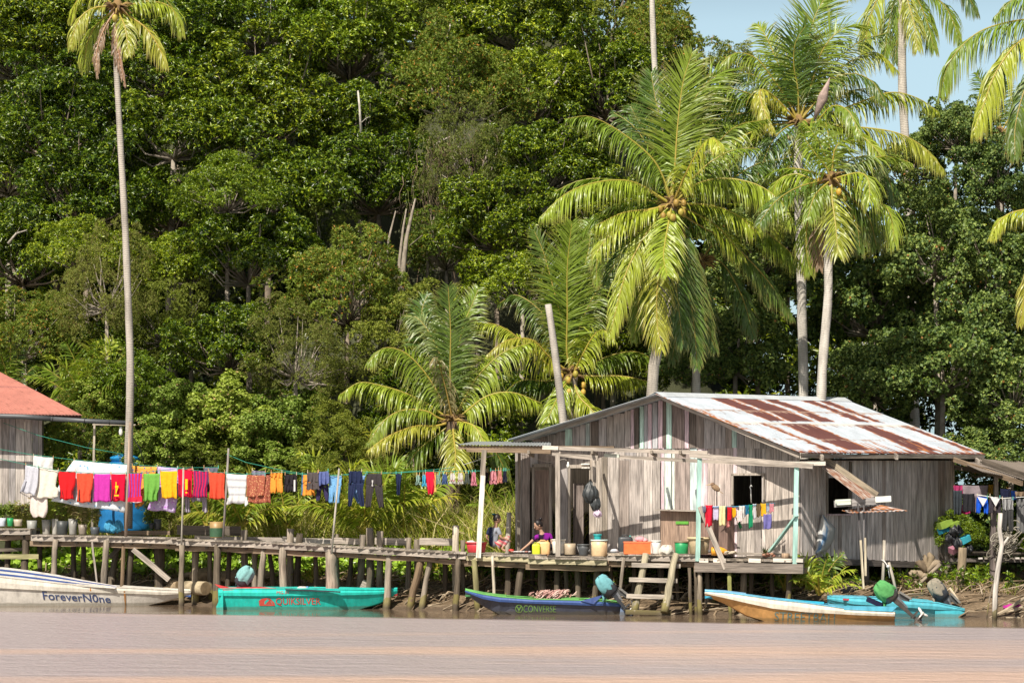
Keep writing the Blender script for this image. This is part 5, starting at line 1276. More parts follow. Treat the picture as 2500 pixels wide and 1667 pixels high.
# window awning on the side wall
aw = empty('window_awning', P(2060, 1256, 63), 'rusty propped awning over the side window with poles', 'awning')
m = MB(); corrugated((P(2020, 1122, 63.4), P(2002, 1138, 62.3), P(2143, 1211, 62.6), P(2106, 1218, 61.6)), .082, .013, 14, lambda u, v: random.choice([(.26, .12, .07), (.20, .09, .05), (.36, .30, .25)]) if random.random() < .9 else (.45, .4, .36), m); m.build('rusty_sheet', M_IRON, aw, solid=.004)
def ab(name, a, ya, b, yb, wd, ht, col, mat=None):
    m = MB(); m.beam(P(a[0], a[1], ya), P(b[0], b[1], yb), wd, ht, col=col); return m.build(name, mat or M_WOOD, aw)
ab('edge_board', (2012, 1118), 62.9, (2142, 1208), 62.4, .05, .14, (.36, .30, .22)); ab('front_board', (2037, 1230), 62.2, (2140, 1222), 61.7, .04, .17, (.30, .28, .27)); ab('front_board', (2040, 1226), 62.1, (2078, 1224), 61.9, .05, .14, (.6, .64, .55)); ab('front_board', (2138, 1219), 61.68, (2176, 1217), 61.55, .05, .15, (.75, .76, .68))
m = MB(); corrugated((P(2055, 1246, 62.8), P(2150, 1232, 62.6), P(2075, 1252, 61.6), P(2215, 1246, 61.6)), .082, .013, 6, lambda u, v: random.choice([(.42, .16, .05), (.3, .12, .06), (.5, .5, .5)]), m); m.build('rusty_sheet', M_IRON, aw, solid=.004)
for a, b in (((2094, 1228), (2104, 1345)), ((2109, 1230), (2110, 1345))): ab('prop_pole', a, 61.75, b, 61.8, .035, .035, (.16, .15, .15))
for a, b in (((2101, 1318), (2108, 1436)), ((2112, 1312), (2113, 1405))): ab('prop_stake', a, 61.7, b, 61.7, .05, .05, (.55, .47, .34))
# lean-to on the right
lt = empty('lean_to', P(2430, 1350, 66), 'dark open lean-to attached to the far end of the house', 'lean-to')
m = MB(); corrugated((P(2325, 1118, 69.2), P(2560, 1128, 73), P(2395, 1150, 64.5), P(2620, 1195, 66)), .082, .013, 6, lambda u, v: (.24, .20, .17), m); m.build('roof_sheet', M_IRON, lt, solid=.004)
def lb(name, a, ya, b, yb, wd, ht, col, mat=None):
    m = MB(); m.beam(P(a[0], a[1], ya), P(b[0], b[1], yb), wd, ht, col=col, seg=3, warp=.005); return m.build(name, mat or M_WOOD, lt)
lb('rafter', (2325, 1120), 67.6, (2495, 1180), 64, .06, .12, W_BR); lb('rafter', (2400, 1126), 66.8, (2510, 1164), 64.6, .07, .16, W_DK); lb('rafter', (2330, 1140), 68, (2510, 1168), 68, .07, .12, W_DK)
lb('post', (2432, 1160), 65.6, (2432, 1235), 65.6, .10, .12, W_MD); lb('post', (2426, 1235), 65.4, (2422, 1490), 65.4, .16, .14, (.16, .13, .12), M_PILE)
lb('floor_edge', (2320, 1352), 66.5, (2560, 1352), 66.5, .08, .06, W_DK); lb('floor_beam', (2320, 1366), 66.4, (2560, 1368), 66.4, .1, .1, (.13, .11, .10))
m = MB(); m.grid([[P(2325, 1350, 66.4), P(2600, 1350, 66.4)], [P(2325, 1346, 69.5), P(2600, 1346, 69.5)]], col=W_DK); m.build('floor', M_WOOD, lt, solid=.04)
for i in range(9): lb('board_end', (2388 + i * 15, 1362), 66.3, (2398 + i * 15, 1362), 66.3, .1, .05, random.choice([W_LT, W_MD, (.6, .55, .5)]))
# ------------------------------------------------------------------ boats
def text_poly(s, size, squash=1.0, shear=0.0, bold=0.0):
    cu = bpy.data.curves.new('lettering', 'FONT'); cu.body = s; cu.size = size; cu.shear = shear; cu.offset = bold
    cu.resolution_u = 3; to = bpy.data.objects.new('lettering', cu); COL.objects.link(to)
    dg = bpy.context.evaluated_depsgraph_get(); dg.update(); me = bpy.data.meshes.new_from_object(to.evaluated_get(dg))
    vs = [Vector((v.co.x, v.co.y)) for v in me.vertices]; fs = [tuple(p.vertices) for p in me.polygons]
    bpy.data.objects.remove(to); bpy.data.meshes.remove(me)
    x0, x1 = min(v.x for v in vs), max(v.x for v in vs); y0, y1 = min(v.y for v in vs), max(v.y for v in vs)
    return [((v.x - x0) / (x1 - x0), (v.y - y0) / (y1 - y0)) for v in vs], fs
def boat(label, Yc, st, cols, yaw=0.0, bow_right=True, deck=None, seats=(), keel=None):
    """st: stations (px, gunwale row, strake row, bottom row, half-beam m, chine half-beam m), stern to bow.
    cols: strake, hull, inner, deck, transom. Returns thing and a mapper for the near side."""
    o = empty('boat', P(st[len(st) // 2][0], 1490, Yc), label, 'boat', 'wooden longboats moored along the bank')
    xm = XO((st[0][0] + st[-1][0]) / 2, Yc)
    def sec(s):
        px, g, k, b, hb, cb = s; x = XO(px, Yc); yc = Yc + (x - xm) * yaw
        def z(py, y): return HC + (HY - py) * y / FPX
        yn = yc - hb
        return x, yc, z(g, yn), z(k, yn), z(b, yn), hb, cb
    S = []
    for i in range(len(st) - 1):
        n = max(2, int(abs(st[i + 1][0] - st[i][0]) / 14))
        for j in range(n): S.append(tuple(st[i][q] + (st[i + 1][q] - st[i][q]) * j / n for q in range(6)))
    S.append(st[-1]); Q = [sec(s) for s in S]
    def part(fn, name, c, mat=M_HULL, lab=None, solid=0.0):
        m = MB(); m.smooth = False
        for sg in (-1, 1):
            rows = [fn(q, sg) for q in Q]; m.grid(rows if sg < 0 else [r[::-1] for r in rows], col=c)
        ob = m.build(name, mat, o, solid=solid)
        if lab: ob['label'] = lab
        return ob
    part(lambda q, s: [Vector((q[0], q[1] + s * q[5], q[2])), Vector((q[0], q[1] + s * (q[5] + .012), (q[2] + q[3]) / 2)), Vector((q[0], q[1] + s * q[5] * .985, q[3])), Vector((q[0], q[1] + s * (q[5] * .93), q[3] - .004))], 'strake', cols[0], solid=.012)
    part(lambda q, s: [Vector((q[0], q[1] + s * q[5] * .93, q[3])), Vector((q[0], q[1] + s * q[6], q[4])), Vector((q[0], q[1], q[4] - .03))], 'hull', cols[1])
    part(lambda q, s: [Vector((q[0], q[1] + s * (q[5] - .03), q[2] + .002)), Vector((q[0], q[1] + s * (q[5] - .04) * .9, q[2] - .10)), Vector((q[0], q[1], q[2] - .16))], 'inner_planking', cols[2])
    part(lambda q, s: [Vector((q[0], q[1] + s * (q[5] + .02), q[2] + .015)), Vector((q[0], q[1] + s * (q[5] - .075), q[2] + .02))], 'gunwale', cols[3], solid=.022)
    q = Q[0]; m = MB()
    m.grid([[Vector((q[0], q[1] - q[5], q[2])), Vector((q[0], q[1] + q[5], q[2]))], [Vector((q[0], q[1] - q[5] * .93, q[3])), Vector((q[0], q[1] + q[5] * .93, q[3]))], [Vector((q[0], q[1] - q[6], q[4])), Vector((q[0], q[1] + q[6], q[4]))]], col=cols[4])
    m.build('transom', M_HULL, o, solid=.03)
    if deck:
        for a, b, c in deck:
            rows = [[Vector((q[0], q[1] - q[5] + .02, q[2] + .022)), Vector((q[0], q[1], q[2] + .05)), Vector((q[0], q[1] + q[5] - .02, q[2] + .022))] for s, q in zip(S, Q) if a <= s[0] <= b]
            if len(rows) > 1: m = MB(); m.grid(rows, col=c); m.build('foredeck', M_HULL, o, solid=.02)
    for px, c in seats:
        s = min(zip(S, Q), key=lambda t: abs(t[0][0] - px))[1]; m = MB(); m.beam(Vector((s[0], s[1] - s[5] + .03, s[2] - .02)), Vector((s[0], s[1] + s[5] - .03, s[2] - .02)), .16, .03, col=c); m.build('thwart', M_HULL, o)
    def side(px, py, off=.006):
        s = min(range(len(S) - 1), key=lambda i: 0 if min(S[i][0], S[i + 1][0]) <= px <= max(S[i][0], S[i + 1][0]) else 1e6)
        f = (px - S[s][0]) / (S[s + 1][0] - S[s][0]); q = [Q[s][k] + (Q[s + 1][k] - Q[s][k]) * f for k in range(7)]
        zt = q[2] if py < S[s][2] else q[3]
        # solve along the section for the row
        best = None
        pts = [(q[1] - q[5] - .012, q[2]), (q[1] - q[5] - .014, (q[2] + q[3]) / 2), (q[1] - q[5] * .985, q[3]), (q[1] - q[5] * .93, q[3] - .001), (q[1] - q[6], q[4])]
        for (y0, z0), (y1, z1) in zip(pts[:-1], pts[1:]):
            r0, r1 = HY - (z0 - HC) * FPX / y0, HY - (z1 - HC) * FPX / y1
            if r0 <= py <= r1 and r1 > r0: t = (py - r0) / (r1 - r0); best = (y0 + (y1 - y0) * t, z0 + (z1 - z0) * t)
        if best is None: best = pts[-1]
        return Vector((q[0], best[0] - off, best[1]))
    return o, side
def sackform(m, c, prof, col, M=None, folds=7, depth=.10, sy=.85, nu=48, wob=.03, closed=True):
    "crumpled cloth or film: prof (radius, height) with deep vertical folds"
    M = M or Matrix.Identity(3); ph = [random.uniform(0, 6.28) for _ in range(6)]; rows = []
    prof = [tuple(p) for p in prof]; zz = np.linspace(0, len(prof) - 1, (len(prof) - 1) * 3 + 1); r_ = np.interp(zz, range(len(prof)), [p[0] for p in prof]); h_ = np.interp(zz, range(len(prof)), [p[1] for p in prof])
    for r, h in zip(r_, h_):
        row = []
        for a in np.linspace(0, 2 * math.pi, nu + 1):
            k = 1 + depth * (math.sin(a * folds + ph[0] + h * 7) * .6 + .5 * math.sin(a * (folds * 2 - 3) + ph[1] - h * 11) + .45 * math.sin(a * 3 + ph[2] + h * 16))
            row.append(Vector(c) + M @ Vector((math.cos(a) * r * k, math.sin(a) * r * k * sy, h + wob * math.sin(a * 4 + ph[3] + h * 9))))
        rows.append(row)
    s0 = m.smooth; m.smooth = True; m.grid(rows, col=col); m.smooth = s0
def lettering(o, side, s, quad, col, shear=0.0, bold=0.0):
    "quad: (x0, y bottom-left, y top-left, x1, y bottom-right, y top-right) in photo pixels"
    vs, fs = text_poly(s, 1.0, shear=shear, bold=bold); x0, b0, t0, x1, b1, t1 = quad; m = MB(); pts = []
    for u, v in vs: px = x0 + (x1 - x0) * u; yb = b0 + (b1 - b0) * u; yt = t0 + (t1 - t0) * u; pts.append(side(px, yb + (yt - yb) * v, .012))
    m.add(pts, fs, col=col); return m.build('lettering', M_HULL, o)
def mark(o, side, poly, col, name='emblem'):
    m = MB(); m.add([side(a, b, .011) for a, b in poly], [tuple(range(len(poly)))], col=col); return m.build(name, M_HULL, o)
def motor(label, px, py, Y, lean, cover, cs=1.0, facing=1, cover_name='cloth_cover', body=(.06, .065, .075), prop=True, hidden=False):
    "outboard engine: cowl centre at px,py; lean = direction of the leg (dx,dz) to the propeller"
    c = P(px, py, Y); o = empty('outboard_motor', c, label, 'boat engine', 'outboard motors tilted up on the boat sterns')
    d = Vector((lean[0], .05, lean[1])).normalized(); L = lean[2]; side_ = Vector((0, 1, 0)); nr = d.cross(side_).normalized()
    M = Matrix((nr, side_, -d)).transposed()
    m = MB(); m.lathe(c, [(.10, -.26), (.155, -.22), (.165, -.05), (.16, .10), (.12, .2), (.04, .24)], 14, body, 1.25, .95, M); m.build('cowl', M_METAL, o)
    m = MB(); p = c + d * .24
    m.beam(p, p + d * (L * .62), .15, .12, up=tuple(nr), col=body, taper=.55); m.beam(p + d * .05 + nr * .09, p + d * (L * .4) + nr * .07, .1, .06, up=tuple(nr), col=(.22, .23, .25), taper=.5)
    q = p + d * (L * .62); m.beam(q, q + d * .22, .07, .07, up=tuple(nr), col=(.14, .13, .12)); m.build('leg', M_METAL, o)
    m = MB(); m.beam(q - nr * .16 * facing + d * .02, q + nr * .06 * facing + d * .02, .16, .02, up=tuple(d), col=body); m.lathe(q + d * .16 - nr * .12, [(.02, 0), (.05, .05), (.05, .25), (.03, .3)], 10, body, axis=Matrix((d, side_, nr)).transposed()); m.build('gearcase', M_METAL, o)
    m = MB(); m.beam(q + d * .18 + nr * .02, q + d * .42 - nr * .08, .03, .16, up=tuple(nr), col=(.12, .14, .2), taper=.6); m.build('skeg', M_METAL, o)
    hub = q + d * .14 - nr * facing * .2
    if prop:
        m = MB(); m.ball(hub, .05, (.6, .56, .5), 8, 6)
        for k in range(3):
            a = k * 2.09 + .5; e = (d * math.cos(a) + side_ * math.sin(a) * .5 + nr * math.sin(a) * .5).normalized()
            m.ball(hub + e * .09, (.035, .02, .085), (.78, .75, .70), 8, 6, axis=Matrix((nr, e.cross(nr).normalized(), e)).transposed())
        m.build('propeller', M_PLASTIC, o)
    m = MB(); m.beam(p + nr * .1 + d * .0, p + nr * .25 + d * .3, .06, .12, up=tuple(nr), col=(.1, .1, .1)); m.beam(p + nr * .22, p + nr * .28 + d * .32, .2, .05, up=tuple(nr), col=(.25, .24, .22)); m.build('clamp_bracket', M_METAL, o)
    if cover:
        m = MB(); sackform(m, c, [(.185 * cs, -.12), (.21 * cs, -.04), (.205 * cs, .08), (.175 * cs, .2), (.12 * cs, .27), (.015, .29)], cover, M, folds=6, depth=.07, sy=.85)
        for k in range(4):
            a = 1.5 + k * .5; e = c + M @ Vector((math.cos(a) * .2, math.sin(a) * .17, -.1)); m.tube([e, e + Vector((.02, -.02, -.12)), e + Vector((-.02, 0, -.24))], [.04, .03, .006], 5, col=tuple(x * .9 for x in cover))
        m.build(cover_name, M_CLOTH, o)
    return o
CRM = (.72, .67, .58); BLUE = (.05, .10, .30)
# 1 white boat
b1, s1 = boat('cream white boat with dark blue stripes, cut by the left edge', 68.2, [(-260, 1398, 1425, 1490, .66, .42), (0, 1407, 1434, 1490, .66, .42), (150, 1424, 1442, 1488, .60, .38), (260, 1432, 1446, 1488, .5, .3), (330, 1436, 1448, 1486, .40, .2), (400, 1440, 1451, 1468, .22, .08), (466, 1443, 1447, 1449, .03, .02)],
 [CRM, (.70, .66, .60), (.06, .12, .32), CRM, CRM], deck=[(300, 470, (.75, .70, .62))])
lettering(b1, s1, 'ForeverN0ne', (112, 1463, 1442, 276, 1471, 1453), (.05, .08, .20), shear=-.12, bold=.01)
stt = ((-200, 1399, 1), (0, 1408, 1), (60, 1414, .95), (130, 1422, .85), (200, 1429, .6), (290, 1435, .25))
for k_, cc_ in enumerate(((.74, .70, .63), BLUE, (.74, .70, .63), BLUE, (.7, .66, .6))):
    m = MB(); m.grid([[Vector((XO(px, 68.2), 68.2 - .58 + (.23 * (k_ + q)) * f, HC + (HY - g) * 68.2 / FPX + .012 + .048 * f * (k_ + q))) for px, g, f in stt] for q in (0, 1)], col=cc_); m.build('deck_stripe', M_HULL, b1, solid=.01)
for px in (227, 308): mark(b1, s1, [(px, 1442), (px + 4, 1442), (px + 3, 1434), (px + 1, 1434)], (.5, .22, .06), 'rust_stain')
# 2 turquoise boat
TQ = (.02, .56, .48); RED = (.62, .05, .05)
b2, s2 = boat('turquoise boat with a red inner side and red surf lettering', 65.7, [(540, 1438, 1453, 1496, .60, .40), (640, 1438, 1454, 1496, .62, .42), (760, 1438, 1453, 1496, .6, .40), (830, 1439, 1452, 1496, .52, .30), (880, 1440, 1451, 1487, .38, .16), (930, 1440, 1449, 1470, .2, .07), (970, 1439, 1443, 1446, .03, .02)],
 [(.03, .66, .56), TQ, (.45, .04, .05), (.03, .66, .56), TQ], deck=[(830, 975, (.04, .60, .52))])
for s_, yy in ((-1, 65.1), (1, 66.3)):
    m = MB(); m.add([P(524, 1425, yy), P(545, 1440, yy), P(640, 1438, yy), P(690, 1437, yy), P(645, 1432, yy), P(560, 1433, yy)], [(0, 1, 2, 3, 4, 5)], col=RED); m.build('stern_side_board', M_HULL, b2, solid=.03)
    m = MB(); m.add([P(545, 1440, yy - .01), P(541, 1452, yy - .01), P(528, 1480, yy), P(530, 1496, yy), P(545, 1496, yy)], [(0, 1, 2, 3, 4)], col=TQ); m.build('stern_fin', M_HULL, b2, solid=.03)
lettering(b2, s2, 'QUIKSILVER', (678, 1478, 1459, 786, 1478, 1459), (.66, .09, .07), bold=.0)
lettering(b2, s2, 'MG.31', (681, 1449, 1442, 709, 1449, 1442), (.66, .09, .07))
mark(b2, s2, [(638, 1478), (637, 1466), (644, 1461), (655, 1459), (665, 1461), (674, 1470), (676, 1478)], (.66, .09, .07)); mark(b2, s2, [(650, 1474), (651, 1467), (658, 1462), (667, 1467), (671, 1474)], TQ)
m = MB(); m.add([s2(653, 1473, .016), s2(663, 1464, .016), s2(670, 1473, .016)], [(0, 1, 2)], col=(.66, .09, .07)); m.build('emblem', M_HULL, b2)
m = MB(); m.beam(P(697, 1438, 65.05), P(831, 1444, 65.05), .1, .035, col=(.05, .07, .08)); m.build('long_pole', M_WOOD, b2)
motor('outboard motor wrapped in pale aqua cloth, on the turquoise boat', 597, 1408, 65.9, (-.45, -.8, .75), (.28, .55, .54), 1.05)
m = MB(); m.ball(P(738, 1436, 65.6), (.16, .1, .06), (.7, .66, .6), rough=.2); m.ball(P(750, 1435, 65.6), (.05, .05, .05), (.2, .45, .7), rough=.1); m.build('rag_bundle', M_CLOTH, label='crumpled pale rag in the turquoise boat', cat='rag')
# 3 navy boat
NV = (.05, .08, .19)
b3, s3 = boat('navy blue boat with green deck, tilted engine and faded lettering', 62.7, [(1514, 1473, 1480, 1503, .50, .36), (1470, 1468, 1477, 1508, .60, .40), (1440, 1466, 1477, 1508, .62, .42), (1300, 1463, 1472, 1506, .6, .40), (1220, 1457, 1468, 1500, .50, .25), (1180, 1451, 1461, 1478, .36, .12), (1136, 1441, 1444, 1447, .03, .02)][::1],
 [(.06, .12, .34), (.08, .09, .13), (.06, .22, .07), (.16, .45, .12), NV], deck=[(1136, 1240, (.16, .45, .12)), (1362, 1425, (.16, .45, .12))])
mark(b3, s3, [(1232, 1492), (1246, 1484), (1280, 1482), (1440, 1485), (1462, 1496), (1470, 1500), (1250, 1500)], (.14, .15, .20), 'worn_patch')
lettering(b3, s3, 'CONVERSE', (1278, 1494, 1476, 1356, 1494, 1478), (.22, .42, .10), bold=-.004)
m = MB()
for k in range(24):
    a0, a1 = 2 * math.pi * k / 24, 2 * math.pi * (k + 1) / 24
    m.add([s3(1267 + math.cos(a) * r, 1485 + math.sin(a) * r * 1.15, .014) for a, r in ((a0, 9), (a1, 9), (a1, 7.2), (a0, 7.2))], [(0, 1, 2, 3)], col=(.22, .42, .10))
m.add([s3(a, b, .014) for a, b in ((1261, 1480), (1263, 1479), (1267, 1486), (1271, 1479), (1273, 1480), (1268, 1489), (1268, 1493), (1266, 1493), (1266, 1489))], [(0, 1, 2, 3, 4, 5, 6, 7, 8)], col=(.22, .42, .10)); m.build('emblem', M_HULL, b3)
for yy in (62.05, 63.3): m = MB(); m.add([P(1418, 1466, yy), P(1473, 1451, yy), P(1455, 1468, yy), P(1450, 1474, yy)], [(0, 1, 2, 3)], col=(.06, .10, .28)); m.build('stern_side_board', M_HULL, b3, solid=.03)
m = MB(); m.add([P(1516, 1478, 62.1), P(1534, 1503, 62.1), P(1512, 1503, 62.1)], [(0, 1, 2)], col=(.16, .22, .34)); m.build('stern_fin', M_HULL, b3, solid=.03)
m = MB()
for i in range(150):
    c = P(random.gauss(1347, 17), 1458 - random.uniform(0, 15), 62.7 + random.uniform(-.25, .25)); a = random.uniform(0, 6)
    m.tube([c + Vector((math.cos(t * .8 + a) * .11, math.sin(t + a) * .1, .05 * math.sin(1.7 * t + a))) for t in np.linspace(0, 4, 7)], .016, 4, col=random.choice([(.62, .38, .34), (.50, .28, .25), (.70, .50, .44), (.42, .25, .2)]))
m.build('fishing_net', M_ROPE, label='heap of pink-brown fishing net lying in the navy boat', cat='fishing net')
motor('black outboard motor with blue-green cloth cowl, tilted up on the navy boat', 1480, 1430, 62.0, (.62, -.72, .75), (.20, .48, .52), .98, facing=-1)
# 4 cream and orange boat
ORG = (.66, .36, .13)
b4, s4 = boat('cream boat with orange lower hull and light blue deck, nearest boat', 59.2, [(2175, 1493, 1503, 1530, .62, .42), (2080, 1489, 1500, 1530, .64, .44), (1960, 1472, 1493, 1528, .62, .42), (1880, 1463, 1484, 1522, .55, .34), (1820, 1454, 1471, 1502, .42, .2), (1770, 1447, 1459, 1472, .26, .08), (1721, 1444, 1448, 1450, .03, .02)],
 [(.78, .72, .60), ORG, (.04, .34, .50), (.16, .48, .66), (.3, .33, .34)], deck=[(1721, 1830, (.20, .48, .72)), (2015, 2180, (.12, .44, .60))], seats=[(1846, (.7, .7, .66)), (1902, (.7, .7, .66)), (1957, (.7, .7, .66))])
m = MB(); m.beam(P(1830, 1458, 59.75), P(2010, 1471, 59.8), .22, .05, col=(.04, .42, .60)); m.build('side_deck', M_HULL, b4)
m = MB(); m.add([P(2060, 1478, 58.56), P(2190, 1480, 58.56), P(2178, 1492, 58.56), P(2060, 1488, 58.56)], [(0, 1, 2, 3)], col=(.10, .45, .62)); m.build('blue_side_board', M_HULL, b4, solid=.03)
lettering(b4, s4, 'STREETBALL', (1886, 1514, 1493, 2040, 1519, 1498), (.16, .30, .30), bold=-.006)
motor('outboard motor with a green cloth cover on the nearest boat', 2163, 1445, 59.0, (.70, -.62, 1.0), (.13, .42, .14), 1.1, facing=-1, body=(.10, .085, .075))
m = MB(); m.beam(P(2118, 1462, 59.2), P(2155, 1478, 59.0), .14, .1, col=(.02, .02, .05)); m.build('dark_jacket', M_CLOTH, label='dark jacket draped over the stern of the nearest boat', cat='jacket')
# 5 light blue boat behind
b5, s5 = boat('sky blue boat lying behind the cream and orange one', 61.6, [(2345, 1487, 1491, 1512, .55, .4), (2280, 1472, 1487, 1512, .6, .42), (2150, 1462, 1478, 1512, .6, .42), (2080, 1460, 1474, 1508, .5, .3), (2038, 1458, 1466, 1476, .2, .1), (2020, 1458, 1462, 1464, .04, .03)],
 [(.10, .50, .62), (.08, .46, .58), (.05, .26, .34), (.12, .55, .68), (.08, .48, .58)], deck=[(2020, 2120, (.14, .46, .62)), (2200, 2275, (.10, .52, .64))])
for yy in (61.05, 62.15): m = MB(); m.add([P(2284, 1472, yy), P(2302, 1476, yy), P(2355, 1494, yy), P(2338, 1508, yy), P(2282, 1508, yy)], [(0, 1, 2, 3, 4)], col=(.07, .50, .60)); m.build('stern_side_board', M_HULL, b5, solid=.03)
m = MB(); m.beam(P(2058, 1462, 61.2), P(2120, 1466, 61.2), .05, .04, col=(.5, .06, .08)); m.build('red_stripe', M_HULL, b5)
motor('outboard motor with a grey striped cover on the sky blue boat', 2290, 1440, 61.6, (.52, -.78, .68), (.36, .32, .25), .95, facing=-1)

# ------------------------------------------------------------------ washing
GL = 'clothes hung on the long washing line'
LC = dict(R=(.74, .02, .025), OR_=(.80, .10, .05), MG=(.62, .05, .42), GR=(.19, .46, .08), YE=(.92, .50, .02), W=(.82, .80, .78), CR=(.82, .76, .66), NB=(.025, .035, .09), BK=(.035, .03, .035), BL=(.22, .48, .78), GY=(.38, .38, .44), PU=(.36, .08, .42), OG=(.90, .38, .06), PKc=(.80, .36, .42))
def hang_pts(L, Rr, Yf, nu=14, nv=16, amp=.03, seed=0):
    ph = random.uniform(0, 6); fr_ = random.uniform(1.5, 3.2); rows = []; lc = []
    Ls, Rs = spline([(a, b, 0) for a, b in L], nv + 1) if len(L) > 1 else None, spline([(a, b, 0) for a, b in Rr], nv + 1)
    for j in range(nv + 1):
        v = j / nv; row = []
        for i in range(nu + 1):
            u = i / nu; x = Ls[j][0] * (1 - u) + Rs[j][0] * u; y = Ls[j][1] * (1 - u) + Rs[j][1] * u
            if v > .9: y += 1.6 * math.sin(u * 9 + ph) * (v - .9) * 10
            x += .8 * math.sin(v * 7 + ph + u * 3) * v
            if v < .12: y += math.sin(u * math.pi) * 1.2 * (1 - v / .12)
            d = amp * (math.sin(u * 2 * math.pi * fr_ + ph + v * 1.2) * (.35 + .65 * v) + .4 * math.sin(u * 13 + ph * 2) * v) + .02 * v
            Y = Yf(x) + d; row.append(P(x, y, Y)); lc.append((x * .0115, y * .0115, ph))
        rows.append(row)
    return rows, lc
def clean(L):
    return [L[0], ((L[0][0] + L[1][0]) / 2, (L[0][1] + L[1][1]) / 2), L[1]] if len(L) == 2 else L
def lineY(off=.25): return lambda px: walkpx(min(px, 1300)) + off
def garment(name, label, shapes, off=.25, mat=None, group=GL, amp=.03, cat=None, Yf=None, pegs=True):
    amp = amp * random.uniform(.9, 1.7)
    "shapes: list of (left edge, right edge, colour[, stripes]) ; more than one panel makes legs, sleeves or prints"
    Yf = Yf or lineY(off); root = None
    for k, sh in enumerate(shapes):
        L, Rr, c = clean(sh[0]), clean(sh[1]), sh[2]; opt = sh[3] if len(sh) > 3 else {}
        m = MB(); m.smooth = True; dz = opt.get('dy', 0); rows, lc = hang_pts(L, Rr, (lambda x, dz=dz: Yf(x) + dz), amp=opt.get('amp', amp), nu=opt.get('nu', 14))
        nu = opt.get('nu', 14) + 1
        cols = None
        if 'stripe' in opt:
            n_, c2 = opt['stripe']; cols = []
            for j in range(len(rows)):
                for i in range(nu): cols.append(c2 if int(i / (nu - 1) * n_ * 2) % 2 else c)
        if 'hstripe' in opt:
            n_, c2 = opt['hstripe']; cols = []
            for j in range(len(rows)):
                for i in range(nu): cols.append(c2 if j % n_ == n_ - 1 else c)
        if 'edge' in opt:
            c2 = opt['edge']; cols = cols or [c] * (len(rows) * nu)
            for j in range(len(rows)):
                for i in (0, 1): cols[j * nu + i] = c2
        if 'hem' in opt:
            for i in range(nu): cols = cols or [c] * (len(rows) * nu); cols[(len(rows) - 2) * nu + i] = opt['hem']; cols[(len(rows) - 1) * nu + i] = opt['hem']
        m.grid(rows, col=c, lc=lc, cols=cols)
        o = m.build(opt.get('name', name if root is None else 'panel'), opt.get('mat', mat or M_CLOTH), root, solid=.006)
        if root is None: root = o; tag(o, label, cat or name.replace('_', ' '), group)
    if pegs:
        L, Rr = shapes[0][0], shapes[0][1]
        for q in (L[0], Rr[0]):
            m = MB(); p = P(q[0] + (1 if q is L[0] else -1), q[1] - 1, Yf(q[0]) - .02); m.beam(p + Vector((0, 0, -.04)), p + Vector((0, 0, .05)), .014, .012, up=(0, 1, 0), col=random.choice([(.6, .35, .15), (.6, .5, .35), (.1, .5, .4)])); m.build('clothes_peg', M_PLASTIC, root)
    return root
def shirt(x0, x1, y0, y1, col, label, b0=None, b1=None, opt=None, side=None, off=.25, name='shirt'):
    "shirt pegged by its hem: body narrows and the sleeves hang at the lower corners"
    b0 = x0 + 4 if b0 is None else b0; b1 = x1 - 4 if b1 is None else b1; opt = opt or {}; h = y1 - y0
    sh = [([(x0 - .5, y0), (x0 + 1.5, y0 + h * .5), (b0 - 1, y0 + h * .75), (b0 - 1, y1)], [(x1 + .5, y0), (x1 - 1.5, y0 + h * .5), (b1 + 1, y0 + h * .75), (b1 + 1, y1)], col, opt)]
    sc = side or tuple(c * .85 for c in col)
    sh.append(([(x0 + 3, y0 + h * .55), (b0 - 3, y1 + 1)], [(x0 + 8, y0 + h * .55), (b0 + 6, y1 - 4)], sc, D(name='sleeve', dy=.03, nu=4))); sh.append(([(x1 - 8, y0 + h * .55), (b1 - 6, y1 - 4)], [(x1 - 3, y0 + h * .55), (b1 + 3, y1 + 1)], sc, D(name='sleeve', dy=.03, nu=4)))
    return garment(name, label, sh, off)
# sheets behind
garment('bed_sheet', 'large white sheet with pale blue butterflies hanging behind the red shirts', [([(180, 1123), (155, 1160), (126, 1224)], [(321, 1135), (316, 1190), (303, 1251)], (.80, .84, .88), D(nu=26))], .42, M_BUTTERFLY, cat='sheet', amp=.05)
garment('floral_cloth', 'orange floral cloth hanging behind the green shirt', [([(322, 1136), (328, 1190), (330, 1238)], [(384, 1139), (372, 1180), (350, 1232)], (.85, .42, .08))], .7, M_FLORAL, cat='cloth')
garment('sarong', 'lilac patterned cloth with purple print below the yellow shirt', [([(384, 1138), (384, 1180), (359, 1244)], [(434, 1142), (436, 1190), (428, 1250)], (.58, .45, .72))], .6, M_LILAC, cat='sarong')
garment('pillowcase', 'white towel sagging in the middle above the cream shirt', [([(81, 1112), (80, 1146)], [(131, 1117), (128, 1146)], LC['W'])], .8, cat='towel')
garment('grey_shirt', 'dark grey garment peeping out behind the striped shirt', [([(497, 1140), (500, 1200)], [(534, 1141), (512, 1200)], (.16, .17, .22))], .6, cat='shirt')
garment('jacket', 'silvery grey jacket sleeves hanging below the striped shirt', [([(450, 1208), (452, 1250)], [(463, 1205), (464, 1251)], (.5, .45, .52)), ([(462, 1205), (468, 1224)], [(500, 1205), (496, 1222)], (.42, .38, .46)), ([(494, 1205), (494, 1248)], [(504, 1205), (507, 1252)], (.5, .45, .52))], .6, cat='jacket', pegs=False)
garment('grey_cloth', 'folded grey cloth on the back line above the batik', [([(615, 1147), (615, 1160)], [(649, 1150), (649, 1162)], (.3, .29, .38))], .6, cat='cloth')
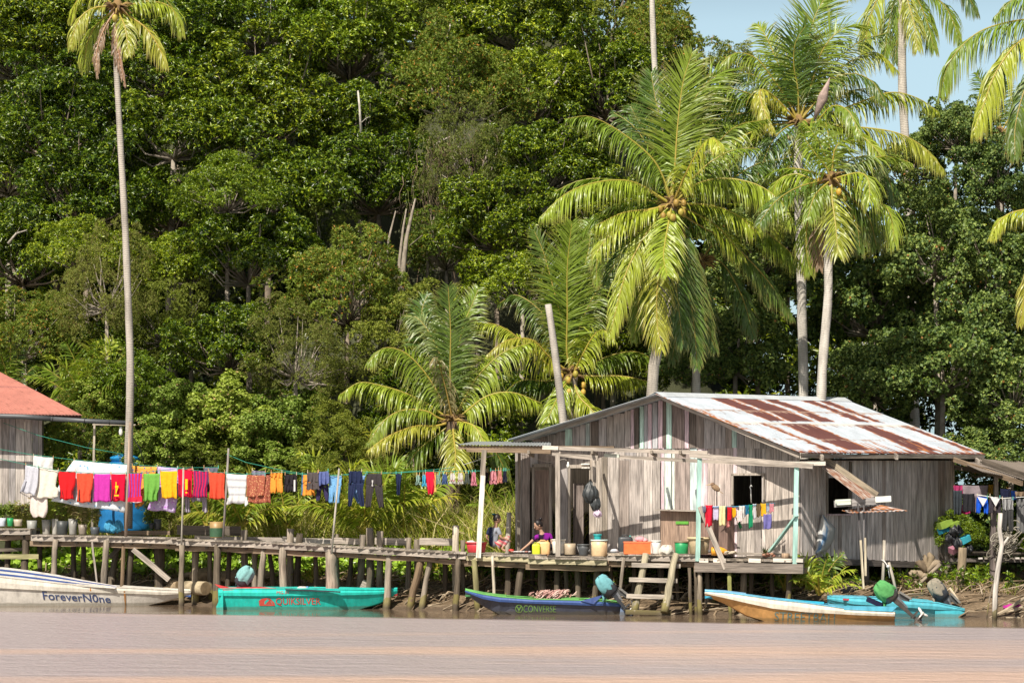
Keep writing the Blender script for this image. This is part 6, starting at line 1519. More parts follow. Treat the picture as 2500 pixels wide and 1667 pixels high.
# front row
garment('long_shirt', 'long pale grey shirt at the left end of the washing line', [([(62, 1134), (60, 1170), (53, 1200)], [(94, 1140), (92, 1180), (84, 1209)], (.62, .62, .68)), ([(60, 1170), (48, 1200)], [(64, 1172), (53, 1202)], (.6, .6, .66), D(name='sleeve', nu=4))], .25, cat='shirt')
garment('cream_shirt', 'long cream shirt next to the pale grey shirt', [([(94, 1141), (90, 1180), (86, 1216)], [(143, 1147), (136, 1185), (132, 1216)], LC['CR']), ([(130, 1180), (120, 1214)], [(142, 1192), (143, 1212)], LC['CR'], D(name='sleeve', nu=4))], .3, cat='shirt')
garment('pale_cloth', 'pale pinkish cloth with rounded bottom below the cream shirt', [([(74, 1209), (74, 1245), (80, 1262)], [(116, 1209), (116, 1245), (111, 1262)], (.80, .70, .64))], .4, cat='cloth', pegs=False)
shirt(143, 185, 1150, 1219, LC['R'], 'bright red shirt with black side panels, first red one from the left', 149, 178, side=LC['BK'])
shirt(187, 228, 1154, 1226, LC['OR_'], 'orange-red shirt with dark side panels beside the magenta one', 190, 222, side=LC['BK'])
shirt(229, 270, 1156, 1224, LC['MG'], 'plain magenta shirt on the washing line', 230, 268)
g = shirt(271, 307, 1156, 1223, (.76, .01, .05), 'red shirt with an upside-down yellow number four', 273, 304, side=LC['BK'])
def letters(o, s, x0, x1, ytop, ybot, col, Yf, rot=False):
    vs, fs = text_poly(s, 1.0, bold=.02); m = MB(); 
    pts = [P(x0 + (x1 - x0) * ((1 - u) if rot else u), (ytop + (ybot - ytop) * v) if rot else (ybot + (ytop - ybot) * v), Yf) for u, v in vs]
    m.add(pts, fs, col=col); return m.build('lettering', M_CLOTH, o, solid=.004)
letters(g, '4', 281, 289, 1176, 1205, (.95, .65, .02), walkpx(285) + .18, True)
m = MB(); m.grid([[P(279, 1207, walkpx(285) + .18), P(290, 1207, walkpx(285) + .18)], [P(279, 1211, walkpx(285) + .18), P(290, 1211, walkpx(285) + .18)]], col=(.9, .6, .02)); m.build('name_print', M_CLOTH, g)
garment('striped_shirt', 'shirt with broad red and violet stripes left of the green shirt', [([(307, 1155), (311, 1190), (308, 1220)], [(348, 1154), (344, 1190), (346, 1220)], LC['R'], D(stripe=(5, (.32, .06, .42)), nu=20)), ([(308, 1214), (306, 1226)], [(346, 1210), (348, 1226)], (.76, .03, .08), D(name='sleeve', hem=(.8, .7, .7), dy=-.01))], .25, cat='shirt')
shirt(350, 390, 1155, 1223, LC['GR'], 'plain green shirt on the washing line', 353, 382)
shirt(391, 433, 1149, 1216, LC['YE'], 'golden yellow shirt on the washing line', 398, 430)
g = shirt(434, 470, 1143, 1213, (.76, .01, .05), 'red shirt with a yellow digit behind the thin grey pole', 437, 466, side=LC['BK'])
letters(g, '1', 452, 458, 1169, 1195, (.95, .65, .02), walkpx(455) + .18, True)
m = MB(); m.ball(P(455, 1202, walkpx(455) + .18), (.03, .006, .025), (.95, .65, .02), 8, 6); m.build('yellow_dot', M_CLOTH, g)
shirt(471, 509, 1148, 1214, (.70, .02, .10), 'crimson shirt with dark purple vertical stripes', 472, 503, opt=D(stripe=(5, (.16, .04, .16)), nu=20))
shirt(510, 549, 1152, 1218, LC['OR_'], 'plain orange-red shirt just left of the white striped one', 513, 547)
garment('white_shirt', 'white shirt with thin grey stripes in the middle of the line', [([(551, 1155), (556, 1190), (558, 1210), (554, 1230)], [(604, 1159), (601, 1190), (600, 1210), (602, 1228)], LC['W'], D(hstripe=(4, (.48, .48, .52)))), ([(556, 1215), (553, 1232)], [(562, 1210), (558, 1230)], LC['W'], D(name='sleeve', nu=4)), ([(598, 1212), (598, 1236)], [(603, 1212), (606, 1230)], LC['W'], D(name='sleeve', nu=4))], .25, cat='shirt')
garment('batik_sarong', 'brown batik sarong folded double over the line', [([(602, 1158), (602, 1214)], [(648, 1160), (646, 1210)], (.42, .13, .08)), ([(606, 1160), (606, 1228)], [(661, 1158), (660, 1228)], (.40, .12, .08), D(name='lower_layer', dy=.06))], .25, M_BATIK, cat='sarong')
def shorts(x0, x1, y0, y1, col, label, spl=.55, off=.25, opt=None, name='shorts', flare=1.5):
    xm = (x0 + x1) / 2; ys = y0 + (y1 - y0) * spl; opt = opt or {}
    return garment(name, label, [([(x0, y0), (x0 - flare * .5, ys)], [(x1, y0), (x1 + flare * .5, ys)], col, opt), ([(x0 - flare * .5, ys - 1), (x0 - flare, y1)], [(xm + .5, ys - 1), (xm - .8, y1)], col, D(name='trouser_leg', nu=7, **{k: v for k, v in opt.items() if k in ('edge',)})), ([(xm - .5, ys - 1), (xm + .8, y1 - 1)], [(x1 + flare * .5, ys - 1), (x1 + flare, y1)], col, D(name='trouser_leg', nu=7))], off, cat='shorts')
shorts(661, 689, 1152, 1203, LC['OG'], 'bright orange shorts right of the batik sarong', .3)
g = shorts(695, 725, 1157, 1201, LC['BK'], 'black shorts with a white side patch', .6)
m = MB(); m.grid([[P(717, 1171, walkpx(720) + .18), P(721, 1171, walkpx(720) + .18)], [P(717, 1199, walkpx(720) + .18), P(721, 1199, walkpx(720) + .18)]], col=LC['W']); m.build('side_patch', M_CLOTH, g)
shorts(737, 767, 1158, 1209, LC['OG'], 'orange shorts with a blue edge behind the dark grey pair', .5, .45, D(edge=(.08, .25, .5)))
shorts(750, 777, 1152, 1195, (.12, .10, .10), 'washed-out dark grey shorts overlapping the orange ones', .6, .2)
garment('blue_towel', 'blue pleated cloth right of the dark grey shorts', [([(777, 1151), (777, 1186)], [(802, 1149), (804, 1180)], (.14, .18, .42), D(amp=.05))], .2, cat='cloth')
def trousers(label, x0, x1, y0, y1, legs, col, off=.25, spl=.35, name='trousers', opt=None):
    ys = y0 + (y1 - y0) * spl; xm = (x0 + x1) / 2; (a0, a1), (b0, b1) = legs; opt = opt or {}
    return garment(name, label, [([(x0, y0), (x0 + (a0 - x0) * spl, ys)], [(x1, y0), (x1 + (b1 - x1) * spl, ys)], col, opt), ([(x0 + (a0 - x0) * spl, ys - 1), (a0, y1)], [(xm + 1, ys - 1), (a1, y1)], col, D(name='trouser_leg', nu=7)), ([(xm - 1, ys - 1), (b0, y1 + 1)], [(x1 + (b1 - x1) * spl, ys - 1), (b1, y1 + 1)], col, D(name='trouser_leg', nu=7))], off, cat='trousers')
trousers('dark navy leggings hanging below the blue pleated cloth', 774, 800, 1170, 1222, ((772, 779), (795, 803)), (.06, .05, .13), .4)
trousers('sky blue trousers half behind the leaning light pole', 803, 835, 1161, 1227, ((803, 810), (815, 829)), LC['BL'], .3)
garment('blue_cloth', 'pale blue cloth between the legs of the navy track trousers', [([(860, 1160), (860, 1200), (872, 1228)], [(893, 1160), (884, 1200), (878, 1228)], (.25, .42, .72))], .45, cat='cloth')
trousers('navy track trousers with neon yellow cuffs', 852, 884, 1149, 1236, ((849, 858), (880, 889)), LC['NB'], .2)
trousers('dark charcoal joggers with a white drawstring', 895, 932, 1155, 1238, ((892, 904), (925, 937)), (.06, .052, .055), .2)
g = garment('drawstring', 'short white drawstring of the charcoal joggers', [([(908, 1171), (908, 1186)], [(911, 1171), (912, 1187)], LC['W'], D(nu=3))], .14, cat='cord', pegs=False)
garment('neon_cuff', 'neon yellow cuff of the navy track trousers', [([(880, 1236), (881, 1240)], [(889, 1236), (890, 1239)], (.55, .8, .05), D(nu=4))], .18, cat='cuff', pegs=False)
garment('navy_leggings', 'narrow folded navy leggings hanging alone', [([(966, 1155), (969, 1209)], [(981, 1156), (976, 1209)], LC['NB'])], .25, cat='leggings')
for (x0, x1, y0, y1, c, lb_) in [(1015, 1027, 1158, 1183, (.36, .52, .45), 'pale green small underpants, first in the row of small clothes'), (1030, 1041, 1157, 1187, (.10, .50, .70), 'cyan small underpants beside the red shorts'),
 (1064, 1076, 1157, 1182, (.38, .5, .42), 'pale green small underpants right of the red shorts'), (1079, 1093, 1156, 1182, (.10, .16, .36), 'dark blue small underpants'), (1098, 1112, 1154, 1180, (.70, .66, .62), 'white small underpants with pink hem, left of its twin'),
 (1117, 1131, 1153, 1181, (.68, .66, .62), 'white small underpants with pink hem, right of its twin'), (1134, 1147, 1153, 1181, (.12, .14, .12), 'dark green small underpants'), (1150, 1163, 1151, 1185, (.75, .30, .38), 'pink small shorts touching the white corner post'),
 (1184, 1194, 1150, 1180, LC['BK'], 'black small underpants right of the corner post'), (1195, 1213, 1148, 1182, (.72, .32, .36), 'pink ribbed small shorts right of the corner post'), (1214, 1226, 1147, 1179, (.78, .36, .30), 'salmon small underpants near the hut corner'), (1227, 1238, 1147, 1177, (.03, .03, .06), 'black small underpants, last before the hut corner')]:
    o_ = D(hem=(.70, .15, .2)) if 'pink hem' in lb_ else {}
    g = shorts(x0 + 2, x1 - 2, y0, y1, c, lb_, .75, .25, o_, 'small_underwear', 3)
garment('red_shorts', 'long red shorts with a yellow edge', [([(1038, 1151), (1042, 1180), (1044, 1206)], [(1060, 1151), (1062, 1180), (1058, 1206)], (.72, .02, .06)), ([(1058, 1152), (1061, 1203)], [(1063, 1152), (1065, 1201)], (.85, .55, .15), D(name='side_stripe', nu=3, dy=.02))], .2, cat='shorts')
# lines, pegs and poles
def rope(label, pts, off, col=(.05, .28, .20), r=.008, Yl=None, name='washing_line'):
    m = MB(); m.tube([P(a, b, (Yl[i] if Yl else lineY(off)(a))) for i, (a, b) in enumerate(pts)], r, 5, col=col); return m.build(name, M_ROPE, label=label, cat='rope', group='green cords of the washing lines')
rope('front green washing line carrying the shirts and trousers', [(-10, 1118), (62, 1133), (143, 1149), (230, 1155), (340, 1154), (434, 1143), (510, 1151), (600, 1157), (690, 1152), (740, 1158), (825, 1160), (890, 1152), (965, 1154), (1040, 1150), (1180, 1149), (1245, 1146)], .24)
rope('upper green washing line holding the butterfly sheet', [(-10, 1095), (80, 1110), (180, 1122), (320, 1134), (440, 1142), (534, 1140)], .8)
rope('green cord sloping down from the plank hut wall', [(8, 1032), (92, 1062), (210, 1092), (300, 1108)], 1.5)
rope('green cord from the dark pole towards the house', [(553, 1108), (600, 1128), (690, 1148), (770, 1160), (900, 1158), (1060, 1146), (1110, 1140)], .6)
rope('white cord stretching up to the porch rafter with a blue bag knot', [(1132, 1134), (1207, 1110)], .3, (.7, .7, .65))
def pole(label, a, b, r, off, col, name='pole', cat='pole'):
    ya = walkpx(a[0]) + off; m = MB(); m.tube([P(a[0], a[1], ya), P((a[0] + b[0]) / 2 + .6, (a[1] + b[1]) / 2, ya), P(b[0], b[1], ya)], [r * .8, r * .95, r], 7, col=col, rough=.05); return m.build(name, M_WOOD, label=label, cat=cat, group='thin poles holding up the washing lines')
pole('thin pale grey pole in front of the red shirts', (448, 1141), (443, 1336), .03, -.12, (.46, .42, .36))
pole('dark grey pole standing behind the rusty drum', (558, 1094), (545, 1312), .035, .35, (.26, .23, .21))
pole('leaning light grey pole crossing the sky blue trousers', (828, 1143), (809, 1352), .03, -.10, (.46, .42, .36))
pole('brown squared post in front of the blue water tank', (318, 1030), (307, 1312), .05, .3, (.34, .26, .2))
# porch bar with small clothes
GB2 = 'small clothes crowded on the porch bar'
YB = lambda px: 61.9
m = MB(); m.tube([P(1714, 1238, 61.9), P(1800, 1236, 61.9), P(1892, 1228, 61.9)], .012, 6, col=(.08, .28, .42)); m.build('clothes_bar', M_ROPE, label='blue cord between the mint posts holding small clothes', cat='rope')
items = [(1714, 1723, 1234, 1252, (.22, .22, .30), 'dark grey-blue'), (1722, 1740, 1232, 1286, (.70, .02, .05), 'glossy bright red'), (1740, 1755, 1234, 1269, (.66, .60, .78), 'pale lilac'), (1756, 1771, 1234, 1283, (.80, .72, .40), 'pale yellow'), (1768, 1777, 1236, 1266, (.06, .06, .06), 'black'), (1773, 1783, 1240, 1288, (.70, .28, .26), 'salmon'), (1776, 1787, 1237, 1271, (.66, .02, .03), 'dark red'), (1787, 1796, 1239, 1265, (.90, .48, .02), 'amber'), (1793, 1801, 1235, 1262, (.6, .45, .62), 'mauve'), (1798, 1812, 1244, 1276, (.80, .68, .66), 'pinkish white'), (1804, 1818, 1234, 1268, (.72, .70, .66), 'off-white'), (1814, 1821, 1233, 1262, (.45, .45, .55), 'grey'), (1820, 1828, 1232, 1256, (.03, .22, .36), 'teal'), (1828, 1837, 1231, 1290, (.02, .30, .14), 'emerald green'), (1838, 1846, 1229, 1268, (.72, .70, .74), 'white edged black'), (1847, 1857, 1229, 1263, (.16, .11, .06), 'brown'), (1857, 1870, 1228, 1260, (.90, .50, .03), 'golden'), (1869, 1878, 1228, 1250, (.40, .47, .58), 'light blue-grey'), (1879, 1889, 1228, 1252, (.66, .28, .32), 'rose'), (1864, 1884, 1254, 1292, (.20, .18, .46), 'violet')]
for k, (x0, x1, y0, y1, c, nm) in enumerate(items):
    garment('small_garment', nm + ' small garment on the porch bar', [([(x0, y0), (x0 + random.uniform(-1, 2), y1)], [(x1, y0), (x1 + random.uniform(-2, 1), y1 - random.uniform(0, 5))], c, D(nu=7, amp=.035))], cat='garment', group=GB2, Yf=lambda px, k=k: 61.88 + .05 * (k % 3) - .05, pegs=False)
garment('green_cloth', 'dark green cloth hanging slantwise among the porch clothes', [([(1795, 1262), (1806, 1290)], [(1803, 1260), (1812, 1288)], (.03, .22, .08), D(nu=4))], cat='cloth', group=GB2, Yf=lambda px: 61.95, pegs=False)
# lean-to laundry
GR2 = 'clothes drying under the lean-to'
YR = lambda px: 65.0
for (x0, x1, y0, y1, c, lb_, nm, dy) in [(2350, 2412, 1184, 1213, (.34, .28, .30), 'grey-mauve shirt under the lean-to', 'shirt', .8), (2328, 2352, 1184, 1206, (.45, .05, .16), 'crimson garment next to the wall corner', 'shirt', .9), (2327, 2349, 1196, 1256, (.05, .06, .07), 'black garment hanging by the hut corner', 'jacket', .6), (2342, 2370, 1230, 1254, (.45, .03, .15), 'crimson garment showing below the black one', 'shirt', .9),
 (2350, 2379, 1204, 1249, (.03, .03, .035), 'black cloth hanging left of the blue swim shorts', 'cloth', .2), (2374, 2386, 1208, 1250, (.25, .2, .22), 'brownish cloth strip beside the blue swim shorts', 'cloth', .3), (2442, 2466, 1192, 1214, (.16, .18, .36), 'dusky blue garment on the back cord', 'shirt', .6), (2468, 2482, 1197, 1220, (.05, .16, .62), 'bright blue garment on the back cord', 'shirt', .5), (2413, 2425, 1182, 1206, (.36, .2, .02), 'mustard garment under the lean-to roof', 'shirt', .8), (2482, 2510, 1216, 1302, (.20, .20, .20), 'grey trousers cut by the right edge', 'trousers', .2), (2478, 2505, 1199, 1211, (.28, .2, .13), 'brown cloth roll at the right edge', 'cloth', .1)]:
    garment(nm, lb_, [([(x0, y0), (x0 + 1, y1)], [(x1, y0), (x1 - 1, y1)], c)], cat=nm, group=GR2, Yf=lambda px, dy=dy: 65.0 + dy, pegs=False)
for x0, c, lb_ in ((2383, (.02, .12, .66), 'blue swim shorts with a white triangle at the waist'), (2414, (.06, .05, .06), 'black swim shorts with a white triangle at the waist')):
    g = garment('swim_shorts', lb_, [([(x0 + 2, 1210), (x0, 1232), (x0 - 1, 1252)], [(x0 + 28, 1214), (x0 + 13, 1236), (x0 + 11, 1253)], c, D(nu=7)), ([(x0 + 10, 1212), (x0 + 17, 1236), (x0 + 18, 1253)], [(x0 + 28, 1214), (x0 + 30, 1236), (x0 + 31, 1254)], c, D(nu=7, name='trouser_leg'))], cat='shorts', group=GR2, Yf=YR)
    m = MB(); m.add([P(x0 + 3, 1212, 64.9), P(x0 + 27, 1217, 64.9), P(x0 + 17, 1236, 64.9)], [(0, 2, 1)], col=LC['W']); m.build('waist_triangle', M_CLOTH, g)
trousers('black and white pinstriped trousers under the lean-to', 2446, 2474, 1217, 1296, ((2447, 2459), (2463, 2474)), (.06, .06, .06), name='striped_trousers', off=0, opt=D(stripe=(8, (.6, .6, .6)), nu=32)).location += Vector((1.45, 0, 0)) * 0
m = MB(); m.tube([P(2384, 1207, 65), P(2420, 1213, 65), P(2450, 1216, 65), P(2510, 1212, 65)], .012, 6, col=(.75, .75, .72)); m.build('washing_line', M_ROPE, label='white cord under the lean-to', cat='rope')
# ------------------------------------------------------------------ the red-roofed hut, water tank and potted plants
hut = empty('plank_hut', P(50, 1230, 72), 'grey plank hut with a faded red tin roof at the left edge', 'house')
def redc(u, v):
    t = random.uniform(.92, 1.05); c = (.42, .165, .125)
    if abs(v - .46) < .012: c = (.30, .12, .10)
    if v > .975 and .3 < u: c = (.16, .07, .06)
    if .28 < u - v * .12 < .29: c = (.33, .14, .12)
    if random.random() < .03: c = (.22, .09, .06)
    return tuple(x * t for x in c)
m = MB(); corrugated((P(-420, 880, 74.2), P(-30, 892, 74.2), P(-420, 1006, 70.8), P(202, 1014, 70.8)), .08, .012, 40, redc, m); m.build('tin_roof', M_IRON, hut, solid=.004)
m = MB(); m.beam(P(-420, 1012, 70.95), P(198, 1018, 70.95), .05, .10, col=(.10, .05, .045)); m.build('fascia', M_WOOD, hut)
HP = Pl((-300, 71.8), (103, 71.8)); m = MB(); planks(m, HP, -300, 103, 1016, 1232, None, wpx=(13, 24), off=0); 
HS = Pl((103, 71.8), (104, 76.5))
a0, a1 = P(103, 1020, 71.83), P(104, 1020, 76.5)
for i in range(14):
    p = a0.lerp(a1, (i + .5) / 14); m.beam(Vector((p.x, p.y, 2.7)), Vector((p.x, p.y, a0.z)), .024, .32, up=(0, 1, 0), col=wcol())
m.build('plank_wall', M_WOOD, hut)
m = MB(); m.tube([P(-300, 1008, 70.6), P(60, 1017, 70.6), P(124, 1022, 70.6)], .075, 10, col=(.075, .08, .085)); m.tube([P(122, 1022, 70.6), P(206, 1027, 70.6), P(308, 1032, 70.6)], .068, 10, col=(.085, .09, .095))
for px in (128, 206, 267): m.tube([P(px, 1022 + (px - 128) * .06, 70.6), P(px + 2, 1022.2 + (px - 128) * .06, 70.6)], .08, 10, col=(.03, .03, .03))
m.build('gutter_pipe', M_PLASTIC, label='dark grey rain pipe running from the red roof to the tall palm', cat='pipe')
fr_ = empty('pipe_stand', P(230, 1180, 71.2), 'thin wooden stand holding the rain pipe above the blue tank', 'stand')
m = MB(); m.beam(P(231, 1032, 70.9), P(225, 1290, 70.9), .06, .06, up=(0, 1, 0), col=(.38, .33, .26)); m.build('upright', M_WOOD, fr_)
m = MB(); m.beam(P(226, 1036, 70.9), P(331, 1037, 70.9), .05, .04, col=(.44, .38, .3)); m.build('crossbar', M_WOOD, fr_)
m = MB(); m.tube([P(208, 1112, 71), P(222, 1070, 71), P(240, 1045, 71), P(262, 1034, 71)], .012, 5, col=(.02, .02, .02)); m.tube([P(298, 1040, 71), P(320, 1060, 71), P(342, 1095, 71), P(352, 1132, 71)], .012, 5, col=(.02, .02, .02)); m.build('black_hose', M_PLASTIC, fr_)
m = MB(); m.lathe(P(295, 1052, 70.7), [(.02, -.14), (.05, -.1), (.06, -.02), (.045, .05), (.04, .12), (.02, .13)], 10, (.8, .78, .7)); m.build('lamp_bulb', M_PLASTIC, label='white bulb hanging beside the tall palm trunk', cat='bulb')
tank = empty('water_tank', P(306, 1296, 72.6), 'big ribbed blue plastic water tank behind the striped shirt', 'water tank')
TB = (.015, .17, .42); pr = []
k = 72.6 / FPX
for i in range(15): 
    h = i * 10.5 * k; pr.append((64 * k * (1 + (.02 if i % 3 else -.012)), h))
pr += [(58 * k, 158 * k), (40 * k, 166 * k), (38 * k, 172 * k)]
m = MB(); m.lathe(P(306, 1300, 72.6), pr, 40, TB); m.build('tank_body', M_PLASTIC, tank)
m = MB(); m.lathe(P(306, 1128, 72.6), [(34 * k, 0), (35 * k, 6 * k), (37 * k, 8 * k), (37 * k, 12 * k), (20 * k, 19 * k), (3 * k, 20 * k)], 32, (.02, .24, .52)); m.build('tank_lid', M_PLASTIC, tank)
def vessel(name, label, px, pyb, wt, wb, h, col, off=.3, rim=None, handle=None, Y=None, cat=None, group=None, open_=True, extra=None):
    Y = Y or walkpx(px) + off; k = Y / FPX; c = P(px, pyb, Y); o = empty(name, c, label, cat or name.replace('_', ' '), group); a, b = wt * k / 2, wb * k / 2; H = h * k
    m = MB(); prof = [(b * .96, 0), (b, .01), (b + (a - b) * .5, H * .5), (a, H)]
    if open_: prof += [(a * .93, H), (b * .95, .03), (.01, .025)]
    m.lathe(c, prof, 22, col, cap_top=not open_); m.build('body', M_PLASTIC, o)
    if rim: m = MB(); m.lathe(c + Vector((0, 0, H - .03)), [(a * 1.0, 0), (a * 1.06, .0), (a * 1.07, .035), (a * .95, .037)], 22, rim, cap_bottom=False, cap_top=False); m.build('rim', M_PLASTIC, o)
    if handle:
        m = MB(); pts = [c + Vector((math.cos(t) * a * 1.02, -a * .3 * math.sin(t) - .02, H * .85 - math.sin(t) * H * handle)) for t in np.linspace(0, math.pi, 10)]; m.tube(pts, .008, 5, col=(.3, .3, .3)); m.build('handle', M_METAL, o)
    return o
def jerry(label, px, pyb, w_, h, col, off=.35, d=.2, capc=None, rot=0.0):
    Y = walkpx(px) + off; k = Y / FPX; c = P(px, pyb, Y); o = empty('jerrycan', c, label, 'jerrycan'); W_, H = w_ * k, h * k
    m = MB(); b = .03; pts = []
    for z_, s_ in ((0, .94), (.03, 1), (H * .82, 1), (H * .95, .9), (H, .6)):
        row = []
        for t in range(16):
            a = 2 * math.pi * (t + .5) / 16; cx = math.copysign(abs(math.cos(a)) ** .45, math.cos(a)); cy = math.copysign(abs(math.sin(a)) ** .45, math.sin(a)); row.append(c + Vector((cx * W_ / 2 * s_, cy * d / 2 * s_, z_)))
        row.append(row[0]); pts.append(row)
    m.smooth = True; m.grid(pts, col=col); n = len(m.v); m.add(pts[-1][:-1], [tuple(range(16))], col=col); m.build('body', M_PLASTIC, o)
    m = MB(); m.tube([c + Vector((-W_ * .25, 0, H * .97)), c + Vector((-W_ * .2, 0, H * 1.1)), c + Vector((W_ * .12, 0, H * 1.1)), c + Vector((W_ * .2, 0, H * .97))], .014, 6, col=tuple(x * .8 for x in col)); m.build('grip', M_PLASTIC, o)
    m = MB(); m.lathe(c + Vector((W_ * .32, 0, H * .96)), [(.025, 0), (.025, .04)], 10, capc or tuple(x * .5 for x in col)); m.build('cap', M_PLASTIC, o); return o
b_ = vessel('basin', 'red plastic basin full of washing behind the corner post', 1163, 1348, 50, 42, 25, (.58, .045, .06), .35, rim=(.62, .07, .08))
m = MB(); m.ball(P(1150, 1324, walkpx(1150) + .35), (.13, .1, .06), (.75, .7, .68), rough=.15); m.ball(P(1172, 1325, walkpx(1170) + .35), (.12, .1, .05), (.35, .55, .4), rough=.15); m.build('wet_washing', M_CLOTH, label='pale wet washing piled in the red basin', cat='washing')
jerry('lime yellow jerrycan in front of the reaching woman', 1309, 1352, 20, 25, (.55, .62, .03), .1, .13)
jerry('pale orange jerrycan beside the lime yellow one', 1326, 1352, 34, 31, (.78, .48, .22), .35, .3, (.7, .35, .1))
vessel('bucket', 'white lidded bucket right behind the second porch post', 1364, 1350, 33, 29, 34, (.72, .68, .60), .3, rim=(.74, .7, .62), open_=False)
vessel('bucket', 'cloudy beige drum between the white and the dark buckets', 1391, 1353, 29, 27, 27, (.45, .36, .25), .35, open_=False)
vessel('bucket', 'dark grey bucket with its wire handle hanging down', 1425, 1355, 31, 23, 27, (.07, .075, .08), .2, rim=(.09, .095, .1), handle=.75)
o_ = vessel('bucket', 'translucent amber bucket with a teal tub standing on it', 1463, 1357, 40, 38, 40, (.72, .52, .30), .15, rim=(.6, .72, .68), handle=.5, open_=False)
vessel('tub', 'small teal tub on top of the amber bucket', 1459, 1317, 20, 16, 13, (.02, .34, .36), .15, rim=(.03, .4, .42))
vessel('lid', 'flat aqua lid lying on the amber bucket', 1466, 1319, 30, 30, 2.5, (.1, .42, .4), .18, open_=False)
jerry('black jerrycan left of the orange box', 1527, 1346, 36, 37, (.045, .05, .055), .5, .25, (.1, .4, .35))
vessel('bowl', 'steel pan with white cloth on the deck beside the black jerrycan', 1501, 1349, 26, 22, 4, (.18, .2, .22), .25); m = MB(); m.ball(P(1500, 1344, walkpx(1500) + .25), (.1, .08, .05), (.75, .74, .76), rough=.2); m.build('crumpled_cloth', M_CLOTH, label='crumpled white cloth in the steel pan', cat='cloth')
cb = empty('crate_box', P(1562, 1351, walkpx(1560) + .2), 'bright orange plastic cool box on the deck', 'cool box'); Yq = walkpx(1560) + .25
m = MB(); m.beam(P(1523, 1337, Yq), P(1588, 1337, Yq), .34, 29 * Yq / FPX, col=(.82, .17, .045)); m.build('body', M_PLASTIC, cb); m = MB(); m.beam(P(1522, 1323, Yq), P(1589, 1323, Yq), .36, .04, col=(.78, .2, .08)); m.build('lid', M_PLASTIC, cb)
m = MB(); m.ball(P(1562, 1316, Yq), (.13, .1, .075), (.78, .42, .46), rough=.25); m.ball(P(1574, 1318, Yq), (.08, .07, .05), (.8, .5, .52), rough=.25); m.build('pink_cloth', M_CLOTH, label='crumpled pink cloth on the orange cool box', cat='cloth')
vessel('bucket', 'white bucket right of the orange cool box', 1602, 1351, 24, 19, 32, (.70, .70, .66), .35, rim=(.75, .74, .7))
m = MB(); sackform(m, P(1627, 1353, walkpx(1627) + .3), [(.12, 0), (.19, .04), (.185, .13), (.12, .21), (.01, .22)], (.74, .70, .62), depth=.09); m.build('sack', M_CLOTH, label='lumpy white sack between the white and the green bucket', cat='sack')
vessel('bucket', 'emerald green pail on the deck', 1664, 1351, 34, 31, 30, (.02, .30, .10), .25, rim=(.25, .2, .12))
bk = vessel('basket', 'round woven basket behind the left mint post', 1707, 1352, 52, 44, 34, (.40, .31, .19), .42, open_=True)
m = MB(); c = P(1707, 1316, walkpx(1707) + .42)
for r, h in ((.28, .0), (.30, .02), (.29, .04)): m.tube([c + Vector((math.cos(a) * r, math.sin(a) * r, h)) for a in np.linspace(0, 2 * math.pi, 25)], .018, 6, col=(.58, .46, .28))
m.build('woven_rim', M_WOOD, bk)
fl = empty('buoy', P(1754, 1354, walkpx(1754) + .15), 'yellow-orange plastic float lying behind the grey brace', 'float'); k = walkpx(1754) / FPX; Mx = Matrix(((0, 0, 1), (0, 1, 0), (-1, 0, 0)))
m = MB(); m.lathe(P(1736, 1345, walkpx(1750) + .15), [(.02, 0), (10 * k, .01), (10.5 * k, 8 * k), (10.5 * k, 22 * k), (8 * k, 31 * k), (4 * k, 37 * k), (2.5 * k, 40 * k)], 16, (.80, .36, .03), axis=Mx); m.build('body', M_PLASTIC, fl)
m = MB(); m.lathe(P(1729, 1345, walkpx(1750) + .15), [(3.5 * k, 0), (3.5 * k, 7 * k)], 10, (.1, .1, .1), axis=Mx); m.build('cap', M_PLASTIC, fl)
m = MB()
for i in range(14):
    a = random.uniform(0, 6.28); c = P(1780, 1350, walkpx(1780) + .2) + Vector((random.uniform(-.1, .15), random.uniform(-.05, .05), 0)); m.tube([c + Vector((math.cos(t + a) * .08, math.sin(t + a) * .05, .02 + .03 * math.sin(2 * t + a))) for t in np.linspace(0, 5, 9)], .012, 4, col=(.58, .50, .38))
m.build('rope_coil', M_ROPE, label='coil of pale rope beside the yellow-orange float', cat='rope')
# spiky potted plant and log on the deck
pl_ = empty('bromeliad', P(1868, 1360, walkpx(1868) + .2), 'dark spiky plant lying at the foot of the mint brace', 'plant'); m = MB(); c = P(1868, 1355, walkpx(1868) + .2)
for i in range(26):
    a = random.uniform(0, 6.28); e = random.uniform(.3, 1.3); d = Vector((math.cos(a) * math.cos(e), math.sin(a) * math.cos(e), math.sin(e))); L = random.uniform(.18, .32); s_ = d.cross(Vector((0, 0, 1))).normalized() * .016
    m.grid([[c - s_, c + s_], [c + d * L * .5 - s_, c + d * L * .5 + s_], [c + d * L + Vector((0, 0, -.05)) - s_ * .1, c + d * L + Vector((0, 0, -.05)) + s_ * .1]], col=random.choice([(.07, .10, .03), (.12, .15, .05), (.22, .16, .08)]))
m.build('leaves', M_SOFT, pl_); m = MB()
for i in range(9): m.ball(c + Vector((random.uniform(-.18, .32), random.uniform(-.08, .05), random.uniform(-.02, .04))), (.05, .04, .035), random.choice([(.3, .14, .1), (.2, .12, .08), (.4, .22, .15)]), 8, 6, rough=.15)
m.build('husks', M_TRUNK, pl_)
m = MB(); k = walkpx(1918) / FPX; m.lathe(P(1918, 1363, walkpx(1918) + .25), [(10 * k, 0), (10 * k, 13 * k)], 14, (.34, .24, .16)); m.build('log_round', M_WOOD, label='short sawn log round on the deck beside the right mint post', cat='log')
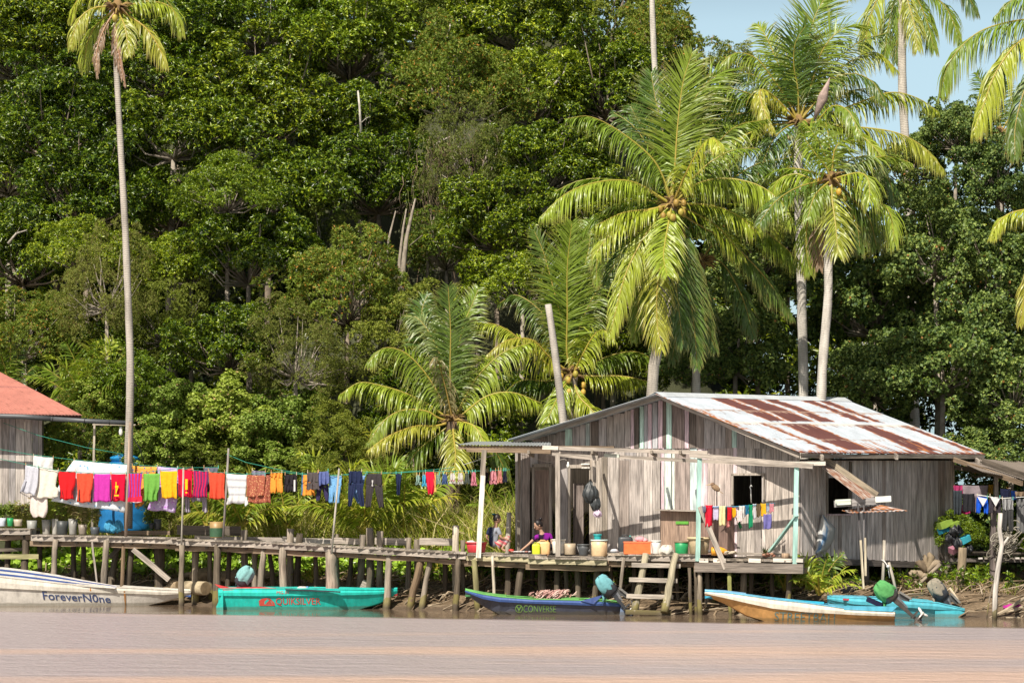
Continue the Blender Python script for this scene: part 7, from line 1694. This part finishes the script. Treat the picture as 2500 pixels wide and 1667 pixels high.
# carved bird on a black rod, white hooked rod, bulb, hanging bags
bird = empty('carved_bird', P(1749, 1240, 62.2), 'brown carved wooden bird with a long beak on a black rod', 'ornament')
m = MB(); c = P(1747, 1190, 62.2); Mb = Matrix.Rotation(R_(38), 3, 'Y')
m.ball(c, (.135, .05, .075), (.30, .20, .12), 14, 10, axis=Mb); m.ball(P(1740, 1182, 62.2), (.06, .045, .05), (.22, .14, .09)); m.tube([P(1738, 1182, 62.2), P(1722, 1184, 62.2)], [.02, .003], 6, col=(.5, .36, .2)); m.build('body', M_WOOD, bird)
m = MB(); m.beam(P(1752, 1195, 62.2), P(1766, 1205, 62.2), .05, .025, col=(.40, .30, .20), taper=.6); m.build('tail', M_WOOD, bird)
m = MB(); m.tube([P(1750, 1198, 62.2), P(1750, 1238, 62.2)], .013, 6, col=(.01, .01, .01)); m.build('rod', M_METAL, bird)
m = MB(); m.tube([P(1834, 1228, 62.3), P(1833, 1195, 62.3), P(1831, 1188, 62.3), P(1834, 1184, 62.3), P(1836, 1188, 62.3)], .016, 6, col=(.75, .73, .68)); m.tube([P(1833, 1184, 62.3), P(1833, 1130, 62.4)], .004, 4, col=(.3, .3, .3)); m.build('hook_rod', M_METAL, label='white hooked rod hanging before the dark window', cat='hook')
m = MB(); m.lathe(P(1387, 1140, 65), [(.01, -.03), (.04, .0), (.045, .05), (.025, .09), (.02, .14)], 10, (.8, .8, .75)); m.tube([P(1386, 1125, 65), P(1378, 1120, 65), P(1340, 1128, 65), P(1268, 1108, 65)], .006, 4, col=(.5, .45, .38)); m.build('porch_bulb', M_PLASTIC, label='white bulb hanging under the porch rafters', cat='bulb')
def bag(name, label, pts, col, Y, mat=M_CLOTH, rough=.1, rope_to=None):
    m = MB(); k = Y / FPX
    for (a, b, rx, rz) in pts: sackform(m, P(a, b + rz, Y), [(.01, 0), (rx * k * .6, rz * k * .12), (rx * k, rz * k * .6), (rx * k * .95, rz * k), (rx * k * .6, rz * k * 1.5), (rx * k * .2, rz * k * 1.85), (rx * k * .12, rz * k * 2.05)], col, depth=rough, sy=.7)
    if rope_to: m.tube([P(pts[0][0], pts[0][1] - pts[0][3] * .8, Y), P(*rope_to, Y)], .01, 5, col=(.55, .45, .35))
    return m.build(name, mat, label=label, cat='bag')
bag('plastic_bag', 'black rubbish bag hanging from the porch beam', [(1442, 1200, 19, 27), (1454, 1226, 13, 20)], (.035, .04, .042), 63.9, M_PLASTIC, .13, (1443, 1104))
bag('cloth_bundle', 'pink and white bundle hanging below the black bag', [(1459, 1252, 11, 8)], (.72, .58, .72), 63.9, M_CLOTH, .06)
m = MB(); m.tube([P(1456, 1258, 63.9), P(1457, 1304, 63.9)], .006, 4, col=(.6, .55, .5)); m.tube([P(1462, 1258, 63.9), P(1463, 1304, 63.9)], .006, 4, col=(.6, .55, .5)); m.build('string', M_ROPE, label='two strings hanging down from the pink and white bundle', cat='string')
m = MB(); rows = []
for y, xa, xb in ((1257, 2006, 2010), (1268, 2003, 2022), (1290, 1998, 2040), (1315, 1995, 2036), (1340, 1991, 2022), (1350, 1988, 2004)):
    rows.append([SP.at(xa + (xb - xa) * u, y, .06 + .16 * math.sin(math.pi * u)) for u in np.linspace(0, 1, 9)])
cols = []
for j in range(6):
    for i in range(9): cols.append((.08, .22, .42) if abs(i - (5.6 - j * .75)) < .8 else (.60, .60, .58))
m.smooth = True; m.grid(rows, col=(.6, .6, .58), cols=cols); m.build('sack', M_CLOTH, label='white woven sack with a blue band hanging on the shaded wall', cat='sack', solid=.01)
# pile of bags by the far corner
for nm, lb_, pts, col in [('foam_box', 'lime green foam float tied to the far corner of the house', [(2308, 1279, 15, 9), (2330, 1280, 12, 6)], (.28, .42, .06)), ('foam_box', 'blue foam float under the lime green one at the house corner', [(2308, 1292, 14, 8)], (.02, .28, .42)),
   ('plastic_bag', 'black bags heaped at the far corner of the house', [(2335, 1295, 17, 13), (2322, 1312, 14, 14), (2340, 1325, 12, 14), (2365, 1340, 12, 10)], (.015, .016, .02)), ('plastic_box', 'cyan plastic box hanging among the black bags', [(2354, 1316, 11, 9)], (.06, .50, .62)), ('pink_box', 'dull pink piece under the black bags', [(2330, 1340, 9, 8)], (.45, .2, .26))]:
    m = MB()
    for (a, b, rx, rz) in pts:
        Y = 66.2 + random.uniform(-.1, .1); k = Y / FPX
        if 'box' in nm: m.beam(P(a - rx, b + 5, Y), P(a + rx, b - 5, Y + .12), .2, rz * 1.9 * k, col=tuple(q * .8 for q in col), roll=random.uniform(-.5, .5), seg=3, warp=.012, taper=.85)
        else: sackform(m, P(a, b + rz, Y), [(rx * k * .4, 0), (rx * k, rz * k * .7), (rx * k * .9, rz * k * 1.3), (rx * k * .3, rz * k * 2)], col, depth=.16)
    m.build(nm, M_PLASTIC, label=lb_, cat='bag' if 'bag' in nm else 'float')
# net heap, mooring posts, pale forked pole, stumps
m = MB()
for i in range(60):
    c = P(random.gauss(2462, 14), random.gauss(1325, 14), 65 + random.uniform(-.2, .2)); a = random.uniform(0, 3); m.tube([c + Vector((math.cos(t + a) * .16, math.sin(t) * .1, .12 * math.sin(1.3 * t + a))) for t in np.linspace(0, 4, 8)], .014, 4, col=random.choice([(.30, .27, .22), (.22, .2, .16), (.36, .33, .27)]))
m.build('fishing_net', M_ROPE, label='grey-brown bundle of net hanging on the platform rail at right', cat='fishing net')
def post(label, pts, Y, r, col=(.38, .34, .28), name='mooring_post', br=None, cat='post', rough=.06, mat=None):
    w_ = [P(a, b, Y) for a, b in pts]; w_[-1].z -= .4; m = MB(); m.tube(w_, list(np.linspace(r * .85, r, len(w_))), 10, col=col, rough=rough)
    for b_ in br or []: m.tube([P(a, b, Y) for a, b in b_], [r * .6, r * .35], 8, col=col, rough=.1)
    return m.build(name, mat or M_PILE, label=label, cat=cat)
post('crooked silvery forked pole standing in the water at right', [(2443, 1252), (2440, 1290), (2446, 1330), (2436, 1390), (2430, 1440), (2427, 1518)], 59.3, .062, (.52, .48, .43), br=[[(2446, 1335), (2462, 1310)]])
post('round mooring post with white rope behind the green covered engine', [(2159, 1318), (2157, 1380), (2152, 1440)], 62.0, .045)
post('slanting pole leaning from the roped mooring post', [(2170, 1372), (2180, 1410), (2198, 1450)], 61.8, .04)
post('thick broken dark stump in front of the right-hand platform', [(2350, 1336), (2348, 1380), (2342, 1430), (2344, 1470)], 63.4, .12, (.30, .23, .15), 'tree_stump', cat='stump', rough=.14)
post('long slanting log propped beneath the far corner of the house', [(2296, 1376), (2250, 1420), (2200, 1455)], 63.6, .055, (.30, .24, .18), 'leaning_log', cat='log')
post('pale plank leaning into the mud beside the sky blue boat', [(2318, 1434), (2340, 1465), (2360, 1488)], 62, .035, (.50, .41, .29), 'leaning_plank', cat='plank')
post('thin stick standing in the water left of the forked pole', [(2424, 1425), (2414, 1470), (2404, 1508)], 60.2, .018, (.25, .2, .15), 'stick', cat='stick')
m = MB(); cc = P(2262, 1400, 63.8)
for i in range(16):
    a = random.uniform(0, 6.28); L = random.uniform(.22, .5); e = cc + Vector((math.cos(a) * L, random.uniform(-.15, .15), math.sin(a) * L * .8 + .05)); r = random.uniform(.05, .10)
    m.tube([cc, cc.lerp(e, .5) + Vector((0, 0, random.uniform(-.06, .1))), e, e + Vector((random.uniform(-.1, .1), 0, random.uniform(-.12, .12)))], [r, r * .9, r * 1.15, r * .5], 9, col=random.choice([(.26, .2, .13), (.20, .15, .10), (.33, .26, .18)]), rough=.16)
m.build('driftwood_stump', M_TRUNK, label='knotty uprooted driftwood stump under the far corner of the house', cat='stump')
m = MB(); m.tube([P(2338, 1468, 62.6), P(2365, 1462, 62.6), P(2400, 1478, 62.4), P(2420, 1482, 62.2)], [.06, .1, .09, .04], 9, col=(.38, .27, .17), rough=.12); m.build('driftwood_log', M_TRUNK, label='reddish brown driftwood log behind the thick broken stump', cat='log')
m = MB(); m.ball(P(2472, 1482, 61.2), (.22, .12, .09), (.50, .04, .30), 12, 8, rough=.3); m.build('pink_litter', M_CLOTH, label='magenta scrap of cloth on the mud at the right edge', cat='litter')
m = MB()
for a, b in (([2415, 1507], [2500, 1460]), ([2420, 1512], [2520, 1498]), ([2445, 1495], [2510, 1475])): m.tube([P(a[0], a[1], 60.9), P((a[0] + b[0]) / 2, (a[1] + b[1]) / 2 + 4, 60.9), P(b[0], b[1], 61.2)], [.02, .04, .05], 7, col=(.42, .34, .24), rough=.1)
m.build('driftwood_branch', M_TRUNK, label='pale driftwood branches reaching in from the right edge', cat='branch')
m = MB(); m.tube([P(2152, 1366, 61.95), P(2158, 1368, 61.9), P(2164, 1376, 61.8), P(2168, 1384, 61.8), P(2172, 1410, 61.8)], .012, 5, col=(.75, .72, .68)); m.ball(P(2168, 1382, 61.75), (.04, .04, .04), (.75, .72, .68), 8, 6, rough=.2); m.build('mooring_rope', M_ROPE, label='white rope knotted round the mooring post', cat='rope')
# logs on the bank under the jetty
def log(label, a, b, Y, r, col=(.44, .36, .24), Yb=None):
    m = MB(); p, q = P(*a, Y), P(*b, Yb or Y - .3); m.tube([p, p.lerp(q, .5), q], [r * .9, r, r * .97], 14, col=col, rough=.04, cols=[col, col, col]); e = (q - p).normalized()
    m.tube([q - e * .002, q + e * .004], r * .9, 14, col=(.30, .22, .13)); return m.build('felled_log', M_TRUNK, label=label, cat='log')
log('fat sawn log with its cut end facing right, left of the turquoise boat', (455, 1433), (502, 1436), 68.6, .20, Yb=68.0)
log('slim grey log lying behind the fat sawn log', (440, 1405), (515, 1392), 69.6, .07); log('short log stub left of the fat sawn log', (405, 1438), (435, 1428), 68.8, .12, (.36, .27, .17))
for i, (a, b, s_, nm) in enumerate([(495, 1405, .30, 'pale boulder-like mud block behind the fat sawn log'), (560, 1408, .26, 'mud block left of the aqua-covered engine'), (432, 1425, .2, 'brown mud block near the slanting brace'), (635, 1405, .25, 'dark mud block under the jetty right of the aqua-covered engine'), (885, 1425, .2, 'mud block by the bow of the turquoise boat')]):
    m = MB(); m.ball(P(a, b, 69.2), (s_ * 1.3, s_, s_ * .75), (.36, .27, .17), 12, 8, rough=.16); m.build('mud_block', M_TRUNK, label=nm, cat='mud block')
# black hen-like animal shape is left as a dark bundle
m = MB(); m.ball(P(2075, 1442, 63.2), (.24, .12, .12), (.012, .012, .014), 12, 8, rough=.1); m.ball(P(2090, 1428, 63.2), (.05, .05, .12), (.012, .012, .014), 10, 8); m.build('black_bundle', M_CLOTH, label='black bundle on the mud in the shade behind the sky blue boat', cat='bundle')
# pots and plants on the left
GPOT = 'plant pots lined up behind the jetty'
def pot(px, pyb, w_, h, col, label, off=1.1, plant=None, ph=40, pc=None, n=26, grp=GPOT):
    o = vessel('plant_pot', label, px, pyb, w_, w_ * .8, h, col, off, cat='plant pot', group=grp); Y = walkpx(px) + off; k = Y / FPX; c = P(px, pyb - h, Y)
    m = MB(); m.lathe(c + Vector((0, 0, -.03)), [(w_ * k * .44, 0), (.01, .01)], 14, (.07, .05, .03), cap_bottom=False); m.build('soil', M_TRUNK, o)
    if plant:
        B_, D_, N_ = [], [], []; H = ph * k
        t = MB()
        for i in range(n):
            a = random.uniform(0, 6.28); l = random.uniform(.1, .5) * H * (1.2 if plant == 'blade' else .9); e = c + Vector((math.cos(a) * l, math.sin(a) * l, random.uniform(.45, 1) * H))
            t.tube([c, c.lerp(e, .5) + Vector((0, 0, .06)), e], [.006, .005, .003], 3, col=(.22, .24, .08))
            mm = 7 if plant == 'leafy' else 9
            for q in range(mm):
                f = random.uniform(.3, 1.0); b = c.lerp(e, f); B_.append(tuple(b)); d = Vector((random.uniform(-1, 1), random.uniform(-1, 1), random.uniform(-.4, .7))).normalized(); D_.append(tuple(d)); N_.append(tuple(Vector((random.uniform(-.5, .5), -.5, 1)).normalized()))
        L, W = (.10, .06) if plant == 'leafy' else (.26, .022)
        V, T, C = leaves(np.array(B_), np.array(D_), np.array(N_), L, W, palette(len(B_), pc or [(.14, .24, .04), (.22, .30, .05), (.10, .17, .03)]))
        t.build('stems', M_SOFT, o); org = Vector(tuple(V.mean(0))); npmesh('foliage', V - np.array(org), T, C, M_SOFT, o, org)
    return o
pot(6, 1284, 18, 20, (.55, .58, .66), 'pale blue and white pot at the left edge', .8, 'leafy', 34); pot(25, 1284, 16, 20, (.02, .28, .09), 'green plastic pot, second from the left edge', .8, 'leafy', 40); pot(44, 1284, 22, 17, (.45, .38, .28), 'beige pot beside the green one', .9, 'leafy', 50, [(.25, .24, .05), (.16, .2, .05)])
pot(78, 1304, 25, 34, (.30, .30, .28), 'tall grey bucket pot left of the hanging pale cloth', .95, 'leafy', 60, [(.2, .2, .06), (.3, .22, .08), (.14, .2, .05)], 30); pot(113, 1304, 22, 36, (.38, .36, .32), 'pale grey pot under the hanging pale cloth', .95, 'blade', 62, [(.3, .38, .04), (.2, .32, .04)], 16); pot(134, 1304, 16, 38, (.42, .40, .36), 'narrow light grey pot with a bright bladed plant', .95, 'blade', 66, [(.34, .42, .05), (.22, .36, .04)], 16)
pot(152, 1304, 30, 33, (.055, .06, .06), 'black round pot with a bushy plant', .9, 'leafy', 55, None, 26); pot(178, 1304, 22, 38, (.28, .27, .25), 'grey bucket pot right of the black one', .95, 'leafy', 48, [(.2, .22, .06), (.3, .26, .1)], 26); pot(202, 1304, 22, 24, (.24, .2, .16), 'dark pot with dry brown stalks', .9, 'blade', 70, [(.26, .2, .1), (.2, .24, .06), (.36, .3, .16)], 26)
pot(232, 1304, 24, 18, (.07, .08, .09), 'dark low pot next to the blue crumpled bag', .9, 'leafy', 60, [(.16, .2, .05), (.26, .24, .08)], 26); pot(385, 1292, 20, 26, (.06, .06, .06), 'black pot right of the blue water tank', 1.8, 'leafy', 30, None, 12); pot(370, 1290, 12, 14, (.03, .03, .035), 'tiny black pot against the tank', 1.6)
m = MB(); 
for i in range(3): sackform(m, P(268 + i * 10, 1296 + (i % 2) * 3, walkpx(275) + 1.0), [(.08, 0), (.15, .06), (.14, .18), (.08, .26), (.02, .3)], (.08, .34, .55), depth=.16)
m.build('plastic_bag', M_CLOTH, label='crumpled light blue bag in front of the water tank', cat='bag')
dr = vessel('drum', 'rusty orange and green painted drum on the jetty', 529, 1312, 34, 33, 39, (.34, .22, .09), .55, open_=True)
m = MB(); c = P(529, 1312, walkpx(529) + .55); k = walkpx(529) / FPX; m.lathe(c, [(17.2 * k, 2 * k), (17.3 * k, 8 * k), (17.5 * k, 22 * k), (17.3 * k, 24 * k)], 22, (.04, .10, .05), cap_bottom=False, cap_top=False); m.build('green_paint_band', M_PLASTIC, dr)

# ------------------------------------------------------------------ the two people
def skin_body(joints, edges, root):
    me = bpy.data.meshes.new('b'); me.from_pydata([j[0] for j in joints], edges, []); o = bpy.data.objects.new('b', me); COL.objects.link(o)
    o.modifiers.new('s', 'SKIN'); sk = me.skin_vertices[0].data
    for i, j in enumerate(joints): sk[i].radius = (j[1], j[1] if len(j) < 3 else j[2]); sk[i].use_root = (i == root)
    o.modifiers.new('ss', 'SUBSURF').levels = 2
    dg = bpy.context.evaluated_depsgraph_get(); dg.update(); ev = bpy.data.meshes.new_from_object(o.evaluated_get(dg))
    vs = [tuple(v.co) for v in ev.vertices]; fs = [tuple(p.vertices) for p in ev.polygons]; bpy.data.objects.remove(o); bpy.data.meshes.remove(ev)
    return vs, fs
def person(label, Y, J, face, bun, bunc, skin, hairc, cloth, legc, head, hr, reach=None):
    "J: joints by name as (px,py,dY)"
    Q = {k: P(v[0], v[1], Y + v[2]) for k, v in J.items()}; base = P(J['pelvis'][0], 1347, Y); o = empty('person', base, label, 'person')
    names = ['pelvis', 'chest', 'neck', 'skull', 'shL', 'elL', 'haL', 'shR', 'elR', 'haR', 'knL', 'anL', 'toL', 'knR', 'anR', 'toR']
    rad = D(pelvis=.11, chest=.10, neck=.045, skull=.06, shL=.05, elL=.034, haL=.024, shR=.05, elR=.034, haR=.024, knL=.05, anL=.032, toL=.03, knR=.05, anR=.032, toR=.03)
    jt = [(tuple(Q[n]), rad[n]) for n in names]; ix = {n: i for i, n in enumerate(names)}
    ed = [(ix[a], ix[b]) for a, b in (('pelvis', 'chest'), ('chest', 'neck'), ('neck', 'skull'), ('chest', 'shL'), ('shL', 'elL'), ('elL', 'haL'), ('chest', 'shR'), ('shR', 'elR'), ('elR', 'haR'), ('pelvis', 'knL'), ('knL', 'anL'), ('anL', 'toL'), ('pelvis', 'knR'), ('knR', 'anR'), ('anR', 'toR'))]
    # fingers rooted in the palms
    for s in 'LR':
        h = Q['ha' + s]; d = (h - Q['el' + s]).normalized(); sd = d.cross(Vector((0, 0, 1))).normalized()
        jt.append((tuple(h + d * .06), .026)); pi = len(jt) - 1; ed.append((ix['ha' + s], pi))
        for q in range(4):
            L = (.06, .07, .065, .05)[q]; b = h + d * .085 + sd * (q - 1.5) * .019; jt.append((tuple(b), .009)); jt.append((tuple(b + d * L * .5 + Vector((0, 0, -.008))), .008)); jt.append((tuple(b + d * L + Vector((0, 0, -.03))), .007)); n = len(jt); ed += [(pi, n - 3), (n - 3, n - 2), (n - 2, n - 1)]
        b = h + d * .03 + sd * .03; jt.append((tuple(b + sd * .015), .010)); jt.append((tuple(b + sd * .035 + d * .03), .008)); n = len(jt); ed += [(ix['ha' + s], n - 2), (n - 2, n - 1)]
    vs, fs = skin_body(jt, ed, 0); m = MB(); m.smooth = True; m.add(vs, fs, col=skin)
    hc = P(head[0], head[1], Y + head[2]); F = Vector(face).normalized(); up = Vector((0, 0, 1)); up = (up - F * up.dot(F)).normalized(); S = F.cross(up)
    Mh = Matrix((S, F, up)).transposed(); m.ball(hc, (hr * .82, hr * .95, hr * 1.15), skin, 18, 14, axis=Mh); m.ball(hc + F * hr * .35 - up * hr * .55, (hr * .55, hr * .55, hr * .5), skin, 14, 10, axis=Mh)
    m.tube([hc + F * hr * .9 + up * hr * .1, hc + F * hr * 1.13 - up * hr * .22, hc + F * hr * .92 - up * hr * .3], [hr * .07, hr * .14, hr * .07], 8, col=skin)
    for s in (-1, 1): m.ball(hc + S * s * hr * .82 - up * hr * .08, (hr * .1, hr * .18, hr * .25), skin, 8, 8, axis=Mh); m.ball(hc + F * hr * .88 + S * s * hr * .3 + up * hr * .08, (hr * .13, hr * .06, hr * .06), (.02, .015, .01), 8, 6, axis=Mh)
    m.ball(hc + F * hr * .9 - up * hr * .55, (hr * .24, hr * .08, hr * .06), (.42, .14, .12), 8, 6, axis=Mh)
    m.build('body', M_SKIN, o)
    m = MB(); m.ball(hc - F * hr * .16 + up * hr * .16, (hr * .93, hr * .98, hr * 1.12), hairc, 18, 12, rough=.02, axis=Mh); b = P(bun[0], bun[1], Y + head[2]); m.ball(b, (hr * .42, hr * .42, hr * .36), hairc, 12, 8, rough=.05); m.build('hair', M_HAIR, o)
    if bunc: m = MB(); m.ball(b + up * hr * .1 - F * hr * .1, (hr * .5, hr * .5, hr * .22), bunc, 12, 6, rough=.1); m.build('hair_tie', M_CLOTH, o)
    # shirt: trunk and upper arms
    sl = lambda a, b, f: tuple(Q[a].lerp(Q[b], f))
    for cl in cloth:
        if cl[0] == 'shirt':
            jt = [(tuple(Q['pelvis']), .135), (tuple(Q['pelvis'].lerp(Q['chest'], .5)), .13), (tuple(Q['chest']), .125), (tuple(Q['chest'].lerp(Q['neck'], .62)), .07), (tuple(Q['shL']), .066), (sl('shL', 'elL', cl[2]), .058), (tuple(Q['shR']), .066), (sl('shR', 'elR', cl[2]), .058)]
            vs, fs = skin_body(jt, [(0, 1), (1, 2), (2, 3), (2, 4), (4, 5), (2, 6), (6, 7)], 0); m = MB(); m.smooth = True; m.add(vs, fs, col=cl[1])
            if cl[3]:
                for i, v in enumerate(m.v):
                    if cl[3](Vector(v), Q): m.c[i] = (*cl[4], 1)
            m.build('shirt', M_CLOTH, o)
    jt = [(tuple(Q['pelvis']), .125), (tuple(Q['knL']), .066), (sl('knL', 'anL', .85), .045), (tuple(Q['knR']), .066), (sl('knR', 'anR', .85), .045)]
    vs, fs = skin_body(jt, [(0, 1), (1, 2), (0, 3), (3, 4)], 0); m = MB(); m.smooth = True; m.add(vs, fs, col=legc[0])
    if len(legc) > 1:
        for i, v in enumerate(m.v): 
            m.c[i] = (*legc[int((v[0] * 9 + v[2] * 16) % len(legc))], 1)
    m.build('leggings', M_CLOTH, o)
    return o
person('child in grey and navy shirt and striped leggings, sitting with the back turned', walkpx(1215) + .75,
  D(pelvis=(1204, 1336, 0), chest=(1206, 1300, 0), neck=(1211, 1281, -.02), skull=(1214, 1268, -.02), shL=(1196, 1289, .12), elL=(1188, 1312, .16), haL=(1200, 1326, .2), shR=(1216, 1291, -.12), elR=(1223, 1312, -.16), haR=(1236, 1316, -.1), knL=(1240, 1312, .16), anL=(1224, 1338, .12), toL=(1233, 1344, .14), knR=(1245, 1309, -.06), anR=(1225, 1339, -.1), toR=(1235, 1345, -.12)),
  (.92, .15, -.25), (1206, 1256), (.02, .22, .26), (.40, .23, .15), (.025, .016, .012), [('shirt', (.36, .38, .44), .75, lambda v, Q: v.x < Q['chest'].x - .035, (.03, .04, .09))], [(.62, .10, .12), (.66, .50, .42), (.60, .14, .16), (.45, .38, .40)], (1214, 1266, -.02), .105)
person('woman in a purple shirt with a hair bun leaning to reach over the deck', walkpx(1325) + 1.0,
  D(pelvis=(1334, 1338, .1), chest=(1328, 1312, 0), neck=(1321, 1296, -.03), skull=(1315, 1284, -.04), shL=(1310, 1309, -.06), elL=(1292, 1327, -.1), haL=(1276, 1340, -.14), shR=(1343, 1306, .05), elR=(1349, 1327, .0), haR=(1341, 1343, -.1), knL=(1304, 1330, -.1), anL=(1322, 1343, -.2), toL=(1332, 1346, -.2), knR=(1350, 1332, -.1), anR=(1332, 1343, -.25), toR=(1322, 1346, -.25)),
  (-.80, -.25, -.45), (1320, 1266), None, (.42, .25, .17), (.015, .01, .01), [('shirt', (.03, .015, .035), .55, lambda v, Q: v.x > Q['chest'].x + .0 and v.z > Q['chest'].z - .02 or abs(v.x - Q['shL'].x) < .05, (.30, .02, .34))], [(.03, .03, .04)], (1314, 1281, -.05), .115)
m = MB()
for i in range(8): m.ball(P(1250 + i * 6 + random.uniform(-2, 2), 1346, walkpx(1260) + .5), (.05, .05, .018), random.choice([(.7, .66, .66), (.6, .3, .25), (.75, .72, .7)]), 8, 6, rough=.25)
m.build('food_scraps', M_CLOTH, label='pale scraps spread on the deck between the child and the woman', cat='food scraps')
m = MB(); m.ball(P(1248, 1343, walkpx(1250) + .9), (.08, .06, .04), (.55, .05, .04), 12, 8); m.build('red_bowl', M_PLASTIC, label='small red bowl behind the child\'s feet', cat='bowl')
post('pale broken post behind the sitting child', [(1243, 1250), (1241, 1300), (1238, 1346)], walkpx(1241) + 2.2, .075, (.46, .41, .34), 'broken_post')
